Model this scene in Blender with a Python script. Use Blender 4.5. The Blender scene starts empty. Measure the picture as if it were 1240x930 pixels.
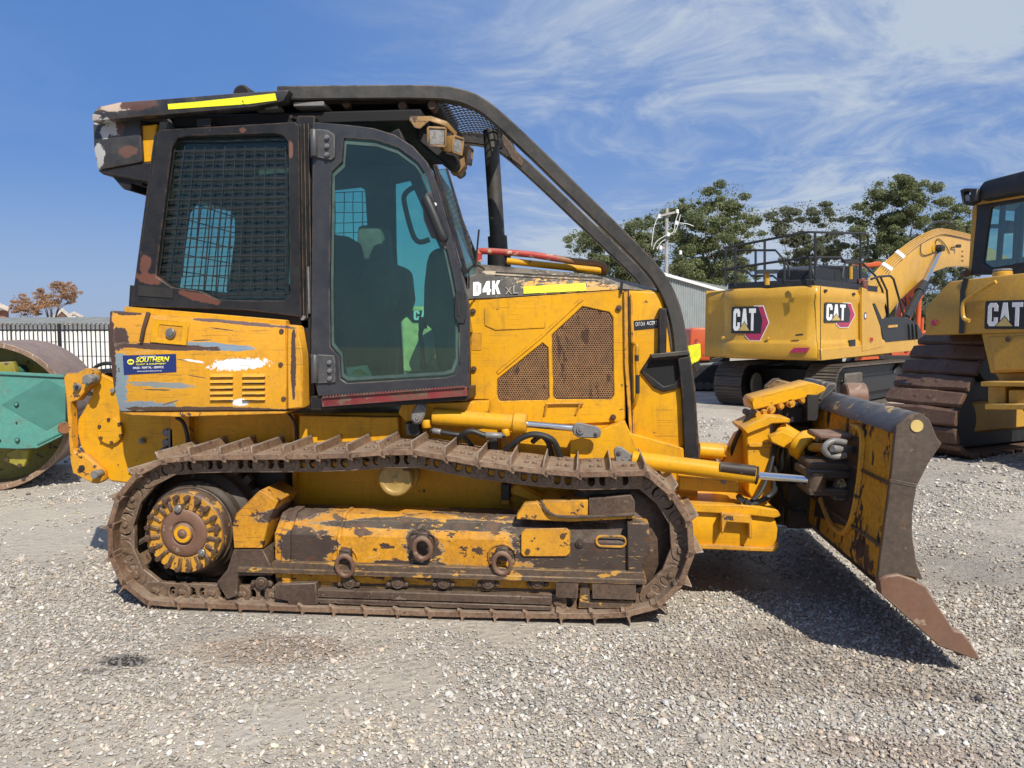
import bpy, bmesh, math, random
import numpy as np
from mathutils import Vector, Matrix
from math import radians, sin, cos, atan, atan2, pi
random.seed(7); rng = np.random.default_rng(7)
S = bpy.context.scene
COL = S.collection

# ------------------------------------------------------------------ camera
FPX, PCX, PCY = 930.0, 620.0, 465.0          # focal length and centre in photo pixels (1240 x 930)
CAM = Vector((0, 0, 1.55))
PITCH = atan(65 / FPX); YAW = atan(87 / FPX * cos(PITCH))
cam = bpy.data.objects.new('camera', bpy.data.cameras.new('camera')); COL.objects.link(cam); S.camera = cam
cam.location = CAM; cam.rotation_euler = (pi / 2 - PITCH, 0, YAW)
cam.data.sensor_width = 36; cam.data.lens = 36 * FPX / 1240
cam.data.clip_start = .05; cam.data.clip_end = 3000
RIGHT = Vector((cos(YAW), sin(YAW), 0)); FWD = Vector((-sin(YAW) * cos(PITCH), cos(YAW) * cos(PITCH), -sin(PITCH)))
UP = RIGHT.cross(FWD)

# ------------------------------------------------------------------ light, sky, exposure
SUN = Vector((.45, -.87, 1.0)).normalized()
S.view_settings.view_transform = 'Standard'; S.view_settings.look = 'None'
S.view_settings.exposure = 0.17; S.view_settings.gamma = 1
S.render.engine = 'CYCLES'
S.cycles.max_bounces = 8; S.cycles.transparent_max_bounces = 16; S.cycles.use_denoising = True
sl = bpy.data.lights.new('sun', 'SUN'); sl.energy = 5.0; sl.angle = radians(.53); sl.color = (1, .945, .85)
so = bpy.data.objects.new('sun', sl); COL.objects.link(so); so.location = (0, -5, 20)
so.rotation_euler = SUN.to_track_quat('Z', 'Y').to_euler()
world = bpy.data.worlds.new('World'); S.world = world; world.use_nodes = True
wt = world.node_tree; wt.nodes.clear()


class N:
    """small node-graph helper"""
    def __init__(s, tree): s.t = tree; s.L = tree.links
    def n(s, typ, *ins, **kw):
        nd = s.t.nodes.new(typ)
        for k, v in kw.items(): setattr(nd, k, v)
        for i, v in enumerate(ins):
            if v is None: continue
            s.put(nd.inputs[i], v)
        return nd
    def put(s, sock, v):
        if isinstance(v, bpy.types.NodeSocket): s.L.new(v, sock)
        else:
            if sock.type == 'RGBA' and len(v) == 3: v = (*v, 1)
            sock.default_value = v
    def math(s, op, a, b=0.0, c=None):
        nd = s.n('ShaderNodeMath', a, b, c, operation=op); return nd.outputs[0]
    def vm(s, op, a, b=None):
        nd = s.n('ShaderNodeVectorMath', a, b, operation=op); return nd.outputs[1] if op in ('LENGTH', 'DOT_PRODUCT', 'DISTANCE') else nd.outputs[0]
    def step(s, x, a, b, to0=0.0, to1=1.0):
        nd = s.n('ShaderNodeMapRange', interpolation_type='SMOOTHSTEP')
        for i, v in enumerate((x, a, b, to0, to1)): s.put(nd.inputs[i], v)
        return nd.outputs[0]
    def mix(s, f, a, b, mode='MIX'):
        nd = s.n('ShaderNodeMix', data_type='RGBA', blend_type=mode)
        s.put(nd.inputs[0], f); s.put(nd.inputs[6], a); s.put(nd.inputs[7], b); return nd.outputs[2]
    def noise(s, co, scale, detail=4.0, rough=.6, dist=0.0):
        nd = s.n('ShaderNodeTexNoise'); s.put(nd.inputs['Vector'], co)
        nd.inputs['Scale'].default_value = scale; nd.inputs['Detail'].default_value = detail
        nd.inputs['Roughness'].default_value = rough; nd.inputs['Distortion'].default_value = dist
        return nd.outputs[0]
    def voro(s, co, scale, feature='F1', rand=1.0):
        nd = s.n('ShaderNodeTexVoronoi', feature=feature); s.put(nd.inputs['Vector'], co)
        nd.inputs['Scale'].default_value = scale; nd.inputs['Randomness'].default_value = rand
        return nd
    def scale(s, co, v, rot=(0, 0, 0), loc=(0, 0, 0)):
        nd = s.n('ShaderNodeMapping'); s.put(nd.inputs[0], co); nd.inputs[1].default_value = loc
        nd.inputs[2].default_value = rot; nd.inputs[3].default_value = v; return nd.outputs[0]


g = N(wt)
sky = g.n('ShaderNodeTexSky', sky_type='NISHITA', sun_disc=False)
sky.sun_elevation = math.asin(SUN.z); sky.sun_rotation = atan2(SUN.x, SUN.y)
sky.altitude = 0; sky.air_density = 1.15; sky.dust_density = .35; sky.ozone_density = 4.0
tc = g.n('ShaderNodeTexCoord').outputs['Generated']
sx = g.n('ShaderNodeSeparateXYZ', tc)
el = g.math('MAXIMUM', sx.outputs[2], 0.0)
den = g.math('ADD', el, .16)
pl = g.n('ShaderNodeCombineXYZ', g.math('DIVIDE', sx.outputs[0], den), g.math('DIVIDE', sx.outputs[1], den), 0.0).outputs[0]
warp = g.n('ShaderNodeTexNoise'); g.put(warp.inputs['Vector'], pl); warp.inputs['Scale'].default_value = 1.3
plw = g.vm('ADD', pl, g.vm('SCALE', warp.outputs[1]))
wt.nodes[-1].inputs[3].default_value = .03
c1 = g.math('ADD', g.math('MULTIPLY', g.noise(g.scale(plw, (.8, 1.1, 1), (0, 0, .35), (1.0, .4, 0)), 1.0, 7, .58), .70), g.math('MULTIPLY', g.noise(g.scale(plw, (.9, 1.1, 1), (0, 0, .6), (3, 1, 0)), 7.0, 6, .64), .30))
c2 = g.noise(g.scale(plw, (.3, 1.0, 1), (0, 0, .15), (5.0, 2, 0)), .45, 3, .5)
# a bank of thin cirrus in the east-north-east quarter of the sky, fading to clear blue in the west
bank = g.step(sx.outputs[0], -.42, .10)
cl = g.math('MULTIPLY', g.step(c1, .40, .68), g.math('MULTIPLY_ADD', bank, 1.0, .06))
cl = g.math('MULTIPLY', cl, g.step(c2, .20, .46))
veil = g.math('MULTIPLY', g.step(c2, .32, .68), g.math('MULTIPLY', bank, .55))
cl = g.math('MINIMUM', g.math('ADD', cl, veil), .92)
hz = g.math('MULTIPLY', g.step(el, .24, .0), .40)
cl = g.math('MAXIMUM', cl, hz)
skyc = g.mix(.68, g.mix(1.0, sky.outputs[0], (.90, .98, 1.15), 'MULTIPLY'), (1.30, 3.25, 8.3))
colr = g.mix(cl, skyc, (6.6, 7.6, 9.0))
bg = g.n('ShaderNodeBackground', colr, .070)
g.L.new(bg.outputs[0], g.n('ShaderNodeOutputWorld').inputs[0])

# ------------------------------------------------------------------ geometry helpers
def ray(px, py): return RIGHT * ((px - PCX) / FPX) + UP * (-(py - PCY) / FPX) + FWD
def W(px, py, Y):
    d = ray(px, py); return CAM + d * (Y / d.y)
def ground(px, py):
    d = ray(px, py); return CAM + d * (-CAM.z / d.z)


class Pl:
    """a vertical plane through point o whose outward (camera side) normal is n"""
    def __init__(s, o, n): s.o = Vector(o); s.n = Vector(n).normalized(); s.u = Vector((0, 0, 1)).cross(s.n).normalized()
    def at(s, px, py, deep=0.0):
        d = ray(px, py); o = s.o - s.n * deep
        return CAM + d * ((o - CAM).dot(s.n) / d.dot(s.n))
    def poly(s, pts, deep=0.0): return [s.at(x, y, deep) for x, y in pts]


def yp(Y): return Pl((0, Y, 0), (0, -1, 0))
def BM(): return bmesh.new()


def plate(bm, outer, depth, holes=(), n=Vector((0, -1, 0))):
    """polygon with holes, front at the given points, extruded away from n by depth"""
    if not holes:
        vs = [bm.verts.new(p) for p in outer]; fs = [bm.faces.new(vs)]
    else:
        es = []
        for lp in [outer] + list(holes):
            vs = [bm.verts.new(p) for p in lp]
            es += [bm.edges.new((vs[i], vs[(i + 1) % len(vs)])) for i in range(len(vs))]
        r = bmesh.ops.triangle_fill(bm, use_beauty=True, edges=es, normal=n)
        fs = [f for f in r['geom'] if isinstance(f, bmesh.types.BMFace)]
    if depth:
        r = bmesh.ops.extrude_face_region(bm, geom=fs)
        vs = [v for v in r['geom'] if isinstance(v, bmesh.types.BMVert)]
        bmesh.ops.translate(bm, verts=vs, vec=-Vector(n) * depth)
    return bm


def box(bm, c, s, rot=None):
    r = bmesh.ops.create_cube(bm, size=1); m = Matrix.Translation(c)
    if rot is not None: m = m @ rot.to_4x4()
    bmesh.ops.transform(bm, matrix=m @ Matrix.Diagonal((*s, 1)), verts=r['verts']); return bm


def box2(bm, a, b): return box(bm, (Vector(a) + Vector(b)) / 2, [abs(b[i] - a[i]) for i in range(3)])


def pbox(bm, x0, y0, x1, y1, Y0, Y1):
    """axis-aligned box whose front face at depth Y0 covers the given photo rectangle"""
    a = W(x0, y0, Y0); b = W(x1, y1, Y0); return box2(bm, (a.x, Y0, a.z), (b.x, Y1, b.z))


def cyl(bm, p0, p1, r, seg=16, r2=None):
    p0, p1 = Vector(p0), Vector(p1); d = p1 - p0
    q = d.to_track_quat('Z', 'Y').to_matrix().to_4x4()
    bmesh.ops.create_cone(bm, cap_ends=True, segments=seg, radius1=r, radius2=r if r2 is None else r2, depth=d.length,
                          matrix=Matrix.Translation((p0 + p1) / 2) @ q)
    return bm


def ycyl(bm, px, py, Y0, Y1, rpx, seg=20, r2=None):
    c = W(px, py, Y0); r = rpx * Y0 / FPX
    return cyl(bm, c, (c.x, Y1, c.z), r, seg, r if r2 is None else r2 * Y0 / FPX)


def lathe(bm, c, axis, prof, seg=32):
    """prof: (radius, distance along axis) pairs"""
    q = Vector(axis).to_track_quat('Z', 'Y').to_matrix(); c = Vector(c); rings = []
    for r, h in prof:
        if r < 1e-5: rings.append([bm.verts.new(c + q @ Vector((0, 0, h)))]); continue
        rings.append([bm.verts.new(c + q @ Vector((r * cos(2 * pi * i / seg), r * sin(2 * pi * i / seg), h))) for i in range(seg)])
    for a, b in zip(rings, rings[1:]):
        for i in range(seg):
            j = (i + 1) % seg
            if len(a) == 1 and len(b) == 1: continue
            if len(a) == 1: bm.faces.new((a[0], b[j], b[i]))
            elif len(b) == 1: bm.faces.new((a[i], a[j], b[0]))
            else: bm.faces.new((a[i], a[j], b[j], b[i]))
    return bm


def tube(bm, pts, r, seg=8, closed=False):
    pts = [Vector(p) for p in pts]; n = len(pts); rings = []; prev = None
    for i, p in enumerate(pts):
        a = pts[i - 1] if (i > 0 or closed) else p; b = pts[(i + 1) % n] if (i < n - 1 or closed) else p
        t = (b - a).normalized()
        if prev is None: u = t.orthogonal().normalized()
        else:
            u = prev - t * prev.dot(t); u = u.normalized() if u.length > 1e-6 else t.orthogonal().normalized()
        prev = u; v = t.cross(u); rr = r[i] if isinstance(r, (list, tuple)) else r
        rings.append([bm.verts.new(p + (u * cos(2 * pi * k / seg) + v * sin(2 * pi * k / seg)) * rr) for k in range(seg)])
    for i in range(n if closed else n - 1):
        a, b = rings[i], rings[(i + 1) % n]
        for k in range(seg): bm.faces.new((a[k], a[(k + 1) % seg], b[(k + 1) % seg], b[k]))
    if not closed: bm.faces.new(rings[0][::-1]); bm.faces.new(rings[-1])
    return bm


def bar(bm, pts, w, h, side=Vector((0, 1, 0))):
    """rectangular section (w along side, h across) swept along pts"""
    pts = [Vector(p) for p in pts]; rings = []
    for i, p in enumerate(pts):
        t = (pts[min(i + 1, len(pts) - 1)] - pts[max(i - 1, 0)]).normalized()
        s = (side - t * side.dot(t)).normalized(); u = s.cross(t)
        rings.append([bm.verts.new(p + s * (a * w / 2) + u * (b * h / 2)) for a, b in ((-1, -1), (1, -1), (1, 1), (-1, 1))])
    for a, b in zip(rings, rings[1:]):
        for k in range(4): bm.faces.new((a[k], a[(k + 1) % 4], b[(k + 1) % 4], b[k]))
    bm.faces.new(rings[0][::-1]); bm.faces.new(rings[-1]); return bm


def smooth_path(pts, k=6, closed=False):
    """Catmull-Rom"""
    P = [Vector(p) for p in pts]; n = len(P); out = []
    for i in range(n if closed else n - 1):
        p0 = P[i - 1] if (i > 0 or closed) else P[0]; p1 = P[i]; p2 = P[(i + 1) % n]
        p3 = P[(i + 2) % n] if (closed or i + 2 < n) else P[-1]
        for j in range(k):
            t = j / k
            out.append(.5 * ((2 * p1) + (p2 - p0) * t + (2 * p0 - 5 * p1 + 4 * p2 - p3) * t * t + (3 * p1 - p0 - 3 * p2 + p3) * t ** 3))
    if not closed: out.append(P[-1])
    return out


def loft(bm, loops, cap=True):
    rings = [[bm.verts.new(p) for p in lp] for lp in loops]; n = len(rings[0])
    for a, b in zip(rings, rings[1:]):
        for k in range(n): bm.faces.new((a[k], a[(k + 1) % n], b[(k + 1) % n], b[k]))
    if cap: bm.faces.new(rings[0][::-1]); bm.faces.new(rings[-1])
    return bm


# ------------------------------------------------------------------ objects
OFF = {}
def thing(name, label, cat, loc, group=None):
    o = bpy.data.objects.new(name, None); COL.objects.link(o); o.location = loc; o.empty_display_size = .2
    o['label'] = label; o['category'] = cat
    if group: o['group'] = group
    OFF[o.name] = Vector(loc); return o


def mesh_of(name, bm, mat, bevel=0.0, smooth=38, off=Vector((0, 0, 0)), seg=1):
    bmesh.ops.remove_doubles(bm, verts=bm.verts, dist=1e-5)
    bmesh.ops.recalc_face_normals(bm, faces=bm.faces)
    if bevel:
        es = [e for e in bm.edges if len(e.link_faces) == 2 and e.calc_face_angle(0) > .5]
        bmesh.ops.bevel(bm, geom=es, offset=bevel, segments=seg, affect='EDGES', profile=.5, clamp_overlap=True)
    if off.length: bmesh.ops.translate(bm, verts=bm.verts, vec=-off)
    me = bpy.data.meshes.new(name); bm.to_mesh(me); bm.free()
    for m in (mat if isinstance(mat, (list, tuple)) else [mat]): me.materials.append(m)
    if smooth:
        me.shade_smooth(); me.set_sharp_from_angle(angle=radians(smooth))
    return me


WHOLE = {'wire_mesh', 'lettering', 'expanded_mesh', 'track_chain', 'step_tooth', 'trunk', 'canopy_roof', 'hood_top', 'blade', 'lamp_bezel', 'sticker_emblem', 'track_wheel'}
def clusters(bm):
    """loose pieces of a mesh, pieces that touch counted as one"""
    bm.verts.ensure_lookup_table(); seen = set(); isl = []
    for v in bm.verts:
        if v.index in seen: continue
        st = [v]; seen.add(v.index); I = []
        while st:
            w = st.pop(); I.append(w.index)
            for e in w.link_edges:
                u = e.other_vert(w)
                if u.index not in seen: seen.add(u.index); st.append(u)
        isl.append(I)
    if len(isl) < 2: return [isl[0]] if isl else []
    bb = []
    for I in isl:
        P = [bm.verts[i].co for i in I]; bb.append([min(p[k] for p in P) - .0015 for k in range(3)] + [max(p[k] for p in P) + .0015 for k in range(3)])
    par = list(range(len(isl)))
    def fd(a):
        while par[a] != a: a = par[a]
        return a
    for i in range(len(isl)):
        for j in range(i):
            if all(bb[i][k] <= bb[j][k + 3] and bb[j][k] <= bb[i][k + 3] for k in range(3)): par[fd(i)] = fd(j)
    out = {}
    for i, I in enumerate(isl): out.setdefault(fd(i), []).extend(I)
    return list(out.values())


def part(name, bm, mat, parent, bevel=0.0, smooth=38, label=None, kind=None, seg=1):
    off = OFF[parent.name]
    if kind is None and name not in WHOLE and len(bm.verts) < 6000:
        bm.verts.index_update(); cs = clusters(bm)
        if len(cs) > 1:
            o = None
            for I in cs:
                b2 = bm.copy(); b2.verts.ensure_lookup_table(); keep = set(I)
                bmesh.ops.delete(b2, geom=[v for v in b2.verts if v.index not in keep], context='VERTS')
                o = part(name, b2, mat, parent, bevel, smooth, label, 'x', seg); del o['kind']
            bm.free(); return o
    o = bpy.data.objects.new(name, mesh_of(name, bm, mat, bevel, smooth, off, seg)); COL.objects.link(o)
    o.parent = parent; OFF[o.name] = off
    if label: o['label'] = label
    if kind: o['kind'] = kind
    return o


def solo(name, bm, mat, label, cat, loc=(0, 0, 0), group=None, bevel=0.0, smooth=38, kind=None):
    loc = Vector(loc)
    o = bpy.data.objects.new(name, mesh_of(name, bm, mat, bevel, smooth, loc)); COL.objects.link(o); o.location = loc
    if kind: o['kind'] = kind
    if label: o['label'] = label
    if cat: o['category'] = cat
    if group: o['group'] = group
    OFF[o.name] = loc; return o


def copy_part(o, parent, loc=None, rot=None):
    c = o.copy(); COL.objects.link(c); c.parent = parent; OFF[c.name] = OFF[parent.name]
    if loc is not None: c.location = loc
    if rot is not None: c.rotation_euler = rot
    return c


def inst(name, me, parent, world, rot=(0, 0, 0)):
    """a part that shares mesh data, placed at a world point"""
    o = bpy.data.objects.new(name, me); COL.objects.link(o); o.parent = parent
    o.location = Vector(world) - OFF[parent.name]; o.rotation_euler = rot; OFF[o.name] = OFF[parent.name]; return o


def text_bm(s, origin, xd, yd, width, height, extrude=.001, bold=.02, shear=0.0):
    cu = bpy.data.curves.new('lettering', 'FONT'); cu.body = s; cu.offset = bold; cu.shear = shear; cu.resolution_u = 3
    ob = bpy.data.objects.new('lettering', cu); me = bpy.data.meshes.new_from_object(ob)
    bm = BM(); bm.from_mesh(me); bpy.data.objects.remove(ob); bpy.data.curves.remove(cu); bpy.data.meshes.remove(me)
    xs = [v.co.x for v in bm.verts]; ys = [v.co.y for v in bm.verts]
    x0, x1, y0, y1 = min(xs), max(xs), min(ys), max(ys); xd, yd = Vector(xd).normalized(), Vector(yd).normalized(); nn = xd.cross(yd)
    for v in bm.verts:
        v.co = Vector(origin) + xd * ((v.co.x - x0) / (x1 - x0) * width) + yd * ((v.co.y - y0) / (y1 - y0) * height)
    r = bmesh.ops.extrude_face_region(bm, geom=bm.faces[:])
    bmesh.ops.translate(bm, verts=[v for v in r['geom'] if isinstance(v, bmesh.types.BMVert)], vec=nn * extrude)
    return bm


# heavy condensed block letters in a unit box
GLYPH = {
    'C': [[(.2, 0), (.8, 0), (1, .14), (1, .38), (.62, .38), (.62, .2), (.38, .2), (.38, .8), (.62, .8), (.62, .64), (1, .64), (1, .86), (.8, 1), (.2, 1), (0, .86), (0, .14)]],
    'A': [[(0, 0), (.3, 1), (.7, 1), (1, 0), (.66, 0), (.5, .55), (.34, 0)]],
    'D': [[(0, 0), (.62, 0), (.95, .16), (.95, .84), (.62, 1), (0, 1), (0, .5), (.36, .5), (.36, .8), (.5, .8), (.58, .72), (.58, .28), (.5, .2), (.36, .2), (.36, .5), (0, .5)]],
    '4': [[(.52, 0), (.86, 0), (.86, .2), (1, .2), (1, .4), (.86, .4), (.86, 1), (.46, 1), (0, .42), (0, .2), (.52, .2)]],
    'K': [[(0, 0), (.34, 0), (.34, .34), (.42, .44), (.62, 0), (1, 0), (.66, .62), (.98, 1), (.6, 1), (.34, .64), (.34, 1), (0, 1)]],
    'X': [[(0, 0), (.2, 0), (.5, .38), (.8, 0), (1, 0), (.6, .5), (1, 1), (.8, 1), (.5, .62), (.2, 1), (0, 1), (.4, .5)]],
    'L': [[(0, 0), (.8, 0), (.8, .16), (.2, .16), (.2, 1), (0, 1)]],
    'T': [[(.32, 0), (.68, 0), (.68, .8), (1, .8), (1, 1), (0, 1), (0, .8), (.32, .8)]],
}


def block_text(bm, s, origin, xd, yd, lw, lh, gap, n, thick):
    x = 0
    for ch in s:
        for lp in GLYPH[ch]:
            pts = [Vector(origin) + Vector(xd) * (x + u * lw) + Vector(yd) * (v * lh) for u, v in lp]
            plate(bm, pts, thick, n=n)
        x += lw + gap
    return bm

# ------------------------------------------------------------------ materials
def mat(name):
    m = bpy.data.materials.new(name); m.use_nodes = True; m.node_tree.nodes.clear(); k = N(m.node_tree)
    k.b = k.n('ShaderNodeBsdfPrincipled'); out = k.n('ShaderNodeOutputMaterial'); k.L.new(k.b.outputs[0], out.inputs[0]); k.out = out
    k.co = k.n('ShaderNodeTexCoord').outputs['Object']; k.m = m
    return k


def fin(k, col, rough=.5, metal=0.0, bump=None, bs=.3, dist=.004, spec=None):
    k.put(k.b.inputs['Base Color'], col); k.put(k.b.inputs['Roughness'], rough); k.put(k.b.inputs['Metallic'], metal)
    if spec is not None: k.put(k.b.inputs['Specular IOR Level'], spec)
    if bump is not None:
        nd = k.n('ShaderNodeBump'); nd.inputs['Strength'].default_value = bs; nd.inputs['Distance'].default_value = dist
        k.put(nd.inputs['Height'], bump); k.L.new(nd.outputs[0], k.b.inputs['Normal'])
    return k.m


def spot(k, root, px, py, Y, rx, ry, rot=0.0, soft=.10, rag=.9, nscale=16.0, stretch=(1, 1, 1)):
    """ragged patch on a face at depth Y (radii in photo pixels), in the object's own coordinates"""
    c = W(px, py, Y) - OFF[root.name]; f = Y / FPX
    p = k.vm('SUBTRACT', k.co, tuple(c))
    mp = k.n('ShaderNodeMapping', p, vector_type='TEXTURE'); mp.inputs[2].default_value = (0, radians(rot), 0)
    mp.inputs[3].default_value = (rx * f, 1e3, ry * f)
    d = k.vm('LENGTH', mp.outputs[0])
    nz = k.noise(k.scale(k.co, stretch), nscale, 10, .72)
    d = k.math('ADD', d, k.math('MULTIPLY', k.math('SUBTRACT', nz, .5), rag * 2))
    return k.step(d, 1.0, 1.0 - soft)


def anyof(k, ms):
    r = ms[0]
    for m in ms[1:]: r = k.math('MAXIMUM', r, m)
    return r


def edge_mask(k, radius=.008, lo=.012, hi=.09):
    bv = k.n('ShaderNodeBevel', samples=4); bv.inputs[0].default_value = radius
    ge = k.n('ShaderNodeNewGeometry')
    d = k.vm('DOT_PRODUCT', bv.outputs[0], ge.outputs['Normal'])
    e = k.math('SUBTRACT', 1.0, d)
    nz = k.noise(k.co, 11, 5, .7)
    return k.math('MULTIPLY', k.step(e, lo, hi), k.step(nz, .42, .58))


RUST = (.095, .042, .022); BARE = (.06, .042, .034); DUSTC = (.40, .34, .26)


def worn(name, base, base2, chip=BARE, chips=.66, dirt=.35, dust=.25, rough=.42, edges=True, patches=(), rnd=False, streak=.3, csc=13, grime=(.12, .07, .03), gr=.16, cst=(1, 1, 1.25), spec=None, prim=True, scr=0.0):
    """worn machine paint: mottled colour, grime, dust on upward faces, chips, rubbed edges; patches = [(mask_fn, colour)]"""
    k = mat(name)
    if rnd:
        oi = k.n('ShaderNodeObjectInfo'); k.co = k.vm('ADD', k.co, k.vm('SCALE', (7.3, 3.1, 5.7)))
        sc = k.t.nodes[-2] if k.t.nodes[-2].bl_idname == 'ShaderNodeVectorMath' else None
        for nd in k.t.nodes:
            if nd.bl_idname == 'ShaderNodeVectorMath' and nd.operation == 'SCALE': k.L.new(oi.outputs['Random'], nd.inputs[3])
    lowf = k.noise(k.co, 2.3, 3, .55); mid = k.noise(k.co, 8.0, 6, .7); fine = k.noise(k.co, 60.0, 4, .7)
    col = k.mix(k.step(lowf, .3, .7), base, base2)
    st = k.noise(k.scale(k.co, (9, 9, 1.1)), 3.0, 5, .7)
    col = k.mix(k.math('MULTIPLY', k.step(st, .52, .8), streak), col, grime)
    col = k.mix(k.math('MULTIPLY', k.step(mid, .48, .78), dirt), col, grime)
    nz = k.n('ShaderNodeNewGeometry').outputs['Normal']
    up = k.n('ShaderNodeSeparateXYZ', nz).outputs[2]
    du = k.math('MULTIPLY', k.math('MULTIPLY_ADD', k.step(up, .3, .95), .75, .12), k.math('MULTIPLY', k.step(mid, .3, .62), dust * 1.6))
    grain = k.math('ADD', k.math('MULTIPLY', k.noise(k.co, 34, 5, .75), .55), k.math('MULTIPLY', fine, .45))
    col = k.mix(1.0, col, k.mix(k.step(grain, .33, .67), (1 - gr, 1 - gr, 1 - gr), (1 + gr * .6, 1 + gr * .6, 1 + gr * .6)), 'MULTIPLY')
    ms = []
    for fn, c in patches:
        m = fn(k); col = k.mix(m, col, c)
        col = k.mix(k.math('MULTIPLY', k.math('MULTIPLY', m, k.math('SUBTRACT', 1.0, m)), 1.6 if prim else 0.0), col, (.46, .40, .30)); ms.append(m)
    chn = k.noise(k.scale(k.co, cst), csc, 9, .62)
    chm = k.step(chn, chips, chips + .018)
    if scr:
        for rot, loc in (((0, .10, 0), (0, 0, 0)), ((0, -.45, 0), (3, 0, 1))):
            s_ = k.step(k.noise(k.scale(k.co, (1.6, 1.6, 55), rot, loc), 2.2, 3, .6), .625, .655)
            col = k.mix(k.math('MULTIPLY', k.math('MULTIPLY', s_, k.step(k.noise(k.co, 3.5, 2, .5), .50, .58)), scr), col, (.09, .06, .035))
    sp = k.step(k.noise(k.co, 95, 2, .5), .735, .76)
    chm = k.math('MAXIMUM', chm, sp)
    if edges: chm = k.math('MAXIMUM', chm, edge_mask(k))
    cc = k.mix(k.step(mid, .4, .65), chip, RUST if chip[0] < .2 else [c * .8 for c in chip])
    col = k.mix(chm, col, cc)
    col = k.mix(du, col, DUSTC)
    ro = k.math('ADD', k.math('MULTIPLY_ADD', mid, .3, rough - .15), k.math('MULTIPLY', chm, .2))
    h = k.math('SUBTRACT', k.math('MULTIPLY', fine, .12), k.math('MULTIPLY', chm, .5))
    return fin(k, col, ro, 0, h, .35, .003, spec)


def plain(name, col, rough=.5, metal=0.0, var=.25, scale=9, bump=.2):
    k = mat(name); nz = k.noise(k.co, scale, 6, .65)
    c = k.mix(k.step(nz, .3, .7), [x * (1 - var) for x in col], [min(1, x * (1 + var)) for x in col])
    return fin(k, c, k.math('MULTIPLY_ADD', nz, .25, rough - .12), metal, k.noise(k.co, 120, 3, .6), bump, .002)


YEL = (.70, .345, .006); YEL2 = (.63, .30, .007)
m_yellow = worn('yellow_paint', YEL, YEL2, dirt=.34, chips=.668, streak=.42, dust=.10, gr=.07, spec=.28, scr=.28)
m_yellow_old = worn('grimy_yellow_paint', (.66, .31, .02), (.52, .24, .02), dirt=.5, chips=.60, streak=.4, dust=.2, spec=.28)
m_black = worn('black_paint', (.0085, .009, .011), (.014, .0145, .017), chip=(.13, .075, .05), chips=.70, dirt=.25, dust=.10, rough=.46, grime=(.034, .030, .026), streak=.3, spec=.3)
m_blacktube = worn('dusty_black_steel', (.015, .015, .015), (.030, .028, .025), chip=(.13, .085, .06), chips=.69, dirt=.5, dust=.26, rough=.5, grime=(.06, .052, .042), streak=.2)
m_steel = worn('brown_steel', (.062, .036, .024), (.10, .062, .04), chip=(.20, .145, .105), chips=.63, dirt=.5, dust=.16, rough=.55, grime=(.035, .022, .015), edges=True, gr=.5)
m_shoe = worn('track_steel', (.155, .082, .046), (.24, .15, .092), chip=(.075, .045, .03), chips=.60, dirt=.7, dust=.30, rough=.6, grime=(.06, .034, .022), rnd=True, csc=16, gr=.5)
m_linkplate = worn('track_link_steel', (.13, .08, .048), (.19, .125, .08), chip=(.24, .18, .14), chips=.64, dirt=.6, dust=.1, rough=.5, grime=(.03, .018, .012), rnd=True, gr=.5)
m_hubbody = worn('hub_body_steel', (.070, .042, .028), (.10, .062, .042), chip=(.5, .25, .03), chips=.60, dirt=.5, dust=.08, rough=.55, gr=.4)
m_chipsteel = worn('steel_with_paint_traces', (.070, .044, .030), (.10, .066, .045), chip=(.50, .26, .04), chips=.585, dirt=.5, dust=.14, rough=.55, gr=.4, cst=(.6, 1, 1.6))
m_grouser = worn('bright_worn_steel', (.27, .215, .17), (.36, .30, .25), chip=(.13, .09, .06), chips=.6, dirt=.4, dust=.4, rough=.5, rnd=True)
m_link = worn('oily_track_steel', (.030, .019, .013), (.055, .035, .023), chip=(.2, .15, .11), chips=.66, dirt=.5, dust=.10, rough=.55, grime=(.02, .013, .009), rnd=True)
m_dark = plain('dark_oily_steel', (.02, .017, .015), .6)
m_void = plain('shade_black', (.004, .004, .0045), .8)  # near-black that paints shade onto the roof underside and behind the grilles
m_doorpaint = worn('door_paint', (.019, .021, .027), (.028, .030, .037), chip=(.12, .09, .07), chips=.70, dirt=.25, dust=.12, rough=.42, grime=(.05, .046, .04), streak=.4)
m_rubber = plain('black_rubber', (.018, .018, .018), .55)
m_grey = worn('grey_steel', (.15, .15, .15), (.21, .21, .205), dirt=.4, chips=.66, rough=.45)
m_chrome = plain('chrome_rod', (.72, .72, .72), .18, 1.0, .08, 4, .02)
m_bolt = plain('bolt_steel', (.30, .28, .26), .4, .7)
m_rustbolt = plain('rusty_bolt', (.085, .048, .03), .6, .2)
m_goldpaint = worn('oversprayed_gold', (.36, .20, .055), (.22, .12, .04), dirt=.5, chips=.6, rough=.5)
m_lens = plain('lamp_lens', (.24, .235, .22), .15, 0, .35, 40, .5)
m_hiviz = worn('reflective_tape', (.80, .80, .02), (.70, .72, .02), chip=(.03, .03, .03), chips=.62, dirt=.12, dust=.1, rough=.35, edges=False)
m_white = plain('white_print', (.75, .75, .73), .5, 0, .06)
m_blackprint = plain('black_print', (.016, .017, .02), .4, 0, .2)
m_magenta = plain('magenta_print', (.38, .03, .09), .4, 0, .15)
m_goldprint = plain('gold_print', (.52, .38, .13), .4, 0, .1)
m_blueprint = plain('navy_print', (.012, .025, .13), .4, 0, .1)
m_yelprint = plain('yellow_print', (.85, .78, .03), .45, 0, .05)
m_redtape = worn('red_white_tape', (.20, .018, .022), (.14, .016, .018), chip=(.16, .10, .08), chips=.54, dirt=.7, dust=.2, rough=.5)
m_interior = plain('cab_trim', (.085, .088, .084), .85)
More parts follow.
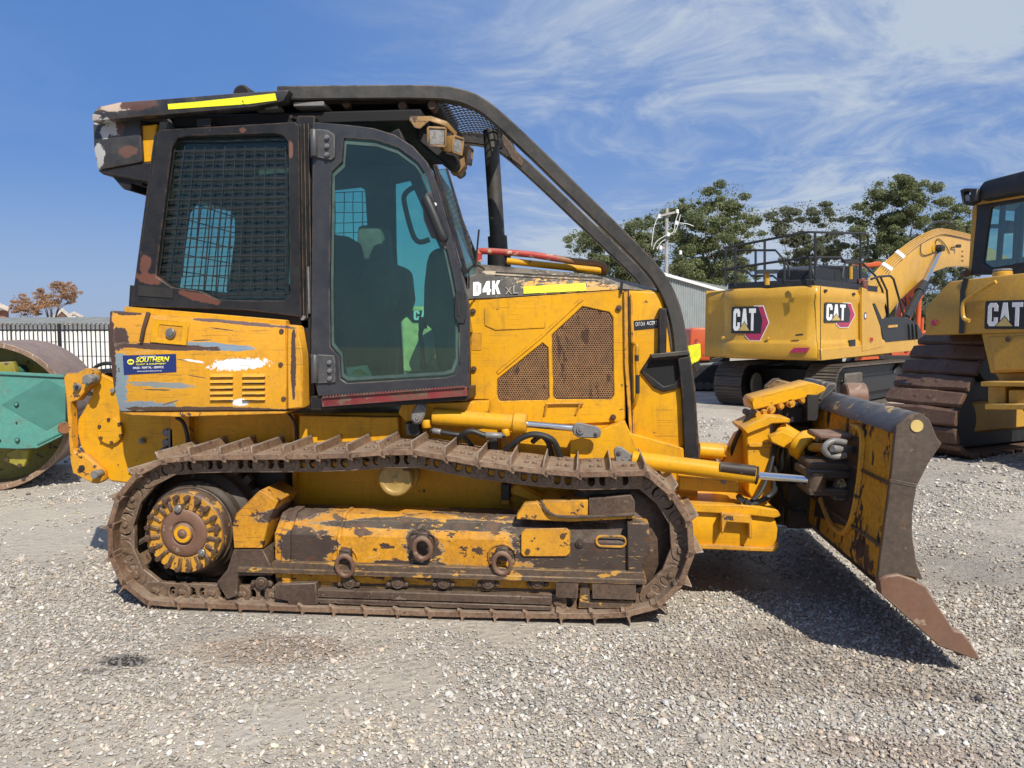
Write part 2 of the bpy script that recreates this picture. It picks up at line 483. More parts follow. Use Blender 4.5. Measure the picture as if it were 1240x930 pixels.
m_wire = plain('black_wire', (.016, .017, .018), .5)
m_hinge = worn('dark_hinge_steel', (.045, .046, .05), (.065, .066, .07), chip=(.25, .24, .23), chips=.66, dirt=.3, dust=.12, rough=.45)
m_seatdark = plain('dark_trim_foam', (.035, .036, .035), .85)
m_seat = plain('seat_fabric', (.10, .10, .095), .9)
m_paper = plain('paper', (.72, .74, .72), .7, 0, .04)
m_redpaint = worn('red_pipe_paint', (.42, .03, .025), (.32, .025, .02), chip=(.5, .33, .22), chips=.56, dirt=.3, rough=.45)
m_rustpaint = worn('rusty_pipe', (.20, .07, .025), (.30, .13, .03), chips=.6, dirt=.5)
m_grille = worn('rusty_mesh', (.30, .155, .062), (.19, .095, .048), chip=(.10, .05, .03), chips=.60, dirt=.8, dust=.12, rough=.6, edges=False, csc=9, cst=(1.6, 1, .6), gr=.35)


def glass_mat(name, tint, gl=.06, rough=.02, dust=.10, dcol=(.40, .42, .38)):
    k = mat(name); k.t.nodes.remove(k.b)
    tr = k.n('ShaderNodeBsdfTransparent', tint); gs = k.n('ShaderNodeBsdfGlossy', (.9, .95, .95), rough)
    fr = k.n('ShaderNodeFresnel', 1.45)
    mx = k.n('ShaderNodeMixShader', k.math('MINIMUM', k.math('ADD', fr.outputs[0], gl), 1.0), tr.outputs[0], gs.outputs[0])
    df = k.n('ShaderNodeBsdfDiffuse', dcol)
    nz = k.noise(k.co, 3.2, 8, .65); sc = k.noise(k.scale(k.co, (1, 1, 9), (0, .6, 0)), 9, 4, .7)
    dm = k.math('MULTIPLY', k.math('ADD', k.math('MULTIPLY_ADD', nz, .7, .25), k.math('MULTIPLY', k.step(sc, .62, .72), .5)), dust)
    mx2 = k.n('ShaderNodeMixShader', dm, mx.outputs[0], df.outputs[0])
    k.L.new(mx2.outputs[0], k.out.inputs[0]); return k.m


m_glass = glass_mat('green_tinted_glass', (.60, .87, .77), .012, .02, .055, (.24, .33, .29))
m_glass_side = glass_mat('hazed_side_glass', (.46, .74, .68), .0, .03, .13, (.20, .22, .205))  # dust film raised to paint a lighter look over the unlit interior
m_glass_far = glass_mat('green_tinted_glass_far', (.70, .95, .92), .0, .03, .04)
m_glass_bg = glass_mat('machine_cab_glass', (.55, .78, .74), .06, .02, .1)

# ================================================================== THE BULLDOZER
YC, YN = 4.94, 3.97
DZ = thing('bulldozer', 'worn yellow tracked bulldozer with black cab and blade, nearest and largest in the yard', 'bulldozer', (-.9, YC, 0))
def sp(*a, **kw): return lambda k: spot(k, DZ, *a, **kw)

m_fender = worn('fender_paint', (.68, .33, .022), (.62, .285, .018), dirt=.4, chips=.68, dust=.1, edges=True, spec=.28, gr=.1, scr=.4, patches=[
    (sp(250, 419, 4.2, 62, 5, 3, rag=.8, nscale=18, stretch=(.5, 1, 2.4)), (.19, .26, .33)),
    (sp(165, 398, 4.2, 34, 34, 0, rag=.9, nscale=9), (.62, .29, .03)),
    (sp(145, 462, 4.2, 11, 44, 0, rag=1.3, nscale=15, stretch=(.5, 1, 1.6)), (.22, .29, .33)),
    (sp(160, 492, 4.2, 60, 7, 0, rag=1.2, nscale=20), (.23, .28, .33)),
    (sp(195, 466, 4.2, 40, 4, 2, rag=1.2, nscale=26, stretch=(.4, 1, 3)), (.25, .27, .26)),
    (sp(145, 410, 4.2, 12, 16, 0, rag=1.0, nscale=14), (.075, .045, .038)),
    (sp(200, 420, 4.2, 76, 4.5, 2, rag=.8, nscale=16, stretch=(.5, 1, 2)), (.085, .05, .04)),
    (sp(152, 378, 4.2, 26, 4, 4, rag=1.0, nscale=18), (.085, .05, .04)),
    (sp(132, 430, 4.2, 9, 80, 0, rag=.7, nscale=16), (.075, .042, .034)),
    (sp(290, 391, 4.2, 70, 2.5, 5, rag=1.0, nscale=20, stretch=(.5, 1, 2)), (.14, .09, .08)),
    (sp(355, 440, 4.2, 3.5, 46, 1, rag=.9, nscale=18), (.075, .045, .034)),
    (sp(268, 398.5, 4.2, 18, .8, 7, soft=.3, rag=.6), (.04, .03, .025)), (sp(245, 412, 4.2, 18, .8, -2, soft=.3, rag=.6), (.04, .03, .025)), (sp(190, 472, 4.2, 24, .9, 1, soft=.3, rag=.9), (.07, .06, .05)), (sp(238, 456, 4.2, 14, .7, 9, soft=.3, rag=.7), (.06, .045, .03)), (sp(228, 437, 4.2, 20, .8, 8, soft=.3, rag=.7), (.06, .045, .03)), (sp(205, 488, 4.2, 16, 1.2, -16, soft=.3, rag=.9), (.12, .12, .12)),
    (sp(250, 496, 4.2, 130, 4, 0, rag=.8, nscale=20, stretch=(.5, 1, 2)), (.10, .06, .04)),
    (sp(290, 441, 4.2, 40, 7.5, -4, soft=.12, rag=1.15, nscale=34, stretch=(1, 1, 1.2)), (.78, .78, .76)),
    (sp(290, 487, 4.2, 13, 5, 0, soft=.15, rag=1.1, nscale=32), (.78, .78, .76)),
    (sp(234, 437, 4.2, 16, 1.5, 8, soft=.2, rag=1.2, nscale=40), (.75, .75, .72)),
])
m_frame = worn('track_frame_paint', (.58, .27, .018), (.50, .22, .018), dirt=.4, chips=.565, dust=.12, edges=True, csc=12, cst=(.65, 1, 1.3), gr=.25, spec=.25, scr=.6, chip=(.05, .034, .028), patches=[
    (sp(372, 665, 4.03, 40, 26, 0, rag=1.2, nscale=11, stretch=(.6, 1, 1.3)), (.052, .036, .030)),
    (sp(350, 622, 4.1, 40, 9, 0, rag=1.0, nscale=14), (.085, .052, .04)),
    (sp(500, 690, 4.03, 100, 13, 0, rag=.9, nscale=12, stretch=(.5, 1, 1)), (.055, .038, .032)),
    (sp(520, 637, 4.06, 130, 6, 0, rag=.9, nscale=12, stretch=(.5, 1, 1)), (.055, .040, .034)),
    (sp(610, 621, 4.1, 110, 13, 0, rag=.8, nscale=12, stretch=(.5, 1, 1)), (.075, .048, .038)), (sp(360, 620, 4.1, 40, 10, 0, rag=.9, nscale=12), (.075, .048, .038)), (sp(560, 641, 4.035, 230, 4.5, 0, rag=.6, nscale=14, stretch=(.4, 1, 1)), (.045, .034, .03)),  # brown bevel wear; the thin long patch paints the shadow line below it
    (sp(716, 662, 4.03, 112, 46, 0, rag=.7, nscale=9, stretch=(.6, 1, 1)), (.058, .043, .036)),
    (sp(511, 664, 4.03, 26, 24, 0, rag=1.0, nscale=13), (.06, .042, .034)),
    (sp(436, 619, 4.1, 8, 4, 0, rag=1.0, nscale=20), (.30, .30, .28)),
    (lambda k: k.math('MULTIPLY', k.step(k.noise(k.scale(k.co, (.7, 1, 1.6)), 17, 8, .7), .60, .615), sp(560, 660, 4.03, 120, 60, 0, rag=.5)(k)), (.60, .29, .02)),
    (lambda k: k.math('MULTIPLY', k.step(k.noise(k.scale(k.co, (.5, 1, 3)), 30, 6, .7), .625, .64), sp(700, 660, 4.03, 120, 60, 0, rag=.4)(k)), (.52, .28, .05)),
])
m_band = worn('scraped_black_hood_paint', (.017, .017, .018), (.024, .023, .022), dirt=.2, dust=.3, rough=.5, chip=(.5, .27, .05), chips=.70, edges=False, patches=[
    (lambda k: k.math('MULTIPLY', k.step(k.noise(k.scale(k.co, (1, 1, 1.8)), 26, 7, .72), .505, .525), sp(685, 346, 4.55, 62, 13, 3, rag=.5)(k)), (.62, .30, .03)),
    (lambda k: k.math('MULTIPLY', k.step(k.noise(k.scale(k.co, (1, 1, 2.2), (0, .5, 0)), 42, 6, .75), .575, .595), sp(680, 341, 4.55, 72, 15, 3, rag=.6)(k)), (.62, .56, .42)),
    (sp(605, 330, 4.5, 26, 2.5, 6, rag=1.2, nscale=30), (.42, .34, .24)),
    (sp(690, 350, 4.55, 60, 3, 0, rag=1.3, nscale=30), (.6, .3, .03)),
])
m_canopy = worn('chipped_canopy_paint', (.017, .018, .021), (.025, .026, .029), chip=(.12, .06, .04), chips=.665, dirt=.25, dust=.3, rough=.38, prim=False, grime=(.07, .06, .05), patches=[
    (sp(152, 131, 4.32, 34, 10, -6, soft=.2, rag=1.1, nscale=18, stretch=(.6, 1, 1.4)), (.50, .38, .30)),
    (sp(178, 131, 4.32, 30, 8, -6, soft=.2, rag=1.1, nscale=17), (.085, .04, .03)),
    (sp(128, 160, 4.32, 7, 9, 0, soft=.2, rag=1.1, nscale=30), (.45, .43, .40)),
    (sp(137, 156, 4.32, 12, 9, 0, soft=.2, rag=1.5, nscale=40), (.42, .42, .41)),
    (sp(120, 190, 4.32, 10, 18, 0, soft=.2, rag=1.0, nscale=22), (.40, .40, .39)),
    (sp(156, 183, 4.32, 12, 8, 0, soft=.2, rag=1.2, nscale=26), (.11, .05, .035)),
    (sp(146, 156, 4.32, 6, 12, 0, soft=.2, rag=1.2, nscale=26), (.09, .045, .035)),
    (sp(120, 147, 4.32, 14, 5, 0, soft=.2, rag=1.2, nscale=26), (.40, .36, .32)),
])
m_guard = worn('rubbed_black_guard', (.0095, .010, .012), (.016, .017, .0195), chip=(.12, .065, .045), chips=.70, dirt=.2, dust=.10, rough=.46, spec=.3, prim=False, grime=(.034, .030, .026), patches=[
    (sp(240, 360, 4.26, 30, 5.5, 14, soft=.2, rag=.9, nscale=18), (.12, .045, .03)),
    (sp(176, 320, 4.26, 8, 14, 12, soft=.2, rag=1.0, nscale=20), (.12, .05, .035)),
    (sp(182, 338, 4.26, 20, 7, 12, soft=.2, rag=1.0, nscale=20), (.13, .05, .035)),
    (sp(352, 181, 4.26, 4, 12, 0, soft=.2, rag=.8, nscale=20), (.15, .075, .055)),
    (sp(295, 158, 4.26, 5, 4, 0, soft=.2, rag=1.0, nscale=30), (.12, .05, .035)),
])
m_blade_back = worn('worn_blade_paint', (.55, .27, .018), (.44, .21, .02), dirt=.4, dust=.25, chips=.545, csc=9, cst=(1, 1, .55), gr=.3, chip=(.026, .024, .023), rough=.75, spec=.15, edges=True, grime=(.05, .035, .02))
m_blade_top = worn('scraped_blade_top', (.030, .036, .048), (.045, .05, .06), dirt=.3, dust=.18, chips=.59, csc=9, chip=(.42, .28, .10), rough=.5)
m_blade_end = worn('blade_end_steel', (.062, .043, .030), (.09, .064, .046), chip=(.15, .10, .07), chips=.62, dirt=.5, dust=.08, rough=.55, grime=(.05, .035, .025), streak=.7, gr=.35)
m_bit = worn('rusty_end_bit', (.135, .06, .034), (.17, .085, .052), chip=(.27, .19, .13), chips=.62, dirt=.4, dust=.25, rough=.6, grime=(.08, .04, .025))
m_carrier = worn('carrier_cap_paint', (.42, .27, .06), (.34, .21, .05), dirt=.4, chips=.62, dust=.3, chip=(.1, .06, .04))
m_hub = worn('final_drive_paint', (.60, .29, .02), (.50, .23, .02), dirt=.45, chips=.56, csc=16, dust=.25, chip=(.07, .04, .028))

# ------------------------------------------------------------------ tracks
def resample(P, n):
    P = [Vector(p) for p in P]; d = [0]
    for i in range(len(P)): d.append(d[-1] + (P[(i + 1) % len(P)] - P[i]).length)
    L = d[-1]; out = []; j = 0
    for i in range(n):
        t = L * i / n
        while d[j + 1] < t: j += 1
        f = (t - d[j]) / max(1e-9, d[j + 1] - d[j]); out.append(P[j].lerp(P[(j + 1) % len(P)], f))
    return out, L


TPX = [(250, 751), (400, 749), (560, 749), (700, 749), (752, 748), (799, 736), (831, 702), (841, 668), (840, 640), (828, 612), (806, 588), (779, 569),
       (720, 573), (643, 567), (565, 557), (526, 549), (486, 544), (450, 547), (400, 550), (330, 551), (240, 552), (190, 557), (160, 576), (139, 604), (130, 638), (130, 668), (142, 702), (174, 731), (212, 747)]
tw = [W(x, y, YN) for x, y in TPX]
for p in tw: p.z = max(p.z, .020)
tpath = smooth_path(tw, 8, True)
_, TL = resample(tpath, 10)
NSH = round(TL / .178)
tpts, _ = resample(tpath, NSH)
PITCHT = TL / NSH


def shoe_mesh(pl, w, gh):
    """one single-grouser track shoe: curved plate, up-turned lips, ridge; x along travel, y across, z outward"""
    prof = [(-.56, -.012), (-.50, .004), (-.42, .004), (.30, .004), (.36, .010), (.388, gh), (.424, gh), (.455, .004), (.52, -.006), (.57, -.026),
            (.56, -.044), (.48, -.038), (.40, -.027), (-.44, -.027), (-.54, -.038)]
    bm = BM(); lo = [(x * pl, -w / 2, z) for x, z in prof]; hi = [(x * pl, w / 2, z) for x, z in prof]
    loft(bm, [lo, hi])
    for sx_ in (-.15, .1):
        for sy in (-.1, .1): cyl(bm, (sx_ * pl, sy * w * 2, .0), (sx_ * pl, sy * w * 2, .016), .014, 6)
    return bm


def grouser_mesh(pl, w, gh):
    bm = BM(); box(bm, (.406 * pl, 0, gh * .62), (.046 * pl, w * 1.002, gh * .82)); return bm  # pale box over the ridge: rubbed steel plus a painted-in highlight


def link_mesh(pl):
    """track link side plate: rounded bar with two bolt windows and a pin boss"""
    bm = BM(); L = pl * .57; zc = -.062; r = .046
    out = [Vector((-L + r * .2 - r * sin(a), 0, zc - r * cos(a))) for a in np.linspace(0, pi, 6)]
    out += [Vector((L - r * .2 + r * sin(a), 0, zc + r * cos(a))) for a in np.linspace(0, pi, 6)]
    holes = []
    for cx in (-.17, .17):
        holes.append([Vector((cx * pl + .021 * cos(a), 0, zc + .004 + .031 * sin(a))) for a in np.linspace(0, 2 * pi, 9)[:-1]])
    plate(bm, out, .034, holes)
    cyl(bm, (-L * .78, -.012, zc), (-L * .78, .0, zc), .016, 10)
    cyl(bm, (L * .78, -.012, zc), (L * .78, .0, zc), .015, 10)
    return bm


SW = .457
me_shoe = mesh_of('track_shoe', shoe_mesh(PITCHT, SW, .048), m_shoe, .0025)
me_edge = mesh_of('grouser_edge', grouser_mesh(PITCHT, SW, .048), m_grouser, .002)
me_link = mesh_of('track_link', link_mesh(PITCHT), m_linkplate, .003)


def build_track(root, y0, pts, near):
    yc = y0 + SW / 2; bm = BM()
    n = len(pts)
    # the inner rail of the chain and its pins, the member that carries the shoes
    for i in range(n):
        a, b = pts[i], pts[(i + 1) % n]; t = (b - a).normalized(); nn = Vector((t.z, 0, -t.x))
        c = a.lerp(b, .5) - nn * .062; c.y = yc
        cyl(bm, (c.x - t.x * PITCHT * .45, yc - .10, c.z - t.z * PITCHT * .45), (c.x - t.x * PITCHT * .45, yc + .10, c.z - t.z * PITCHT * .5), .020, 8)
    rg = []
    for i in range(n):
        t = (pts[(i + 1) % n] - pts[i - 1]).normalized(); rg.append(pts[i] - Vector((t.z, 0, -t.x)) * .062 + Vector((0, yc + .06, 0)))
    tube(bm, rg, .018, 6, True)
    ch = part('track_chain', bm, m_link, root)
    for i in range(n):
        a, b = pts[i], pts[(i + 1) % n]; c = a.lerp(b, .5); t = (b - a).normalized()
        ang = atan2(-t.z, -t.x)              # outline runs counter-clockwise seen from the camera: outward is +z after the turn
        R = Matrix(((t.x, 0, t.z), (0, 1, 0), (t.z, 0, -t.x))).to_3x3()
        X = Vector((-t.x, 0, -t.z)); Z = Vector((t.z, 0, -t.x)); Yv = Z.cross(X)
        M = Matrix((X, Yv, Z)).transposed(); e = M.to_euler()
        s = inst('track_shoe', me_shoe, ch, (c.x, yc, c.z), e)
        s2 = inst('grouser_edge', me_edge, ch, (c.x, yc, c.z), e)
        ly = yc - .160 + (.006 if i % 2 else 0)
        inst('track_link', me_link, ch, (c.x, ly, c.z), e)
        if near: inst('track_link', me_link, ch, (c.x, yc + .125, c.z), e)
    return ch


build_track(DZ, YN, [Vector((p.x, 0, p.z)) for p in tpts], True)
build_track(DZ, 2 * YC - YN - SW, [Vector((p.x, 0, p.z)) for p in tpts], False)

# ------------------------------------------------------------------ undercarriage, near and far (mirrored depth)
hub = W(222, 646, 4.0); idl = W(752, 655, 4.12)


def under(side):
    yy = (lambda y: y) if side else (lambda y: 2 * YC - y)
    s = -1 if side else 1; ax = (0, s, 0)
    bm = BM(); lathe(bm, (hub.x, yy(4.30), hub.z), ax, [(0, -.05), (.34, -.05), (.34, .03), (.315, .05), (.315, .10), (.27, .12), (.27, .17), (.245, .19), (.245, .22), (0, .22)], 48)
    for i in range(24):
        a = 2 * pi * i / 24; box(bm, (hub.x + .355 * cos(a), yy(4.29), hub.z + .355 * sin(a)), (.05, .05, .045), Matrix.Rotation(-a, 3, 'Y'))
    sp_ = part('sprocket', bm, m_link, DZ, .004)
    bm = BM(); lathe(bm, (hub.x, yy(4.10), hub.z), ax, [(0, -.05), (.236, -.05), (.232, .074), (.218, .088), (.142, .090), (.138, .08), (0, .08)], 48)
    fd = part('final_drive', bm, m_hubbody, sp_, .003)
    bm = BM(); lathe(bm, (hub.x, yy(4.011), hub.z), ax, [(.136, -.004), (.222, -.004), (.220, .004), (.136, .004), (.136, -.004)], 48); part('drive_face', bm, m_hub, sp_)
    bm = BM()
    for i in range(20):
        a = 2 * pi * (i + .5) / 20; R = Matrix.Rotation(-a, 3, 'Y')
        bm2 = box(bm, (hub.x + .180 * cos(a), yy(4.008), hub.z + .180 * sin(a)), (.078, .026, .022), R)
    part('drive_rib', bm, m_hubbody, sp_, .005)
    bm = BM()
    for i in range(20):
        a = 2 * pi * (i + .5) / 20
        p = Vector((hub.x + .203 * cos(a), yy(4.015), hub.z + .203 * sin(a))); cyl(bm, p, p + Vector((0, s * .040, 0)), .016, 6)
    part('drive_bolt', bm, m_rustbolt, sp_, .002)
    bm = BM(); lathe(bm, (hub.x, yy(4.03), hub.z), ax, [(0, -.02), (.138, -.02), (.134, .024), (.118, .032), (.07, .034), (.066, .022), (.058, .022), (.054, .040), (.018, .044), (.015, .05), (0, .05)], 40)
    part('drive_cap', bm, [m_bit], sp_, .002)
    bm = BM(); lathe(bm, (hub.x, yy(3.996), hub.z), ax, [(0, -.01), (.052, -.01), (.05, .008), (.03, .009), (.0, .006)], 28)
    part('drive_plug', bm, m_yellow, sp_, .002)
    bm = BM()
    for a, rr in ((radians(98), .143), (radians(-43), .15)):
        p = Vector((hub.x + rr * cos(a), yy(4.0), hub.z + rr * sin(a))); cyl(bm, p, p + Vector((0, s * .02, 0)), .021, 14); cyl(bm, p, p + Vector((0, s * .026, 0)), .012, 6)
    part('drain_plug', bm, m_bolt, sp_, .002)
    # idler
    bm = BM(); lathe(bm, (idl.x, yy(4.26), idl.z), ax, [(0, -.08), (.345, -.08), (.345, .06), (.31, .085), (.29, .09), (.27, .11), (.12, .13), (.10, .16), (0, .16)], 48)
    part('idler_wheel', bm, m_steel, DZ, .004)
    # main tube of the track frame
    z0 = W(0, 693, 4.035).z; zb = W(0, 638, 4.035).z; zt = W(0, 612.5, 4.15).z
    xa, xb = W(318, 0, 4.035).x, W(775, 0, 4.035).x
    sec = [(4.035, z0), (4.035, zb), (4.15, zt), (4.36, zt), (4.36, z0)]
    bm = BM(); loft(bm, [[(xa, yy(y), z) for y, z in sec], [(xb, yy(y), z) for y, z in sec]])
    tf = part('track_frame', bm, m_frame, DZ, .004, smooth=20)
    def sub(name, m, f, bev=.004, **kw):
        b = BM(); f(b)
        if not side:
            for v in b.verts: v.co.y = 2 * YC - v.co.y
        return part(name, b, m, tf, bev, **kw)
    sub('weld_collar', m_frame, lambda b: (loft(b, [[(x, y, z) for y, z in [(4.018, z0 - .01), (4.018, zb - .004), (4.028, zb + .014), (4.14, zt + .014), (4.3, zt + .014), (4.3, z0 - .01)]] for x in (W(326, 0, 4.02).x, W(338, 0, 4.02).x)])))
    sub('weld_collar', m_frame, lambda b: (loft(b, [[(x, y, z) for y, z in [(4.022, z0 - .01), (4.022, zb - .004), (4.032, zb + .01), (4.14, zt + .01), (4.3, zt + .01), (4.3, z0 - .01)]] for x in (W(397, 0, 4.02).x, W(402, 0, 4.02).x)])))
    sub('rear_block', m_frame, lambda b: plate(b, yp(4.0).poly([(314, 594), (286, 622), (281, 636), (283, 664), (318, 664), (326, 628), (336, 607)]), .3))
    sub('rear_shield', m_steel, lambda b: plate(b, yp(4.01).poly([(283, 665), (318, 665), (330, 690), (330, 697), (288, 697), (287, 722), (275, 726), (262, 705), (275, 690)]), .2))
    sub('lower_flange', m_chipsteel, lambda b: pbox(b, 288, 693.5, 783, 702, 3.985, 4.2))
    sub('flange_lip', m_chipsteel, lambda b: pbox(b, 330, 691.5, 780, 693.4, 3.995, 4.03), .002)
    sub('front_cheek', m_frame, lambda b: plate(b, yp(4.01).poly([(775, 634), (786, 635), (787, 664), (781, 672), (777, 688), (781, 700), (760, 700), (760, 634)]), .2))
    sub('roller_beam', m_chipsteel, lambda b: pbox(b, 335, 702, 765, 722, 4.06, 4.33))
    sub('roller_guard', m_steel, lambda b: pbox(b, 384, 714, 668, 733, 4.0, 4.06))
    sub('roller_guard', m_steel, lambda b: pbox(b, 384, 730, 668, 734.5, 3.988, 3.999), .003, label='lower rubbing strip of the guard')
    sub('guide_block', m_steel, lambda b: plate(b, yp(3.99).poly([(332, 708), (382, 706), (385, 732), (350, 735), (348, 728), (333, 725)]), .16))
    sub('guide_block', m_steel, lambda b: pbox(b, 673, 704, 700, 725, 3.992, 4.10))
    sub('guide_block', m_steel, lambda b: pbox(b, 717, 702.5, 770, 727, 3.992, 4.14))
    sub('front_guide', m_chipsteel, lambda b: plate(b, yp(4.02).poly([(704, 703), (712, 703), (716, 727), (768, 728), (760, 737), (700, 737)]), .2))
    for rx in (316, 422, 481, 537, 591, 651):
        def cap(b, rx=rx):
            ycyl(b, rx, 706, 4.015, 4.08, 8, 16); pbox(b, rx - 12, 703, rx + 12, 711, 4.03, 4.07); ycyl(b, rx, 706.5, 4.008, 4.03, 4.5, 12)
            ycyl(b, rx - 11, 708, 4.018, 4.04, 3, 6); ycyl(b, rx + 11, 708, 4.018, 4.04, 3, 6)
        sub('roller_cap', m_steel, cap, .003)
    for rx in (330, 380, 440, 500, 560, 620, 680, 730): sub('track_roller', m_link, lambda b, rx=rx: ycyl(b, rx, 727, 4.08, 4.32, 19, 24), .005)
    # ring shackles on welded lugs
    for sx_, sy in ((417, 680), (511, 659), (608, 677)):
        def lug(b, x=sx_, y=sy):
            pbox(b, x - 7, y - 14, x + 7, y + 3, 3.985, 4.036)
            c = W(x, y, 3.985); cyl(b, (c.x - .028, 3.99, c.z + .03), (c.x + .028, 3.99, c.z + .03), .018, 10)
        sub('shackle_lug', m_link, lug, .006)
        def ring(b, x=sx_, y=sy):
            c = W(x, y + 6, 3.965); pts = [(c.x + .046 * cos(a), 3.975 - .012 * sin(a), c.z + .058 * sin(a)) for a in np.linspace(0, 2 * pi, 17)[:-1]]
            tube(b, pts, .013, 8, True)
        sub('shackle_ring', m_bit, ring, 0)
        def pad(b, x=sx_, y=sy):
            c = W(x, y - 3, 4.035); pts = [(c.x + .075 * cos(a), 4.03, c.z + .07 * sin(a)) for a in np.linspace(-.5, pi + .5, 14)]
            tube(b, pts, .005, 6)
        sub('weld_bead', m_frame, pad, 0)
    def cover(b):
        P = [(636, 641), (686, 640), (690.5, 644), (690.5, 670), (686, 674), (634, 674), (630.5, 670), (631, 645)]
        plate(b, yp(4.022).poly(P), .02)
    cp = sub('cover_plate', m_yellow_old, cover, .003)
    sub('cover_bolt', m_rustbolt, lambda b: (ycyl(b, 682, 649, 4.012, 4.03, 3.2, 8), ycyl(b, 639, 668, 4.012, 4.03, 3.2, 8)), .001)
    def slot(b):
        c = W(740, 655.5, 4.03); L, r = .05, .028
        pts = [(c.x - L + r * cos(a), 4.03, c.z + r * sin(a)) for a in np.linspace(pi / 2, 3 * pi / 2, 8)] + [(c.x + L + r * cos(a), 4.03, c.z + r * sin(a)) for a in np.linspace(-pi / 2, pi / 2, 8)]
        tube(b, pts, .0065, 6, True)
    sub('slot_rim', m_yellow_old, slot, 0)
    sub('grease_plug', m_frame, lambda b: (ycyl(b, 702, 658.5, 4.022, 4.05, 5, 12), ycyl(b, 702, 658.5, 4.015, 4.05, 2.6, 6)), .002)
    sub('access_plate', m_yellow_old, lambda b: plate(b, yp(4.05).poly([(626, 622), (634, 611), (650, 609), (662, 622), (690, 627), (768, 623), (769, 628), (690, 632), (625, 629)]), .08))
    sub('step_plate', m_yellow_old, lambda b: plate(b, yp(4.07).poly([(656, 607), (712, 606), (712, 624), (678, 625), (664, 621)]), .25))
    sub('step_plate', m_steel, lambda b: plate(b, yp(4.07).poly([(713, 604), (764, 599), (769, 607), (769, 622), (713, 624)]), .25))
    def pipe(b): tube(b, smooth_path([W(655, 606, 4.06), W(660, 616, 4.04), W(672, 624, 4.03), W(700, 626, 4.03), W(768, 623, 4.03)], 5), .008, 6)
    sub('grease_pipe', m_link, pipe, 0)
    # carrier roller, between hull and chain
    c = W(478, 581, 4.12)
    bm = BM(); lathe(bm, (c.x, yy(4.36), c.z), ax, [(0, -.1), (.045, -.1), (.045, .02), (.10, .02), (.10, .10), (.085, .11), (.085, .16), (.098, .17), (.098, .215), (.09, .235), (.07, .237), (.066, .232), (.02, .234), (.016, .240), (0, .24)], 32)
    cr = part('carrier_roller', bm, m_carrier, DZ, .002)


under(True); under(False)

# ------------------------------------------------------------------ hull
bm = BM(); plate(bm, yp(4.50).poly([(205, 500), (560, 500), (600, 508), (700, 520), (762, 524), (845, 548), (845, 668), (640, 700), (205, 690)]), .88)
hull = part('main_frame', bm, m_yellow, DZ, .006)
for x0, x1 in ((228, 233), (352, 359), (606, 617)):
    bm = BM(); pbox(bm, x0, 503, x1, 612, 4.45, 4.5); part('frame_rib', bm, m_yellow_old, hull, .003)
bm = BM(); plate(bm, yp(4.42).poly([(455, 505), (482, 505), (484, 540), (362, 545), (362, 503)]), .06); part('frame_panel', bm, m_yellow, hull, .004)
bm = BM(); plate(bm, yp(4.40).poly([(486, 489), (592, 486), (592, 499), (520, 512), (490, 510), (482, 500)]), .10); part('frame_gusset', bm, m_yellow, hull, .004)
bm = BM(); plate(bm, yp(4.40).poly([(690, 535), (757, 510), (772, 545), (770, 575), (690, 572)]), .1); part('frame_gusset', bm, m_yellow, hull, .004)
bm = BM(); pbox(bm, 607, 586, 617, 606, 4.36, 4.5); part('frame_stop', bm, m_dark, hull, .004)
bm = BM(); plate(bm, yp(4.4).poly([(618, 590), (626, 587), (664, 606), (660, 612), (618, 598)]), .09); part('frame_brace', bm, m_yellow, hull, .003)
bm = BM(); pbox(bm, 690, 596, 745, 618, 4.42, 4.5); part('frame_bracket', bm, m_dark, hull, .004)
bm = BM(); pbox(bm, 300, 560, 345, 600, 4.38, 4.5); part('frame_bracket', bm, m_dark, hull, .01)
bm = BM()
for x, y in ((150, 502), (153, 575), (590, 560)): pass
tube(bm, smooth_path([W(214, 506, 4.44), W(222, 512, 4.42), W(227, 530, 4.42), W(228, 560, 4.44)], 5), .012, 8)
tube(bm, smooth_path([W(349, 500, 4.43), W(357, 512, 4.42), W(359, 530, 4.43), W(359, 545, 4.44)], 5), .008, 8)
part('hydraulic_hose', bm, m_rubber, DZ)
bm = BM(); pbox(bm, 203, 519, 210, 557, 4.5, 4.58)
ycyl(bm, 200, 524, 4.5, 4.58, 5, 12); ycyl(bm, 200, 536, 4.5, 4.58, 5, 12); ycyl(bm, 197, 545, 4.5, 4.58, 4, 10)
part('hose_manifold', bm, m_grey, DZ, .003)

# ------------------------------------------------------------------ winch at the rear
bm = BM(); plate(bm, yp(4.60).poly([(112, 458), (120, 452), (139, 462), (222, 470), (222, 575), (160, 586), (134, 583), (121, 570), (106, 556), (97, 540), (93, 523), (94, 508), (104, 491), (112, 474)]), .66)
wn = part('winch_case', bm, m_yellow, DZ, .008)
bm = BM(); ycyl(bm, 132.5, 522, 4.575, 4.60, 17.5, 32); part('winch_cover', bm, m_yellow, wn, .003)
bm = BM()
for a in range(6): ycyl(bm, 132.5 + 14 * cos(a * 1.047 + .4), 522 + 14 * sin(a * 1.047 + .4), 4.565, 4.58, 2.2, 6)
part('cover_bolt', bm, m_rustbolt, wn)
bm = BM(); ycyl(bm, 171, 534, 4.575, 4.6, 4, 10); ycyl(bm, 170, 534, 4.56, 4.6, 2.2, 6); ycyl(bm, 135.5, 473, 4.58, 4.6, 3, 8); ycyl(bm, 107.5, 477, 4.58, 4.6, 3, 8)
part('case_bolt', bm, m_grey, wn, .001)
ARM = [(77, 457), (81, 452), (94, 451.5), (103, 446), (111, 446), (116, 451), (116, 459), (94, 485), (86, 487), (88, 543), (92, 549), (101, 551), (123, 571), (125, 582), (118, 586), (111, 585), (88, 573), (85, 558), (80, 485)]
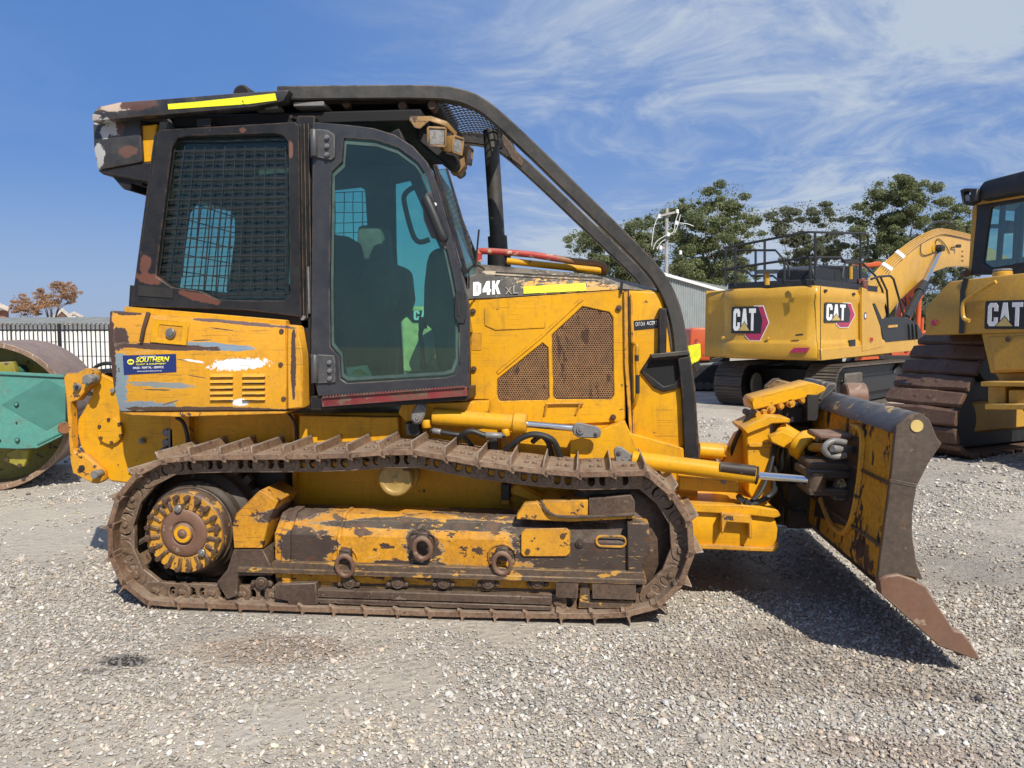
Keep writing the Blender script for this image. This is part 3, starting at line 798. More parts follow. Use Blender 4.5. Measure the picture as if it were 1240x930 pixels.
bm = BM(); plate(bm, yp(4.54).poly(ARM), .06); arm = part('winch_arm', bm, m_yellow_old, DZ, .004)
bm = BM(); plate(bm, [p + Vector((0, .72, 0)) for p in yp(4.54).poly(ARM)], .05); part('winch_arm', bm, m_yellow_old, DZ, .004)
bm = BM(); ycyl(bm, 105.5, 460, 4.48, 4.56, 7, 14); ycyl(bm, 107, 460, 4.45, 4.5, 5.5, 6); ycyl(bm, 92, 469, 4.52, 4.56, 5, 12); ycyl(bm, 114, 575, 4.49, 4.56, 5.5, 12)
part('arm_pin', bm, m_grey, arm, .002)
bm = BM(); ycyl(bm, 98.5, 567, 4.532, 4.56, 4, 12); ycyl(bm, 92, 469, 4.51, 4.53, 2.5, 10); part('arm_pin_hole', bm, m_dark, arm)
bm = BM(); c = W(118, 515, 4.95); c.x += .12; cyl(bm, (c.x, 4.75, c.z), (c.x, 5.2, c.z), .14, 24)
part('winch_drum', bm, m_dark, wn)
bm = BM(); tube(bm, smooth_path([W(112, 449, 4.7), W(118, 443, 4.7), W(128, 440, 4.7), W(140, 441, 4.7)], 5), .012, 8); pbox(bm, 114, 447.5, 150, 452, 4.62, 5.2)
part('winch_cable', bm, m_rubber, DZ)

# ------------------------------------------------------------------ fender / tank box beside the cab
FB = [(132.5, 376), (346, 393), (347, 497), (145, 498.5), (137, 470), (131, 415)]
bm = BM(); plate(bm, yp(4.20).poly(FB), .42); fb = part('fender_box', bm, m_fender, DZ, .010, seg=2)
bm = BM(); plate(bm, yp(4.235).poly([(150, 371), (346, 387.5), (346, 396), (150, 380)]), .35); part('fender_top', bm, m_yellow, fb, .005)
bm = BM(); plate(bm, yp(4.205).poly([(347.5, 393), (360, 394.5), (366, 430), (367.5, 494), (347.5, 496.5)]), .30); part('fender_end', bm, m_fender, fb, .008)
bm = BM(); plate(bm, yp(4.21).poly([(143, 499), (347, 497.6), (346, 501), (215, 505), (160, 503)]), .3); part('fender_sill', bm, m_yellow_old, fb, .003)
# latch with recess
P4 = yp(4.192)
bm = BM(); plate(bm, P4.poly([(185, 386), (229, 390), (226, 418.5), (181, 414.5)]), .03, [P4.poly([(193, 393), (221, 395.5), (218, 412.5), (190, 409.5)])]); la = part('latch_frame', bm, m_yellow, fb, .002)
bm = BM(); plate(bm, yp(4.197).poly([(191, 391), (223, 394), (220, 414), (188, 411)]), .004); part('latch_recess', bm, m_yellow_old, fb)
bm = BM(); ycyl(bm, 205.5, 403.5, 4.178, 4.2, 6.3, 16); ycyl(bm, 205.5, 403.5, 4.172, 4.18, 4, 12); part('latch_lock', bm, m_bolt, fb, .002)
bm = BM(); bar(bm, [W(180, 378, 4.19), W(174, 398, 4.19), W(171, 414, 4.19)], .02, .02); part('box_hinge', bm, m_rustbolt, fb, .003)
# louvres
for cx in (268, 307):
    for i in range(5):
        y = 452.5 + i * 7.0
        bm = BM(); P5 = yp(4.178)
        a = [W(cx - 14, y, 4.2), W(cx + 13.5, y - .3, 4.2), W(cx + 13.5, y + 4.2, 4.182), W(cx - 14, y + 4.4, 4.182)]
        b = [p + Vector((0, .012, 0)) for p in a]
        loft(bm, [a, b]); part('louver', bm, m_fender, fb, .001)
        bm = BM(); pbox(bm, cx - 13.5, y + 3.4, cx + 13.2, y + 5.6, 4.1955, 4.21); part('louver_gap', bm, m_dark, fb)
bm = BM()
for x, y in ((340.5, 401), (339.5, 441.5), (343, 483)): ycyl(bm, x, y, 4.192, 4.21, 3, 8)
part('box_bolt', bm, m_rustbolt, fb, .001)
# dealer sticker
SK = [(148.5, 430.5), (213, 428.5), (213.5, 450.5), (150, 454)]
bm = BM(); plate(bm, yp(4.1975).poly(SK), .002); st = part('dealer_sticker', bm, m_blueprint, fb)
def stick(s, x, y, w, h, m, bold=.02, shear=0.0):
    o = W(x, y, 4.1965); f = 4.1965 / FPX; t = Vector((cos(.032), 0, sin(.032)))
    part('lettering', text_bm(s, o, t, Vector((0, 0, 1)), w * f, h * f, .0006, bold, shear), m, fb, smooth=0)
stick('SOUTHERN', 164.5, 439.3, 45, 7.0, m_yelprint, .035, .25)
stick('PLANT & EQUIPMENT', 165, 442.7, 40, 2.4, m_yelprint, .02)
stick('SALES - RENTAL - SERVICE', 161, 447.0, 41, 2.8, m_white, .02)
stick('www.southernplant.com.au', 166, 450.9, 33, 2.2, m_white, .01)
stick('Proudly Supplied by', 169, 433.2, 22, 2.4, m_white, .01)
bm = BM(); c = W(158.3, 438.2, 4.1965); f = 4.1965 / FPX
plate(bm, [(c.x + (4.6 * cos(a)) * f, c.y, c.z + 3.6 * sin(a) * f) for a in np.linspace(0, 2 * pi, 17)[:-1]], -.0006); part('sticker_emblem', bm, m_yelprint, fb)
bm = BM(); c.y = 4.1955; plate(bm, [(c.x + x * f, c.y, c.z + z * f) for x, z in ((-3.4, -1), (-2.2, 1.4), (0, .4), (1.4, 1.6), (3.2, 1.2), (2.4, -.2), (3.4, -1.4), (.4, -.9))], -.0006); part('sticker_emblem', bm, m_blueprint, fb)

# ------------------------------------------------------------------ cab
CY = 4.27; CF = 2 * YC - CY                       # near and far side planes of the cab
def pp(Y, pts): return yp(Y).poly(pts)
# rear window guard frame with its woven wire
GO = [(192, 157), (357, 147.5), (362, 152), (365, 384), (300, 376), (158, 371)]
GH = [(215, 167), (226, 165), (334, 161.5), (343, 164), (349, 172), (351, 356), (345, 364), (300, 364), (262, 362.5), (240, 352), (208, 348), (189, 335), (190, 322), (208, 178)]
bm = BM(); plate(bm, pp(4.255, GO), .05, [pp(4.255, GH)])
CB = part('cab_body', bm, m_guard, DZ, .004)
bm = BM(); plate(bm, pp(4.275, [(159, 368), (186, 165), (192, 157), (197, 160), (172, 330), (168, 372)]), .14); part('rear_post', bm, m_black, CB, .004)
bm = BM(); plate(bm, pp(4.30, [(157, 345), (365, 384), (374, 388), (374, 398), (155, 376)]), .06); part('sill_panel', bm, m_black, CB, .004)
bm = BM(); plate(bm, pp(4.25, [(167, 345), (209, 349), (209, 361), (167, 358)]), .01); part('guard_slot', bm, m_dark, CB)
bm = BM()
def wires(bm, Y, x0, x1, y0, y1, nx, ny, shape, lean, r=.0042):
    for i in range(nx):
        t = i / (nx - 1); pts = []
        for j in range(13):
            y = y0 + (y1 - y0) * j / 12; x = x0 + (x1 - x0) * t + lean * (1 - t) * (y - y0) / (y1 - y0) + math.sin(i * 2.1 + j * .9) * .4
            if shape(x, y): pts.append(W(x, y, Y + .003 * (-1) ** (i + j)))
        if len(pts) > 1: tube(bm, pts, r, 4)
    for j in range(ny):
        y = y0 + (y1 - y0) * j / (ny - 1); pts = []
        for i in range(15):
            x = x0 + lean + (x1 - x0 - lean) * i / 14; yy = y - (x - x0) * .022 + math.sin(j * 1.7 + i * .8) * .35
            if shape(x, yy): pts.append(W(x, yy, Y - .003 * (-1) ** (i + j)))
        if len(pts) > 1: tube(bm, pts, r, 4)
def gshape(x, y):
    left = 212 - (y - 165) * (24 / 165) - 3
    low = 340 if x < 215 else (352 if x < 245 else 368)
    return x > left and x < 354 and y > 160 and y < low
wires(bm, 4.285, 214, 346, 160, 370, 12, 19, gshape, -26)
part('wire_mesh', bm, m_wire, CB, 0, smooth=60)
bm = BM(); plate(bm, pp(4.31, [(190, 165), (352, 160), (352, 370), (170, 372)]), .004); part('side_window', bm, m_glass_side, CB)
# posts between guard and door
bm = BM(); plate(bm, pp(4.30, [(360, 140), (381, 140), (381, 498), (366, 492)]), .10); bp = part('door_post', bm, m_black, CB, .004)
bm = BM()
for x in (365, 369.5, 374.5): bar(bm, [W(x - .5, 150, 4.29), W(x + 3.5, 385, 4.29)], .02, .006)
part('post_seal', bm, m_blacktube, CB)
bm = BM(); bar(bm, [W(373.5, 323, 4.285), W(375, 380, 4.285)], .02, .010); ycyl(bm, 366, 385, 4.27, 4.3, 3.2, 12)
part('post_bracket', bm, m_grey, CB, .002)
# door with rounded glass opening
DO = [(378.5, 147.5), (420, 151), (452, 155), (478, 163), (500, 177), (517, 196), (529, 222), (541, 262), (552, 305), (562, 340), (568, 372), (568, 470), (560, 472), (385, 480), (376.5, 440)]
DH = [(416, 167), (455, 170), (482, 179), (505, 196), (518, 215), (533, 268), (547, 328), (556, 372), (556.5, 440), (551, 454), (540, 457), (420, 464), (412.5, 459), (411, 433), (400, 420), (399, 345), (401, 208), (414, 196)]
bm = BM(); plate(bm, pp(4.245, DO), .045, [pp(4.245, DH)]); door = part('door', bm, m_doorpaint, DZ, .004)
cx_, cy_ = 478, 320
GI = [(x + (cx_ - x) * .022 , y + (cy_ - y) * .022) for x, y in DH]
bm = BM(); plate(bm, pp(4.262, [(x - (cx_ - x) * .03, y - (cy_ - y) * .03) for x, y in DH]), .006); part('door_glass', bm, m_glass, door)
m_seal = plain('glass_edge_sealant', (.05, .085, .075), .5)
bm = BM(); GI2 = [(cx_ + (x - cx_) * .962, cy_ + (y - cy_) * .972) for x, y in GI]
plate(bm, pp(4.2585, GI), .003, [pp(4.2585, GI2)]); part('glass_seal', bm, m_seal, door)
bm = BM(); plate(bm, pp(4.28, [(398, 283), (420, 286), (434, 294), (438, 306), (438, 326), (432, 340), (420, 348), (398, 349)]), .05); part('door_pad', bm, m_seatdark, door, .008)
bm = BM(); ycyl(bm, 419.5, 332, 4.272, 4.3, 4.5, 12); ycyl(bm, 413, 342.5, 4.272, 4.3, 3, 10); part('pad_hole', bm, m_dark, door)
def hinge(pts, bolts, kx):
    b = BM(); plate(b, pp(4.232, pts), .014); h = part('hinge_plate', b, m_hinge, door, .002)
    b = BM()
    for x, y in bolts: ycyl(b, x, y, 4.218, 4.235, 3.0, 12); ycyl(b, x, y, 4.212, 4.22, 1.6, 6)
    part('hinge_bolt', b, m_bolt, door, .001)
    b = BM(); x0 = pts[0][0]
    cyl(b, W(x0 - 3, pts[0][1] + 1, 4.225), W(x0 - 3, pts[-1][1] - 1, 4.225), .020, 12); pbox(b, x0 - 8, pts[0][1], x0 - 2, pts[-1][1], 4.235, 4.27)
    part('hinge_barrel', b, m_hinge, door, .002)
hinge([(383, 156), (397, 157.5), (405, 163), (405.5, 190), (401, 193.5), (383, 190)], [(395.5, 166), (395.5, 176.5), (395.5, 187)], 0)
hinge([(384, 429), (404, 430.5), (406, 440), (406, 463), (384, 464)], [(398.5, 439), (399, 449), (399, 458.5)], 1)
bm = BM(); plate(bm, pp(4.236, [(551, 355), (556, 352.5), (562, 354), (564, 385), (562, 392), (555, 392), (550, 384)]), .012); lk = part('door_lock', bm, m_wire, door, .004)
bm = BM(); plate(bm, pp(4.232, [(553, 365), (557, 362), (557, 384), (554, 382)]), .006); part('lock_paddle', bm, m_dark, door, .002)
bm = BM(); tube(bm, smooth_path([W(516, 240, 4.24), W(519, 246, 4.232), W(526, 262, 4.228), W(535, 284, 4.232), W(538, 290, 4.24)], 5), [.022] + [.03] * 19 + [.022], 10)
part('grab_handle', bm, m_wire, door)
bm = BM(); plate(bm, pp(4.25, [(511, 245), (515, 234), (524, 231), (532, 240), (546, 290), (540, 303), (530, 290), (522, 288), (513, 266)]), .012); part('handle_plate', bm, m_hinge, door, .004)
bm = BM(); ycyl(bm, 526.5, 247.5, 4.236, 4.25, 2.3, 10); part('handle_button', bm, m_white, door)
# red serrated step under the door
SR = [(389, 482), (565, 468.5), (566, 479.5), (390, 493)]
bm = BM(); plate(bm, pp(4.225, SR), .02); stp = part('door_step', bm, m_redtape, DZ, .002)
bm = BM()
a0, a1 = W(390, 482, 4.21), W(563, 468.8, 4.21)
for i in range(46):
    p = a0.lerp(a1, (i + .5) / 46); q = (a1 - a0) / 46
    plate(bm, [p - q * .5, p + q * .5, p + Vector((0, 0, .012))], .012)
part('step_tooth', bm, m_redtape, stp, kind='stuff')
bm = BM(); plate(bm, pp(4.26, [(376, 480), (568, 470), (568, 484), (500, 490), (376, 497)]), .6); part('cab_floor', bm, m_black, CB, .004)

# inner box of the cab
xr = W(194, 0, CY).x; xf = W(566, 0, CY).x
zf = W(0, 480, CY).z; zr = W(0, 150, CY).z
bm = BM(); FH1 = [(348, 236), (436, 226), (442, 230), (449, 345), (348, 345)]; FH2 = [(478, 222), (528, 211), (548, 258), (575, 345), (580, 452), (488, 455), (479, 300)]
FO = [(286, 196), (510, 176), (546, 230), (590, 340), (592, 470), (280, 470)]
plate(bm, pp(CF, FO), .04, [pp(CF, FH1), pp(CF, FH2)]); part('far_side', bm, m_interior, CB, .003)
bm = BM(); plate(bm, pp(CF + .015, FH1), .005); part('side_window', bm, m_glass_far, CB)
bm = BM(); plate(bm, pp(CF + .015, FH2), .005); part('far_door_glass', bm, m_glass_far, CB)
bm = BM(); wires(bm, CF + .07, 350, 450, 222, 345, 10, 11, lambda x, y: 346 < x < 452 and 222 < y < 346, 0, .0036); part('wire_mesh', bm, m_wire, CB)
# rear wall with a window, roof lining
bm = BM()
rw = lambda y, z: (xr - (zr - z) * .155, y, z)
wz0, wz1 = 1.82, 2.40
plate(bm, [rw(CY + .04, zf), rw(CF - .04, zf), rw(CF - .04, zr), rw(CY + .04, zr)], .05, [[rw(4.66, wz0), rw(5.40, wz0), rw(5.42, wz1 - .1), rw(5.32, wz1), rw(4.78, wz1 - .02), rw(4.68, wz1 - .12)]], n=Vector((1, 0, 0)))
part('rear_wall', bm, m_interior, CB, .003)
bm = BM()
for i in range(9):
    y = 4.68 + i * .09; bar(bm, [rw(y, wz0) , rw(y, wz1)], .006, .006)
for i in range(6):
    z = wz0 + i * .11; bar(bm, [rw(4.6, z), rw(5.46, z)], .006, .006, Vector((0, 0, 1)))
bmesh.ops.translate(bm, verts=bm.verts, vec=(-.08, 0, 0)); part('wire_mesh', bm, m_wire, CB)
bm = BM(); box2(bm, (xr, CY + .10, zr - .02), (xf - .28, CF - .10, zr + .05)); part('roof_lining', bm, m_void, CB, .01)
# windscreen and front posts
def fp(y, z): return xf - .02 - max(0, z - 1.8) * .44
bm = BM()
zs = [1.54, 1.94, 2.34, 2.66]
bar(bm, [(fp(0, z) - .02, CY + .05, z) for z in zs], .07, .06); part('front_post', bm, m_black, CB, .005)
bm = BM(); bar(bm, [(fp(0, z) - .05, CF - .05, z) for z in zs], .06, .05); part('front_post', bm, m_black, CB, .005)
bm = BM(); loft(bm, [[(fp(0, zs[0]) + .01, CY + .08, zs[0]), (fp(0, zs[0]) - .02, CF - .08, zs[0]), (fp(0, zs[0]) - .026, CF - .08, zs[0]), (fp(0, zs[0]) + .004, CY + .08, zs[0])],
                [(fp(0, zs[1]) + .01, CY + .08, zs[1]), (fp(0, zs[1]) - .02, CF - .08, zs[1]), (fp(0, zs[1]) - .026, CF - .08, zs[1]), (fp(0, zs[1]) + .004, CY + .08, zs[1])],
                [(fp(0, zs[3]) + .01, CY + .08, zs[3]), (fp(0, zs[3]) - .02, CF - .08, zs[3]), (fp(0, zs[3]) - .026, CF - .08, zs[3]), (fp(0, zs[3]) + .004, CY + .08, zs[3])]])
part('windscreen', bm, m_glass_far, CB)
bm = BM(); plate(bm, pp(4.262, [(529, 205), (541, 204), (560, 268), (575, 318), (576, 332), (563, 336), (553, 302), (542, 258)]), .02); part('corner_glass', bm, m_glass_bg, CB, .002)
bm = BM(); bar(bm, [W(541, 204, 4.258), W(560, 268, 4.258), W(576, 324, 4.258)], .02, .012); bar(bm, [W(527, 200, 4.255), W(545, 264, 4.255), W(564, 330, 4.255)], .03, .022)
part('glass_trim', bm, m_black, CB, .002)
bm = BM(); tube(bm, smooth_path([W(565, 330, 4.26), W(572, 322, 4.26), W(580, 322, 4.3), W(586, 326, 4.4)], 5), .007, 6); part('washer_hose', bm, m_rubber, CB)
# furniture inside
bm = BM(); sb = [(x - 17, y) for x, y in ((442, 322), (452, 314), (488, 316), (498, 324), (502, 360), (497, 378), (482, 388), (480, 470), (440, 470), (430, 400), (432, 350))]
plate(bm, pp(4.72, sb), .46); part('seat_back', bm, m_seat, CB, .03, seg=2)
bm = BM(); plate(bm, pp(4.84, [(432, 272), (462, 272), (466, 322), (430, 322)]), .28); part('head_rest', bm, m_seat, CB, .03, seg=2)
bm = BM(); plate(bm, pp(4.45, [(516, 318), (520, 305), (531, 299), (541, 306), (548, 330), (552, 440), (556, 460), (530, 460), (524, 400), (512, 390), (513, 345)]), .16); part('control_console', bm, m_interior, CB, .02, seg=2)
bm = BM(); tube(bm, smooth_path([W(522, 222, 4.9), W(503, 226, 4.9), W(490, 236, 4.9), W(491, 252, 4.9), W(500, 284, 4.9), W(508, 293, 4.9), W(520, 290, 4.9)], 5), .017, 8); part('grab_bar', bm, m_interior, CB)
bm = BM(); tube(bm, smooth_path([W(512, 460, 4.6), W(512, 430, 4.6), W(509, 405, 4.6), W(512, 396, 4.6)], 4), .014, 8); tube(bm, [W(512, 398, 4.6), W(512, 384, 4.6)], .026, 10); part('joystick', bm, m_interior, CB)
bm = BM(); plate(bm, pp(4.5, [(484, 456), (496, 450), (520, 448), (546, 450), (546, 466), (484, 466)]), .5); part('dash_panel', bm, m_interior, CB, .02)
PA = [W(419, 445, 4.30), W(444, 442, 4.33), W(451, 455.5, 4.29), W(421, 457, 4.27)]
bm = BM(); plate(bm, PA, .002); pa = part('paper_notice', bm, m_paper, CB)
bm = BM(); plate(bm, [PA[0].lerp(PA[2], .3) + Vector((0, -.004, 0)), PA[1].lerp(PA[3], .3) + Vector((0, -.004, 0)), PA[2].lerp(PA[0], .12) + Vector((0, -.004, 0)), PA[3].lerp(PA[1], .2) + Vector((0, -.004, 0))], .001); part('paper_print', bm, m_goldprint, pa)

# ------------------------------------------------------------------ canopy, sweeps, lights
def hw(x):                                           # half width between the two sweeps along the machine
    t = min(1, max(0, (x + 1.7) / 2.15)); return .60 + (.385 - .60) * t
SWP = [(338, 115), (430, 114), (520, 114), (552, 117), (578, 126), (604, 145), (650, 188), (700, 237), (750, 286), (780, 316), (800, 341), (813, 368), (821, 400), (824, 432)]
sw3 = []
for x, y in SWP:
    Y = YC - .5
    for _ in range(6):
        p = W(x, y, Y); Y = YC - hw(p.x)
    sw3.append(W(x, y, Y))
swn = smooth_path(sw3, 5)
for sgn in (1, -1):
    pts = [p if sgn == 1 else Vector((p.x, 2 * YC - p.y, p.z)) for p in swn]
    bm = BM(); bar(bm, pts, .085, .078); part('limb_riser', bm, m_blacktube, DZ, .007)
sweep = bpy.data.objects['limb_riser']
# roof plate between the risers, visor around the back
zroof = swn[0].z
bm = BM(); rp = [W(145, 0, 4.3).x, W(345, 0, 4.34).x, W(520, 0, 4.4).x]
xs_ = [W(120, 0, 4.32).x, W(345, 0, 4.34).x, W(525, 0, 4.4).x]
dz = [-.05, .012, .02]
lp0 = [(xs_[0], YC - .52, zroof + dz[0]), (xs_[1], YC - hw(xs_[1]) + .05, zroof + dz[1]), (xs_[2], YC - hw(xs_[2]) + .05, zroof + dz[2]), (xs_[2], YC + hw(xs_[2]) - .05, zroof + dz[2]), (xs_[1], YC + hw(xs_[1]) - .05, zroof + dz[1]), (xs_[0], YC + .52, zroof + dz[0])]
loft(bm, [[Vector(p) - Vector((0, 0, .05)) for p in lp0], lp0]); rf = part('canopy_roof', bm, m_black, DZ, .005)
YV = 4.24
VT = [(111, 139), (119, 129), (144, 123.5), (200, 119.5), (286, 112.5), (350, 108.5), (343, 122.5), (307, 129), (255, 134), (199, 139), (169, 141), (111, 147)]
bm = BM(); plate(bm, pp(YV, VT), .09); vis = part('canopy_visor', bm, m_canopy, rf, .008, seg=2)
bm = BM(); plate(bm, [Vector((p.x, 2 * YC - p.y, p.z)) for p in pp(YV, VT)], .09); part('canopy_visor', bm, m_canopy, rf, .006)
bm = BM()
xl = W(111, 0, YV).x; zt_, zb_ = W(0, 129, YV).z, W(0, 147, YV).z
loft(bm, [[(xl + .06, YV + .05, z), (xl + .0, YV + .16, z), (xl - .03, YV + .4, z), (xl - .03, 2 * YC - YV - .4, z), (xl, 2 * YC - YV - .16, z), (xl + .06, 2 * YC - YV - .05, z), (xl + .12, 2 * YC - YV - .05, z), (xl + .12, YV + .05, z)] for z in (zb_, zt_)])
part('canopy_visor', bm, m_canopy, rf, .006, label='rear edge of the canopy visor')
HV = [(203, 126), (240, 123), (333, 113), (335, 121.5), (300, 126), (204, 132.5)]
bm = BM(); plate(bm, pp(YV - .004, HV), .003); part('reflective_strip', bm, m_hiviz, rf, 0)
bm = BM(); ycyl(bm, 292, 113, 4.55, 4.7, 11, 20); part('roof_beacon_base', bm, m_black, rf, .01)
bm = BM()
for x0, x1 in ((373, 428), (476, 528)): a = W(x0, 107.5, 4.5); b = W(x1, 104.5, 4.5); box2(bm, (a.x, 4.5, a.z - .02), (b.x, 5.3, b.z))
part('roof_strap', bm, m_black, rf, .004)
# corner box of the air conditioner at the back of the canopy
BX = [(112, 148), (169, 140.5), (172, 196), (118, 206), (113, 180)]
bm = BM(); plate(bm, pp(4.315, BX), 1.25); ac = part('condenser_box', bm, m_canopy, DZ, .012, seg=2)
bm = BM(); loft(bm, [[(p.x, p.y, p.z) for p in pp(4.33, [(117, 206), (173, 196), (190, 196), (180, 222), (140, 214), (124, 211)])], [(p.x, p.y + 1.1, p.z) for p in pp(4.33, [(117, 206), (173, 196), (190, 196), (180, 222), (140, 214), (124, 211)])]]); part('condenser_belly', bm, m_black, ac, .01)
bm = BM(); plate(bm, pp(4.36, [(134, 212), (160, 213), (158, 231), (149, 229)]), .3); plate(bm, pp(4.36, [(155, 210), (178, 207), (172, 225), (158, 222)]), .1); part('condenser_duct', bm, m_black, ac, .006)
bm = BM(); plate(bm, pp(4.34, [(171, 152), (190, 150), (184, 196), (172, 197)]), .3); part('yellow_bracket', bm, m_yellow, ac, .005)
bm = BM(); pbox(bm, 171, 140, 196, 143.5, 4.33, 4.5); pbox(bm, 306, 127, 336, 131, 4.30, 4.4); pbox(bm, 355, 123.5, 392, 128, 4.33, 4.5); part('roof_bracket', bm, m_grey, rf, .003)
bm = BM()
for x, y in ((419, 125), (487, 128), (523, 127)): ycyl(bm, x, y, 4.42, 4.5, 5.5, 12); ycyl(bm, x, y + 4, 4.43, 4.5, 3, 8)
part('roof_mount', bm, m_rustbolt, rf, .002)
bm = BM(); pbox(bm, 238, 144, 255, 153, 4.3, 4.4); ycyl(bm, 352, 142, 4.3, 4.36, 2.5, 8); part('guard_clip', bm, m_black, rf, .002)
bm = BM(); box2(bm, (xs_[0] + .1, CY + .36, zr + .0), (xs_[2] - .05, CF - .36, zroof - .03)); part('roof_underside', bm, m_void, rf, .01)  # sun reaches this box, so its shade is put into the black colour
# expanded mesh between the risers ahead of the cab
bm = BM(); seg0 = [p for p in swn if W(520, 0, 4.4).x - .02 < p.x < W(604, 0, 4.45).x + .03]
seg_, nn_ = seg0, len(seg0)
d = [0]
for a, b in zip(seg_, seg_[1:]): d.append(d[-1] + (b - a).length)
def along(t):
    j = 0
    while j < nn_ - 2 and d[j + 1] < t: j += 1
    return seg_[j].lerp(seg_[j + 1], (t - d[j]) / (d[j + 1] - d[j]))
pitch = .056; rows = int(d[-1] / (pitch * .5))
for i in range(rows):
    t0 = i * pitch * .5; 
    if t0 + pitch > d[-1]: break
    a = along(t0); h_ = YC - a.y - .04; cols = int(2 * h_ / pitch)
    for j in range(cols):
        y = -h_ + (j + (.5 if i % 2 else 0)) * pitch
        b = along(t0 + pitch * .5)
        for s_ in (-1, 1):
            p = Vector((a.x, YC + y, a.z)); q = Vector((b.x, YC + y + s_ * pitch * .5, b.z)); bar(bm, [p, q], .009, .003)
part('expanded_mesh', bm, m_wire, rf, 0, smooth=0)
bm = BM(); e_ = seg_[-1]; bar(bm, [(e_.x, e_.y, e_.z), (e_.x - .015, YC, e_.z + .03), (e_.x, 2 * YC - e_.y, e_.z)], .05, .05, Vector((1, 0, 0))); part('mesh_crossbar', bm, m_black, rf, .004)
bm = BM(); plate(bm, pp(4.62, [(605, 158), (618, 172), (634, 196), (631, 203), (622, 196), (610, 176)]), .02); part('riser_gusset', bm, m_steel, rf, .003)
# work lights on a bent bracket
def light(px, py, Y, sx_, yaw, sc=1.0):
    c = W(px, py, Y); R = Matrix.Rotation(yaw, 3, 'Z') @ Matrix.Rotation(radians(8), 3, 'X')
    b = BM(); w = .049 * sc
    loft(b, [[c + R @ Vector((x * k, y_, z * k)) for x, z in ((-w, -w), (w, -w), (w, w), (-w, w))] for y_, k in ((-.045, 1), (-.01, 1), (.05, .7), (.06, .45))])
    l = part('work_light', b, m_goldpaint, rf, .006, seg=2)
    b = BM(); box(b, c + R @ Vector((0, -.047, 0)), (w * 1.6, .006, w * 1.6), R); part('lamp_lens', b, m_lens, l, .002)
    b = BM(); w2 = w * .95
    for x0, z0, x1, z1 in ((-w2, -w2, w2, -w2), (w2, -w2, w2, w2), (w2, w2, -w2, w2), (-w2, w2, -w2, -w2)): bar(b, [c + R @ Vector((x0, -.05, z0)), c + R @ Vector((x1, -.05, z1))], .012, .012)
    part('lamp_bezel', b, m_goldpaint, l, .002)
light(528, 167, 4.36, 1, radians(16), 1.05); light(546, 176, 4.42, 1, radians(62), .95); light(559, 188, 4.7, 1, radians(80), 1.0)
bm = BM(); bar(bm, [W(496, 144, 4.36), W(522, 144, 4.36), W(540, 150, 4.38), W(552, 163, 4.5)], .03, .012, Vector((0, 0, 1)))
plate(bm, pp(4.355, [(495, 144), (520, 146), (509, 156), (502, 155)]), .008); part('lamp_bracket', bm, m_goldpaint, rf, .002)
bm = BM(); plate(bm, pp(4.52, [(505, 150), (548, 160), (556, 200), (548, 206), (535, 195), (505, 170)]), .3); part('lamp_housing', bm, m_dark, rf, .01)  # dark colour paints in the shadow over the clutter behind the lamps
bm = BM(); plate(bm, pp(4.6, [(553, 195), (562, 190), (563, 200), (556, 210), (545, 209)]), .1); part('lamp_bracket', bm, m_goldpaint, rf, .004)

# ------------------------------------------------------------------ engine hood
YH = 4.54; HF = 2 * YC - YH
HS = [(566, 362), (735, 351.5), (757, 350.5), (757, 520), (700, 560), (566, 520)]
bm = BM(); plate(bm, pp(YH + .012, [(566, 362), (757, 350.5), (758, 545), (566, 545)]), 2 * (YC - YH) - .024); hd = part('engine_hood', bm, m_yellow, DZ, .006)
G1 = [(705.5, 371), (738, 378), (742, 384), (743.5, 479), (740, 483.5), (673, 483.5), (670, 480), (668.5, 405)]
G2 = [(657, 415), (663.5, 421), (665, 481), (662, 484.5), (605, 485.5), (602.5, 482), (602, 459)]
DP = [(568.5, 366), (600, 362), (753, 351), (757, 355), (757, 507), (752, 511), (640, 516), (592, 500), (591, 484), (570, 484)]
bm = BM(); plate(bm, pp(YH - .006, DP), .016, [pp(YH - .006, G1), pp(YH - .006, G2)]); pn = part('engine_door', bm, m_yellow, DZ, .004)
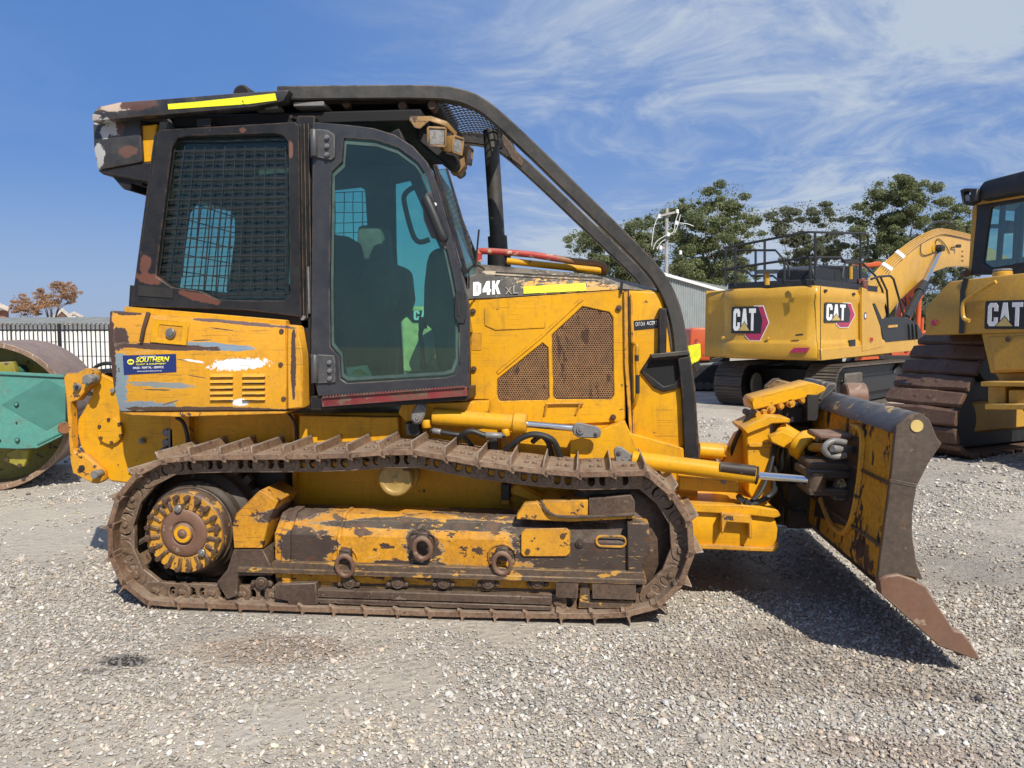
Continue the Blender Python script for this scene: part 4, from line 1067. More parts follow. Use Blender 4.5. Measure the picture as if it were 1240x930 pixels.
# pressed ridge that runs up behind the grilles
bm = BM(); a = [W(602, 452, YH - .006), W(655, 408, YH - .006), W(700, 366, YH - .006), W(706, 362, YH - .006)]; bar(bm, a, .012, .022); part('door_ridge', bm, m_yellow, pn, .004)
bm = BM(); a = yp(YH - .012).poly([(586, 373), (661, 370), (660, 397), (600, 400), (587, 394)]); plate(bm, a, .004); part('door_recess', bm, m_yellow, pn, .003)
def inside(poly, x, y):
    r = False; j = len(poly) - 1
    for i in range(len(poly)):
        xi, yi = poly[i]; xj, yj = poly[j]
        if (yi > y) != (yj > y) and x < (xj - xi) * (y - yi) / (yj - yi) + xi: r = not r
        j = i
    return r
def perforated(poly, Y, hp, name):
    P = [(p.x, p.z) for p in pp(Y, poly)]; x0, x1 = min(p[0] for p in P), max(p[0] for p in P); z0_, z1_ = min(p[1] for p in P), max(p[1] for p in P)
    verts, faces = [], []; rh = hp * .866; r_in = hp * .36; ro_ = hp / math.sqrt(3)
    for j in range(int((z1_ - z0_) / rh) + 2):
        for i in range(int((x1 - x0) / hp) + 2):
            cx = x0 + (i + (.5 if j % 2 else 0)) * hp; cz = z0_ + j * rh
            if not inside(P, cx, cz): continue
            b = len(verts)
            for rr, dy in ((ro_, 0), (r_in, 0), (r_in, .004)):
                for k in range(6):
                    a = pi / 6 + k * pi / 3; verts.append((cx + rr * cos(a), Y + dy, cz + rr * sin(a)))
            for k in range(6):
                l = (k + 1) % 6; faces.append((b + k, b + l, b + 6 + l, b + 6 + k)); faces.append((b + 6 + k, b + 6 + l, b + 12 + l, b + 12 + k))
    me = bpy.data.meshes.new(name); off = OFF[DZ.name]
    me.from_pydata([(x - off.x, y - off.y, z - off.z) for x, y, z in verts], [], faces); me.materials.append(m_grille)
    o = bpy.data.objects.new(name, me); COL.objects.link(o); o.parent = pn; OFF[o.name] = off
perforated(G1, YH + .002, .0142, 'grille_mesh'); perforated(G2, YH + .002, .0142, 'grille_mesh')
for G in (G1, G2):
    bm = BM(); plate(bm, pp(YH + .010, G), .001); part('grille_backing', bm, m_void, pn)  # black sheet painted as the darkness behind the holes
bm = BM()
for x, y in ((572.5, 377), (573.5, 447), (749.5, 373), (742.5, 505.5)): ycyl(bm, x, y, YH - .02, YH, 3.6, 14); ycyl(bm, x, y, YH - .026, YH, 2.0, 6)
part('door_bolt', bm, m_rustbolt, pn, .001)
bm = BM(); tube(bm, smooth_path([W(659, 503, YH - .01), W(662, 491, YH - .02), W(665, 489, YH - .02), W(704, 488.5, YH - .02), W(702, 491, YH - .02), W(697, 502, YH - .01)], 4), .007, 6); part('pull_handle', bm, m_yellow_old, pn)
bm = BM(); plate(bm, pp(YH - .009, [(571, 403), (583, 403), (583, 424), (571, 424)]), .003); part('faded_label', bm, m_yellow_old, pn)
# black scraped top of the hood
HT = [(566, 319), (582, 319), (660, 325), (735, 333), (756, 338), (775, 345), (800, 352), (800, 354), (757, 350), (735, 351), (600, 360.5), (566, 362)]
th = BM()
lo = pp(YH + .004, [(566, 362), (600, 360.5), (735, 351), (757, 350), (800, 353.5)])
hi = pp(YH + .05, [(566, 331), (600, 333.5), (735, 341.5), (757, 345), (800, 352.5)])
tp = pp(YH + .13, [(566, 319), (600, 321.5), (735, 334), (762, 341), (800, 351)])
L1 = [list(lo), list(hi), list(tp)]
for row in (tp, hi, lo): L1.append([Vector((p.x, 2 * YC - p.y, p.z)) for p in row])
for ra, rb in zip(L1, L1[1:]):
    va = [th.verts.new(p) for p in ra]; vb = [th.verts.new(p) for p in rb]
    for i in range(len(va) - 1): th.faces.new((va[i], va[i + 1], vb[i + 1], vb[i]))
bmesh.ops.remove_doubles(th, verts=th.verts, dist=1e-5)
ht = part('hood_top', th, m_band, hd, .004, smooth=30)
# decals: model plate and yellow reflective strip on the black band
dn = (hi[1] - lo[1]).normalized(); dx = (lo[2] - lo[1]).normalized(); nb = dx.cross(dn)
def on_band(px, py):
    o = lo[0]; d_ = ray(px, py); return CAM + d_ * ((o - CAM).dot(nb) / d_.dot(nb)) + nb * .002
o1 = on_band(573, 358.6); f = YH / FPX
bm = BM(); block_text(bm, 'D4K', o1, dx, dn, 10.4 * f, 18 * f, 1.2 * f, nb, -.001); part('lettering', bm, m_white, ht, smooth=0)
o2 = on_band(612, 356.5); bm = BM(); block_text(bm, 'XL', o2, dx, dn, 8 * f, 9 * f, 1.5 * f, nb, -.001); part('lettering', bm, m_grouser, ht, smooth=0)
bm = BM(); plate(bm, [on_band(634, 347.3), on_band(709, 342.5), on_band(710, 352), on_band(634, 355.8)], .001, n=nb); part('reflective_strip', bm, m_hiviz, ht)
bm = BM(); bar(bm, [W(578, 322, YH + .14), W(640, 328, YH + .14), W(700, 333, YH + .14)], .02, .012); bar(bm, [W(600, 330, YH + .04), W(730, 337, YH + .04)], .006, .010); part('hood_seam', bm, m_blacktube, ht)
# red and yellow hand rails over the hood
bm = BM(); rail = smooth_path([W(580, 317, 4.7), W(580, 308, 4.7), W(585, 304, 4.7), W(640, 308, 4.7), W(676, 313.5, 4.7)], 5)
tube(bm, rail, .020, 10); part('hood_rail', bm, m_redpaint, DZ)
bm = BM(); tube(bm, smooth_path([W(676, 313.5, 4.7), W(700, 317, 4.7), W(722, 319, 4.7), W(731, 323, 4.71), W(732, 332, 4.73)], 5), .020, 10); part('hood_rail', bm, m_rustpaint, DZ, label='rusty front end of the hood rail')
bm = BM(); tube(bm, [W(614, 316, 4.85), W(660, 321, 4.85), W(729, 328, 4.85)], .021, 10); part('hood_rail', bm, m_yellow, DZ, label='yellow rail behind the red one')
# exhaust stack, antenna
bm = BM(); e0, e1 = W(604.5, 322, YC), W(594, 158, YC)
tube(bm, [e0, e0.lerp(e1, .22), e0.lerp(e1, .221), e1], [.062, .062, .048, .048], 20); part('exhaust_stack', bm, m_blacktube, DZ)
bm = BM(); tube(bm, [e0 - Vector((0, 0, .1)), e0 + Vector((0, 0, .09))], .075, 20); part('exhaust_collar', bm, m_black, DZ, .004)
bm = BM(); tube(bm, [W(576, 320, 4.45), W(580, 278, 4.45)], .006, 6); tube(bm, [W(752, 356, YH - .02), W(753, 341, YH - .02)], .008, 6); part('antenna', bm, m_rubber, DZ)
# front cowl
FC = [(758, 350.5), (790, 351), (801, 353), (806, 372), (812, 420), (826, 470), (842, 535), (842, 556), (800, 556), (762, 530)]
bm = BM(); plate(bm, pp(YH, FC), 2 * (YC - YH)); fc = part('front_cowl', bm, m_yellow, DZ, .022, seg=3)
bm = BM(); bar(bm, [W(757.5, 352, YH - .012), W(758.5, 440, YH - .012), W(766, 548, YH - .012)], .03, .022); bar(bm, [W(764.5, 356, YH - .008), W(766, 470, YH - .008), W(768, 545, YH - .008)], .02, .012); part('hinge_strip', bm, m_yellow_old, fc, .002)
bm = BM(); bar(bm, [W(761, 352, YH - .009), W(762, 440, YH - .009), W(767, 548, YH - .009)], .040, .003); part('hinge_gap', bm, m_dark, fc)
bm = BM(); tube(bm, smooth_path([W(765, 415, YH), W(771, 418, YH - .06), W(771, 430, YH - .06)], 4), .012, 8); tube(bm, [W(771, 437, YH - .06), W(772, 454, YH - .06)], .012, 8); tube(bm, smooth_path([W(772, 476, YH - .06), W(769, 488, YH - .04), W(764, 496, YH)], 4), .011, 8); part('grab_rail', bm, m_yellow, fc)
bm = BM(); tube(bm, [W(771, 430, YH - .06), W(771, 437, YH - .06)], .0125, 8); tube(bm, [W(772, 454, YH - .06), W(772, 476, YH - .06)], .0125, 8); part('rail_grip', bm, m_rubber, fc)
bm = BM(); plate(bm, pp(YH - .003, [(767.5, 388.5), (797, 386), (798, 397), (768, 400)]), .003); part('engine_sticker', bm, m_blackprint, fc)
part('lettering', text_bm('CAT C4.4', W(769.5, 395, YH - .004), dx, Vector((0, 0, 1)), 11 * f, 4.6 * f, .0005, .0), m_white, fc, smooth=0)
part('lettering', text_bm('ACERT', W(783, 394.0, YH - .004), dx, Vector((0, 0, 1)), 12.5 * f, 4.6 * f, .0005, .01), m_white, fc, smooth=0)
LB = [(775, 450), (786, 433), (800, 430), (836, 427), (832, 455), (821, 471), (803, 475), (792, 470)]
bm = BM(); plate(bm, pp(YH - .02, LB), .06, [pp(YH - .02, [(780, 450), (789, 437), (826, 434), (823, 455), (816, 465), (804, 468)])]); hl = part('headlight_recess', bm, m_black, fc, .006)
bm = BM(); plate(bm, pp(YH - .005, [(779, 450), (788, 436), (827, 433), (824, 456), (816, 466), (803, 469)]), .01); part('headlight_glass', bm, m_void, fc)
bm = BM(); pbox(bm, 798, 373, 807, 432, YH - .05, YH + .02); part('cowl_trim', bm, m_black, fc, .008)
# foot of the riser
bm = BM(); plate(bm, pp(YH - .06, [(788, 429), (834, 424.5), (836, 429.5), (790, 434)]), .14); part('riser_foot', bm, m_blacktube, DZ, .003)
bm = BM(); plate(bm, pp(YH - .05, [(821, 434), (836, 431), (842, 480), (846, 556), (829, 556), (826, 480)]), .10); part('riser_post', bm, m_black, DZ, .005)
bm = BM(); plate(bm, pp(YH - .04, [(836, 431), (842, 470), (848, 556), (845, 556), (841, 490), (834, 440)]), .16); part('riser_post', bm, m_link, DZ, .003)
bm = BM(); plate(bm, pp(4.75, [(833, 419), (848, 416), (849, 432), (846, 437), (837, 442)]), .03); mk = part('marker_plate', bm, m_hiviz, DZ, .002)
bm = BM(); plate(bm, pp(4.76, [(838, 440), (847, 437), (848, 446), (843, 452)]), .05); part('marker_bracket', bm, m_dark, DZ, .003)
# lift cylinder
def cylinder_px(a, b, ra, name, m, seg=18, parent=None, Y=None): 
    bm = BM(); tube(bm, [a, b], ra, seg); return part(name, bm, m, parent or DZ, .004)
A, B = W(524, 504, 4.36), W(638, 513.5, 4.36)
lc = cylinder_px(A, B, .048, 'lift_cylinder', m_yellow)
bm = BM(); tube(bm, [W(621, 512, 4.36), W(638, 513.5, 4.36)], .060, 18); part('cylinder_collar', bm, m_yellow, lc, .006)
bm = BM(); tube(bm, [B, W(700, 519, 4.36)], .020, 14); part('cylinder_rod', bm, m_chrome, lc)
bm = BM(); tube(bm, [W(516, 508, 4.36), W(517, 518, 4.36)], .03, 10); tube(bm, [W(612, 519, 4.34), W(613, 528, 4.34)], .025, 10); part('hose_port', bm, m_yellow, lc, .004)
def eye(pts, pins, Y, nm):
    b = BM(); plate(b, pp(Y, pts), .03); e = part(nm, b, m_grey, lc, .006)
    b = BM()
    for x, y, r in pins: ycyl(b, x, y, Y - .012, Y + .01, r, 16); ycyl(b, x, y, Y - .018, Y, r * .45, 8)
    part('eye_pin', b, m_grey, lc, .002)
eye([(505, 488), (509, 486), (515, 489), (517, 496), (512, 508), (508, 514), (501, 514), (497, 508), (498, 501)], [(510.5, 493, 3.4), (504.5, 507, 5)], 4.30, 'rod_eye')
eye([(693, 518), (696, 513), (702, 512), (724, 517), (728, 522), (727, 529), (722, 531), (700, 530), (694, 526)], [(703, 521, 5), (722, 525, 2.5)], 4.30, 'rod_eye')
eye([(743, 545), (747, 541), (752, 541), (768, 553), (773, 560), (745, 560)], [(750, 548, 3), (764, 557, 2.4)], 4.28, 'rod_eye')
bm = BM()
tube(bm, smooth_path([W(522, 521, 4.34), W(545, 525, 4.33), W(560, 528, 4.34), W(572, 540, 4.40)], 5), .014, 8)
tube(bm, smooth_path([W(612, 527, 4.33), W(588, 527, 4.31), W(572, 522, 4.30), W(560, 526, 4.31), W(548, 542, 4.38)], 5), .016, 8)
tube(bm, smooth_path([W(612, 545, 4.38), W(632, 530, 4.34), W(650, 526, 4.33), W(670, 534, 4.34), W(680, 558, 4.4)], 5), .018, 8)
tube(bm, smooth_path([W(645, 535, 4.4), W(655, 528, 4.36), W(664, 536, 4.37), W(669, 556, 4.42)], 5), .016, 8)
part('hydraulic_hose', bm, m_rubber, DZ)
bm = BM(); tube(bm, [W(588, 527, 4.31), W(608, 527.5, 4.325)], .018, 8); tube(bm, [W(524, 521.5, 4.34), W(534, 523, 4.335)], .017, 8); part('hose_fitting', bm, m_grey, DZ, .002)
bm = BM(); pbox(bm, 592, 531, 602, 548, 4.38, 4.44); pbox(bm, 491, 512, 508, 528, 4.36, 4.44); part('hose_clamp', bm, m_dark, DZ, .004)

# ------------------------------------------------------------------ push frame
YF = 4.30
bm = BM(); plate(bm, pp(YF, [(765, 605), (822, 618), (938, 626), (942, 640), (941, 656), (936, 666), (845, 662), (765, 640)]), 2 * (YC - YF)); pf = part('push_frame', bm, m_yellow, DZ, .010, seg=2)
bm = BM(); plate(bm, pp(YF - .03, [(820, 610), (905, 612), (942, 618), (946, 625), (938, 628), (905, 624), (822, 619.5)]), 2 * (YC - YF) + .06); part('frame_flange', bm, m_yellow, pf, .006)
bm = BM(); plate(bm, pp(YF - .03, [(845, 660), (935, 664), (943, 657), (945, 661), (938, 669), (846, 665)]), 2 * (YC - YF) + .06); part('frame_flange', bm, m_yellow_old, pf, .005)
bm = BM(); plate(bm, pp(YF - .07, [(874, 622), (911, 625), (911, 652), (907, 653), (907, 634), (880, 632), (876, 647), (873, 646)]), .08); part('frame_step', bm, m_yellow_old, pf, .004)
bm = BM(); plate(bm, pp(4.34, [(822, 577), (892, 582), (897, 590), (894, 597), (822, 594)]), .12); sa = part('support_arm', bm, m_yellow, pf, .006)
bm = BM(); ycyl(bm, 876.5, 583.5, 4.325, 4.36, 3.4, 10); ycyl(bm, 876.5, 583.5, 4.32, 4.33, 2.2, 10); part('arm_bolt', bm, m_grey, sa, .001)
bm = BM(); plate(bm, pp(4.62, [(845, 538), (882, 540), (882, 554), (845, 552)]), .12); plate(bm, pp(4.6, [(846, 555), (868, 556), (868, 572), (846, 570)]), .1); part('trunnion_arm', bm, m_yellow, pf, .006)
bm = BM(); tube(bm, [W(846, 545, 4.6), W(876, 547.5, 4.6)], .045, 16); part('trunnion_tube', bm, m_yellow, pf, .003)
bm = BM(); plate(bm, pp(4.66, [(866, 575), (892, 526), (905, 520), (906, 610), (870, 612)]), .10); part('tower_web', bm, m_yellow, pf, .006)
bm = BM(); plate(bm, pp(4.50, [(904, 520), (932, 508), (933, 540), (935, 600), (931, 610), (915, 612), (906, 596)]), .25); tw_ = part('tower_post', bm, m_yellow, pf, .006)
bm = BM(); plate(bm, pp(4.47, [(899, 519), (931, 504), (944, 505), (957, 507), (957, 512), (935, 513), (930, 516), (905, 526)]), .34); part('tower_cap', bm, m_yellow, pf, .005)
bm = BM(); pbox(bm, 907, 537, 934, 542, 4.48, 4.52); part('tower_band', bm, m_yellow, pf, .004)
bm = BM()
for x, y in ((898, 605), (906, 610)): ycyl(bm, x, y, YF - .02, YF + .05, 4, 10)
tube(bm, smooth_path([W(905, 613, YF + .02), W(920, 607, YF + .02), W(932, 600, YF + .04), W(938, 592, YF + .1), W(936, 575, YF + .2)], 5), .016, 8)
tube(bm, smooth_path([W(948, 520, 4.7), W(945, 545, 4.72), W(946, 580, 4.8)], 5), .018, 8)
tube(bm, smooth_path([W(958, 520, 4.75), W(956, 550, 4.75), W(957, 590, 4.8)], 5), .018, 8)
for P_ in ([(900, 612, 4.32), (918, 600, 4.4), (930, 575, 4.46), (938, 545, 4.5), (946, 530, 4.54)], [(952, 512, 4.7), (962, 530, 4.6), (972, 556, 4.5), (985, 568, 4.4)], [(915, 497, 4.6), (902, 512, 4.62), (888, 540, 4.66), (880, 580, 4.7)], [(940, 520, 4.8), (937, 560, 4.78), (950, 610, 4.7), (975, 620, 4.6)]):
    tube(bm, smooth_path([W(*q) for q in P_], 5), .013, 8)
part('blade_hose', bm, m_rubber, DZ)
# hose guard on top of the tower
HG = [(910, 487), (913, 482), (983, 463), (999, 468), (1001, 472), (990, 479), (912, 497)]
bm = BM(); plate(bm, pp(4.62, HG), .26); hg = part('hose_guard', bm, m_yellow, DZ, .006)
bm = BM()
for i, x in enumerate((917, 926, 934, 946, 958, 972)): ycyl(bm, x, 503 - i * 3.6, 4.62, 4.75, 5.5 if i % 2 == 0 else 4, 10); ycyl(bm, x, 503 - i * 3.6, 4.60, 4.62, 2.5, 8)
part('hose_fitting', bm, m_yellow_old, DZ, .003)
bm = BM(); pbox(bm, 978, 478, 991, 510, 4.6, 4.8); pbox(bm, 948, 492, 980, 512, 4.7, 4.9); ycyl(bm, 910, 502, 4.62, 4.8, 4, 12); part('valve_block', bm, m_dark, DZ, .004)
# tilt cylinder
bm = BM(); t0, t1 = W(944, 523, 4.55), W(981, 545, 4.42); tube(bm, [t0, t1], .060, 18); tc_ = part('tilt_cylinder', bm, m_yellow, DZ, .005)
bm = BM(); tube(bm, [W(966, 535, 4.47), W(980, 544.5, 4.42)], .085, 20); part('cylinder_collar', bm, m_yellow, tc_, .008)
bm = BM(); tube(bm, [W(980, 540, 4.415), W(984, 541, 4.39)], .055, 18); part('cylinder_gland', bm, m_dark, tc_)
bm = BM(); plate(bm, pp(4.42, [(931, 528), (947, 522), (965, 532), (952, 540), (950, 543), (934, 536)]), .05); part('valve_cover', bm, m_yellow, tc_, .006)
bm = BM(); tube(bm, [W(980, 541, 4.4), W(1002, 543, 4.3)], .026, 12); part('cylinder_rod', bm, m_yellow_old, tc_)
# angle cylinder
A, B = W(765, 556, 4.30), W(915, 575.5, 4.22)
ac2 = cylinder_px(A, B, .047, 'angle_cylinder', m_yellow)
bm = BM(); tube(bm, [W(872, 565.5, 4.215), W(915, 570.5, 4.19)], .030, 12); part('cylinder_wear_strip', bm, m_link, ac2)
bm = BM(); tube(bm, [B, B.lerp(A, -.018)], .050, 18); part('cylinder_gland', bm, m_dark, ac2, .003)
bm = BM(); tube(bm, [B, W(980, 581, 4.14)], .021, 14); part('cylinder_rod', bm, m_chrome, ac2)

# ------------------------------------------------------------------ blade
YB, YB2 = 3.55, 6.05
EP = [(1085, 515), (1103, 501), (1115, 500), (1126, 508), (1135, 530), (1141, 537), (1134, 547), (1124, 562), (1110, 590), (1105, 622), (1105, 650), (1110, 682), (1124, 714), (1153, 760), (1163, 764), (1185, 798), (1174, 794), (1149, 785), (1135, 780), (1064, 716), (1063, 700), (1068, 660), (1073, 622), (1080, 569)]
MB = [(1086, 517), (1102, 503), (1114, 502), (1124, 512), (1131, 534), (1117, 558), (1102, 590), (1097, 622), (1097, 650), (1102, 682), (1116, 716), (1140, 760), (1164, 789), (1150, 776), (1130, 756), (1068, 708), (1067, 700), (1071, 660), (1076, 622), (1083, 569)]
bm = BM(); f0 = pp(YB + .028, MB)
loft(bm, [f0, [Vector((p.x, YB2, p.z)) for p in f0]]); bl = part('blade', bm, m_blade_back, DZ, 0)
bm = BM(); f0 = pp(YB + .04, [(1136, 750), (1147, 752), (1174, 794), (1160, 794)]); loft(bm, [f0, [Vector((p.x, YB2, p.z)) for p in f0]]); part('cutting_edge', bm, m_bit, bl)
EPu = [(1085, 515), (1103, 501), (1115, 500), (1126, 508), (1135, 530), (1141, 537), (1134, 547), (1124, 562), (1110, 590), (1105, 622), (1105, 650), (1110, 682), (1118, 702), (1100, 698), (1080, 696), (1063, 700), (1068, 660), (1073, 622), (1080, 569)]
for Y in (YB, YB2):
    e = [Vector((p.x, Y, p.z)) for p in pp(YB, EPu)]
    bm = BM(); plate(bm, e, .026); part('blade_end_plate', bm, m_blade_end, bl, .004)
    BT = [(1063, 701), (1072, 696), (1086, 694), (1104, 700), (1119, 709), (1132, 730), (1153, 762), (1163, 764), (1172, 776), (1185, 797), (1174, 795), (1150, 786), (1134, 780), (1064, 717)]
    e = [Vector((p.x, Y - .022, p.z)) for p in pp(YB, BT)]
    bm = BM(); plate(bm, e, .06); part('end_bit', bm, m_bit, bl, .005)
bm = BM(); ycyl(bm, 1110.5, 516, YB - .006, YB + .01, 7.2, 24); part('lifting_hole', bm, m_goldprint, bl, .001)
bm = BM(); e = pp(YB - .003, [(1078, 580), (1110, 586), (1110, 590), (1078, 584)]); plate(bm, e, .004); part('weld_seam', bm, m_link, bl)
# black scraped plate along the top of the blade
bm = BM(); tpx = [(1083, 520), (1085, 514), (1102, 500.6), (1113, 500), (1102, 504), (1088, 518), (1086, 524)]
f0 = pp(YB + .03, [(1079, 524), (1084, 514), (1102, 500.2), (1113, 499.6), (1117, 504), (1102, 505), (1089, 518), (1085, 526)]); loft(bm, [f0, [Vector((p.x, 5.0, p.z)) for p in f0]]); part('blade_top_plate', bm, m_blade_top, bl, .004)
bm = BM(); z_ = pp(YB + .03, [(1080, 524), (1098, 498), (1112, 498), (1112, 505), (1090, 526)]); loft(bm, [[Vector((p.x, 4.7, p.z + .05)) for p in z_], [Vector((p.x, 5.2, p.z + .05)) for p in z_]]); part('spill_guard', bm, m_blade_top, bl, .006)
bm = BM(); c = W(1032, 476, 4.75); cyl(bm, (c.x - .06, 4.72, c.z - .02), (c.x + .06, 4.72, c.z - .02), .085, 20); part('guard_tube', bm, m_bit, bl, .008)
# rear mounting pocket and ribs on the back of the blade
def back(y, px, py):                                  # a point on the blade's rear face at depth y
    z = CAM.z + (400 - py) * y / FPX
    prof = [(p.z, p.x) for p in pp(YB + .028, [(1068, 712), (1067, 700), (1071, 660), (1076, 622), (1083, 569), (1086, 517)])]
    x = np.interp(z, [a for a, _ in prof], [b for _, b in prof]); return Vector((x - .006, y, z))
bm = BM(); ring = [(3.98, 0, 520), (3.96, 0, 560), (3.97, 0, 610), (4.02, 0, 632), (4.12, 0, 640), (4.3, 0, 628), (4.5, 0, 600)]
tube(bm, smooth_path([back(4.12, 0, 512)] + [back(*r) for r in ring], 5), .018, 8); part('pocket_rim', bm, m_yellow_old, bl)
bm = BM(); plate(bm, [back(4.0, 0, 525), back(4.0, 0, 612), back(4.08, 0, 632), back(4.6, 0, 620), back(4.6, 0, 520)], .02, n=Vector((-1, 0, 0))); part('pocket_plate', bm, m_dark, bl)
for zz in (580, 655):
    bm = BM(); bar(bm, [back(3.6, 0, zz), back(4.3, 0, zz - (zz - 400) * .16), back(5.0, 0, zz - (zz - 400) * .28)], .014, .01, Vector((0, 0, 1))); part('weld_seam', bm, m_link, bl)
def lug2(z0p, z1p, y, xo, th, m, nm):
    b = BM(); p0 = back(y, 0, z0p); box2(b, (p0.x - xo, y - th / 2, p0.z), (p0.x + .04, y + th / 2, back(y, 0, z1p).z)); return part(nm, b, m, bl, .012)
bm = BM(); p = W(1000, 528, 4.2); box2(bm, (p.x - .06, 4.12, p.z - .01), (p.x + .20, 4.34, p.z + .02)); part('pivot_bracket', bm, m_bit, bl, .01)
bm = BM(); p = W(1000, 562, 4.2); box2(bm, (p.x - .10, 4.12, p.z - .03), (p.x + .22, 4.36, p.z + .02)); part('pivot_bracket', bm, m_link, bl, .01)
bm = BM(); p = W(995, 572, 4.15); box2(bm, (p.x - .09, 4.1, p.z - .025), (p.x + .18, 4.34, p.z + .02)); p = W(995, 594, 4.15); box2(bm, (p.x - .08, 4.1, p.z - .02), (p.x + .18, 4.34, p.z + .02)); part('pivot_bracket', bm, m_link, bl, .008)
bm = BM(); p = W(988, 583, 4.14); cyl(bm, p - Vector((0, 0, .05)), p + Vector((0, 0, .05)), .05, 18); part('pivot_pin', bm, m_chipsteel, bl, .006)
bm = BM(); plate(bm, pp(4.12, [(1012, 590), (1020, 575), (1028, 590), (1028, 606), (1010, 606)]), .06); part('pivot_lug', bm, m_blade_top, bl, .006)
bm = BM(); tube(bm, smooth_path([W(1024, 536, 4.02), W(1010, 534, 4.0), W(1001, 538, 3.99), (W(998, 544, 3.99)), W(1002, 550, 4.0), W(1012, 553, 4.01), W(1024, 551, 4.02)], 5), .016, 10); part('shackle', bm, m_grey, bl)
bm = BM(); tube(bm, [W(1008, 543.5, 3.98), W(1032, 544.5, 4.1)], .020, 12); part('shackle_pin', bm, m_grey, bl, .003)
bm = BM(); c = W(960, 590, 4.8); cyl(bm, (c.x, 4.9, .35), (c.x, 4.9, 1.1), .12, 20); box2(bm, (c.x - .05, 4.72, .35), (c.x + .10, 5.12, .62)); box2(bm, (c.x - .05, 4.75, .8), (c.x + .08, 5.1, .98)); part('centre_pivot', bm, m_link, bl, .01)

# ================================================================== THE YARD
k = mat('gravel_ground'); co = k.co
patch = k.noise(co, .55, 5, .6); patch2 = k.noise(k.scale(co, (1, 1, 1), (0, 0, .5), (7, 3, 0)), 1.7, 6, .65)
sand = k.mix(patch2, (.39, .335, .26), (.52, .46, .37))
v1 = k.voro(co, 46); v2 = k.voro(co, 105); v3 = k.voro(co, 21)
def stone_col(v):
    s_ = k.n('ShaderNodeSeparateColor', v.outputs['Color'])
    c = k.mix(s_.outputs[0], (.30, .265, .22), (.54, .49, .415)); c = k.mix(k.step(s_.outputs[1], .72, .8), c, (.44, .36, .28)); return k.mix(k.step(s_.outputs[2], .84, .9), c, (.17, .17, .175))
stones = k.mix(k.step(k.noise(co, 5, 3, .6), .42, .58), stone_col(v1), stone_col(v2))
edge = k.voro(co, 46, 'DISTANCE_TO_EDGE').outputs['Distance']
stones = k.mix(k.math('MULTIPLY', k.step(edge, .10, .02), .4), stones, (.25, .225, .19))
cov = k.step(k.math('ADD', patch, k.math('MULTIPLY', k.math('SUBTRACT', patch2, .5), .5)), .42, .60)
speck = k.noise(co, 130, 3, .75)
colr_ = k.mix(k.math('MULTIPLY_ADD', cov, .65, .2), k.mix(k.math('MULTIPLY', k.step(speck, .45, .7), .45), sand, (.60, .56, .50)), stones)
colr_ = k.mix(k.math('MULTIPLY', k.step(k.noise(co, 3.1, 6, .7), .56, .74), .4), colr_, (.22, .175, .13))
GS = []
def gspot(px, py, rx, ry, col, amt, rag=.9):
    global colr_
    GS.append((px, py, rx, ry, col, amt))
    c = ground(px, py); d_ = k.vm('LENGTH', k.scale(k.vm('SUBTRACT', co, tuple(c)), (1 / rx, 1 / ry, 0)))
    d_ = k.math('ADD', d_, k.math('MULTIPLY', k.math('SUBTRACT', k.noise(co, 4.5, 6, .7), .5), rag * 2))
    colr_ = k.mix(k.math('MULTIPLY', k.step(d_, 1.0, .45), amt), colr_, col)
gspot(148, 800, .15, .07, (.03, .028, .028), .95)
gspot(115, 812, .10, .05, (.10, .09, .08), .6)
gspot(330, 785, .5, .2, (.24, .15, .085), .5)
gspot(935, 770, .30, .12, (.17, .14, .105), .6)
gspot(950, 810, .8, .35, (.23, .185, .14), .5)
gspot(1130, 840, .3, .1, (.18, .14, .10), .5)
gspot(1080, 905, .5, .12, (.29, .21, .155), .5)
gspot(30, 622, .9, .5, (.50, .44, .34), .5)
gspot(1165, 690, .5, .5, (.24, .22, .195), .6)
gspot(250, 880, .7, .25, (.50, .46, .40), .4)
gspot(640, 900, .8, .2, (.48, .44, .38), .4)
bump = k.math('ADD', k.math('MULTIPLY', k.math('MULTIPLY', k.step(edge, 0, .16), .5), cov), k.math('MULTIPLY', speck, .8))
bump = k.math('ADD', bump, k.math('MULTIPLY', k.step(v3.outputs['Distance'], .6, .1), .6))
bump = k.math('ADD', bump, k.math('MULTIPLY', patch2, 2.5))
m_ground = fin(k, colr_, .9, 0, bump, .75, .016)

def undul(x, y):
    d2 = min(1, max(0, (abs(y - 4.9) - 1.6) / 1.0))
    return (.012 * math.sin(x * 1.7 + y * .9) + .010 * math.sin(x * 3.1 - y * 2.3 + 1) + .006 * math.sin(x * 6.3 + y * 5.1)) * d2
xs = np.concatenate([[-900, -300, -100, -40, -18], np.arange(-8, 8.01, .16), [18, 40, 100, 300, 900]])
ys = np.concatenate([[-60, -10, 0], np.arange(2, 11.01, .16), [16, 30, 60, 140, 400, 1500]])
vv = [(x, y, undul(x, y) - .004 if (-8 <= x <= 8 and 2 <= y <= 11) else -.004) for y in ys for x in xs]; nx = len(xs)
ff = [(j * nx + i, j * nx + i + 1, (j + 1) * nx + i + 1, (j + 1) * nx + i) for j in range(len(ys) - 1) for i in range(nx - 1)]
me = bpy.data.meshes.new('gravel_ground'); me.from_pydata(vv, [], ff); me.materials.append(m_ground); me.shade_smooth()
gr = bpy.data.objects.new('ground', me); COL.objects.link(gr); gr['kind'] = 'structure'

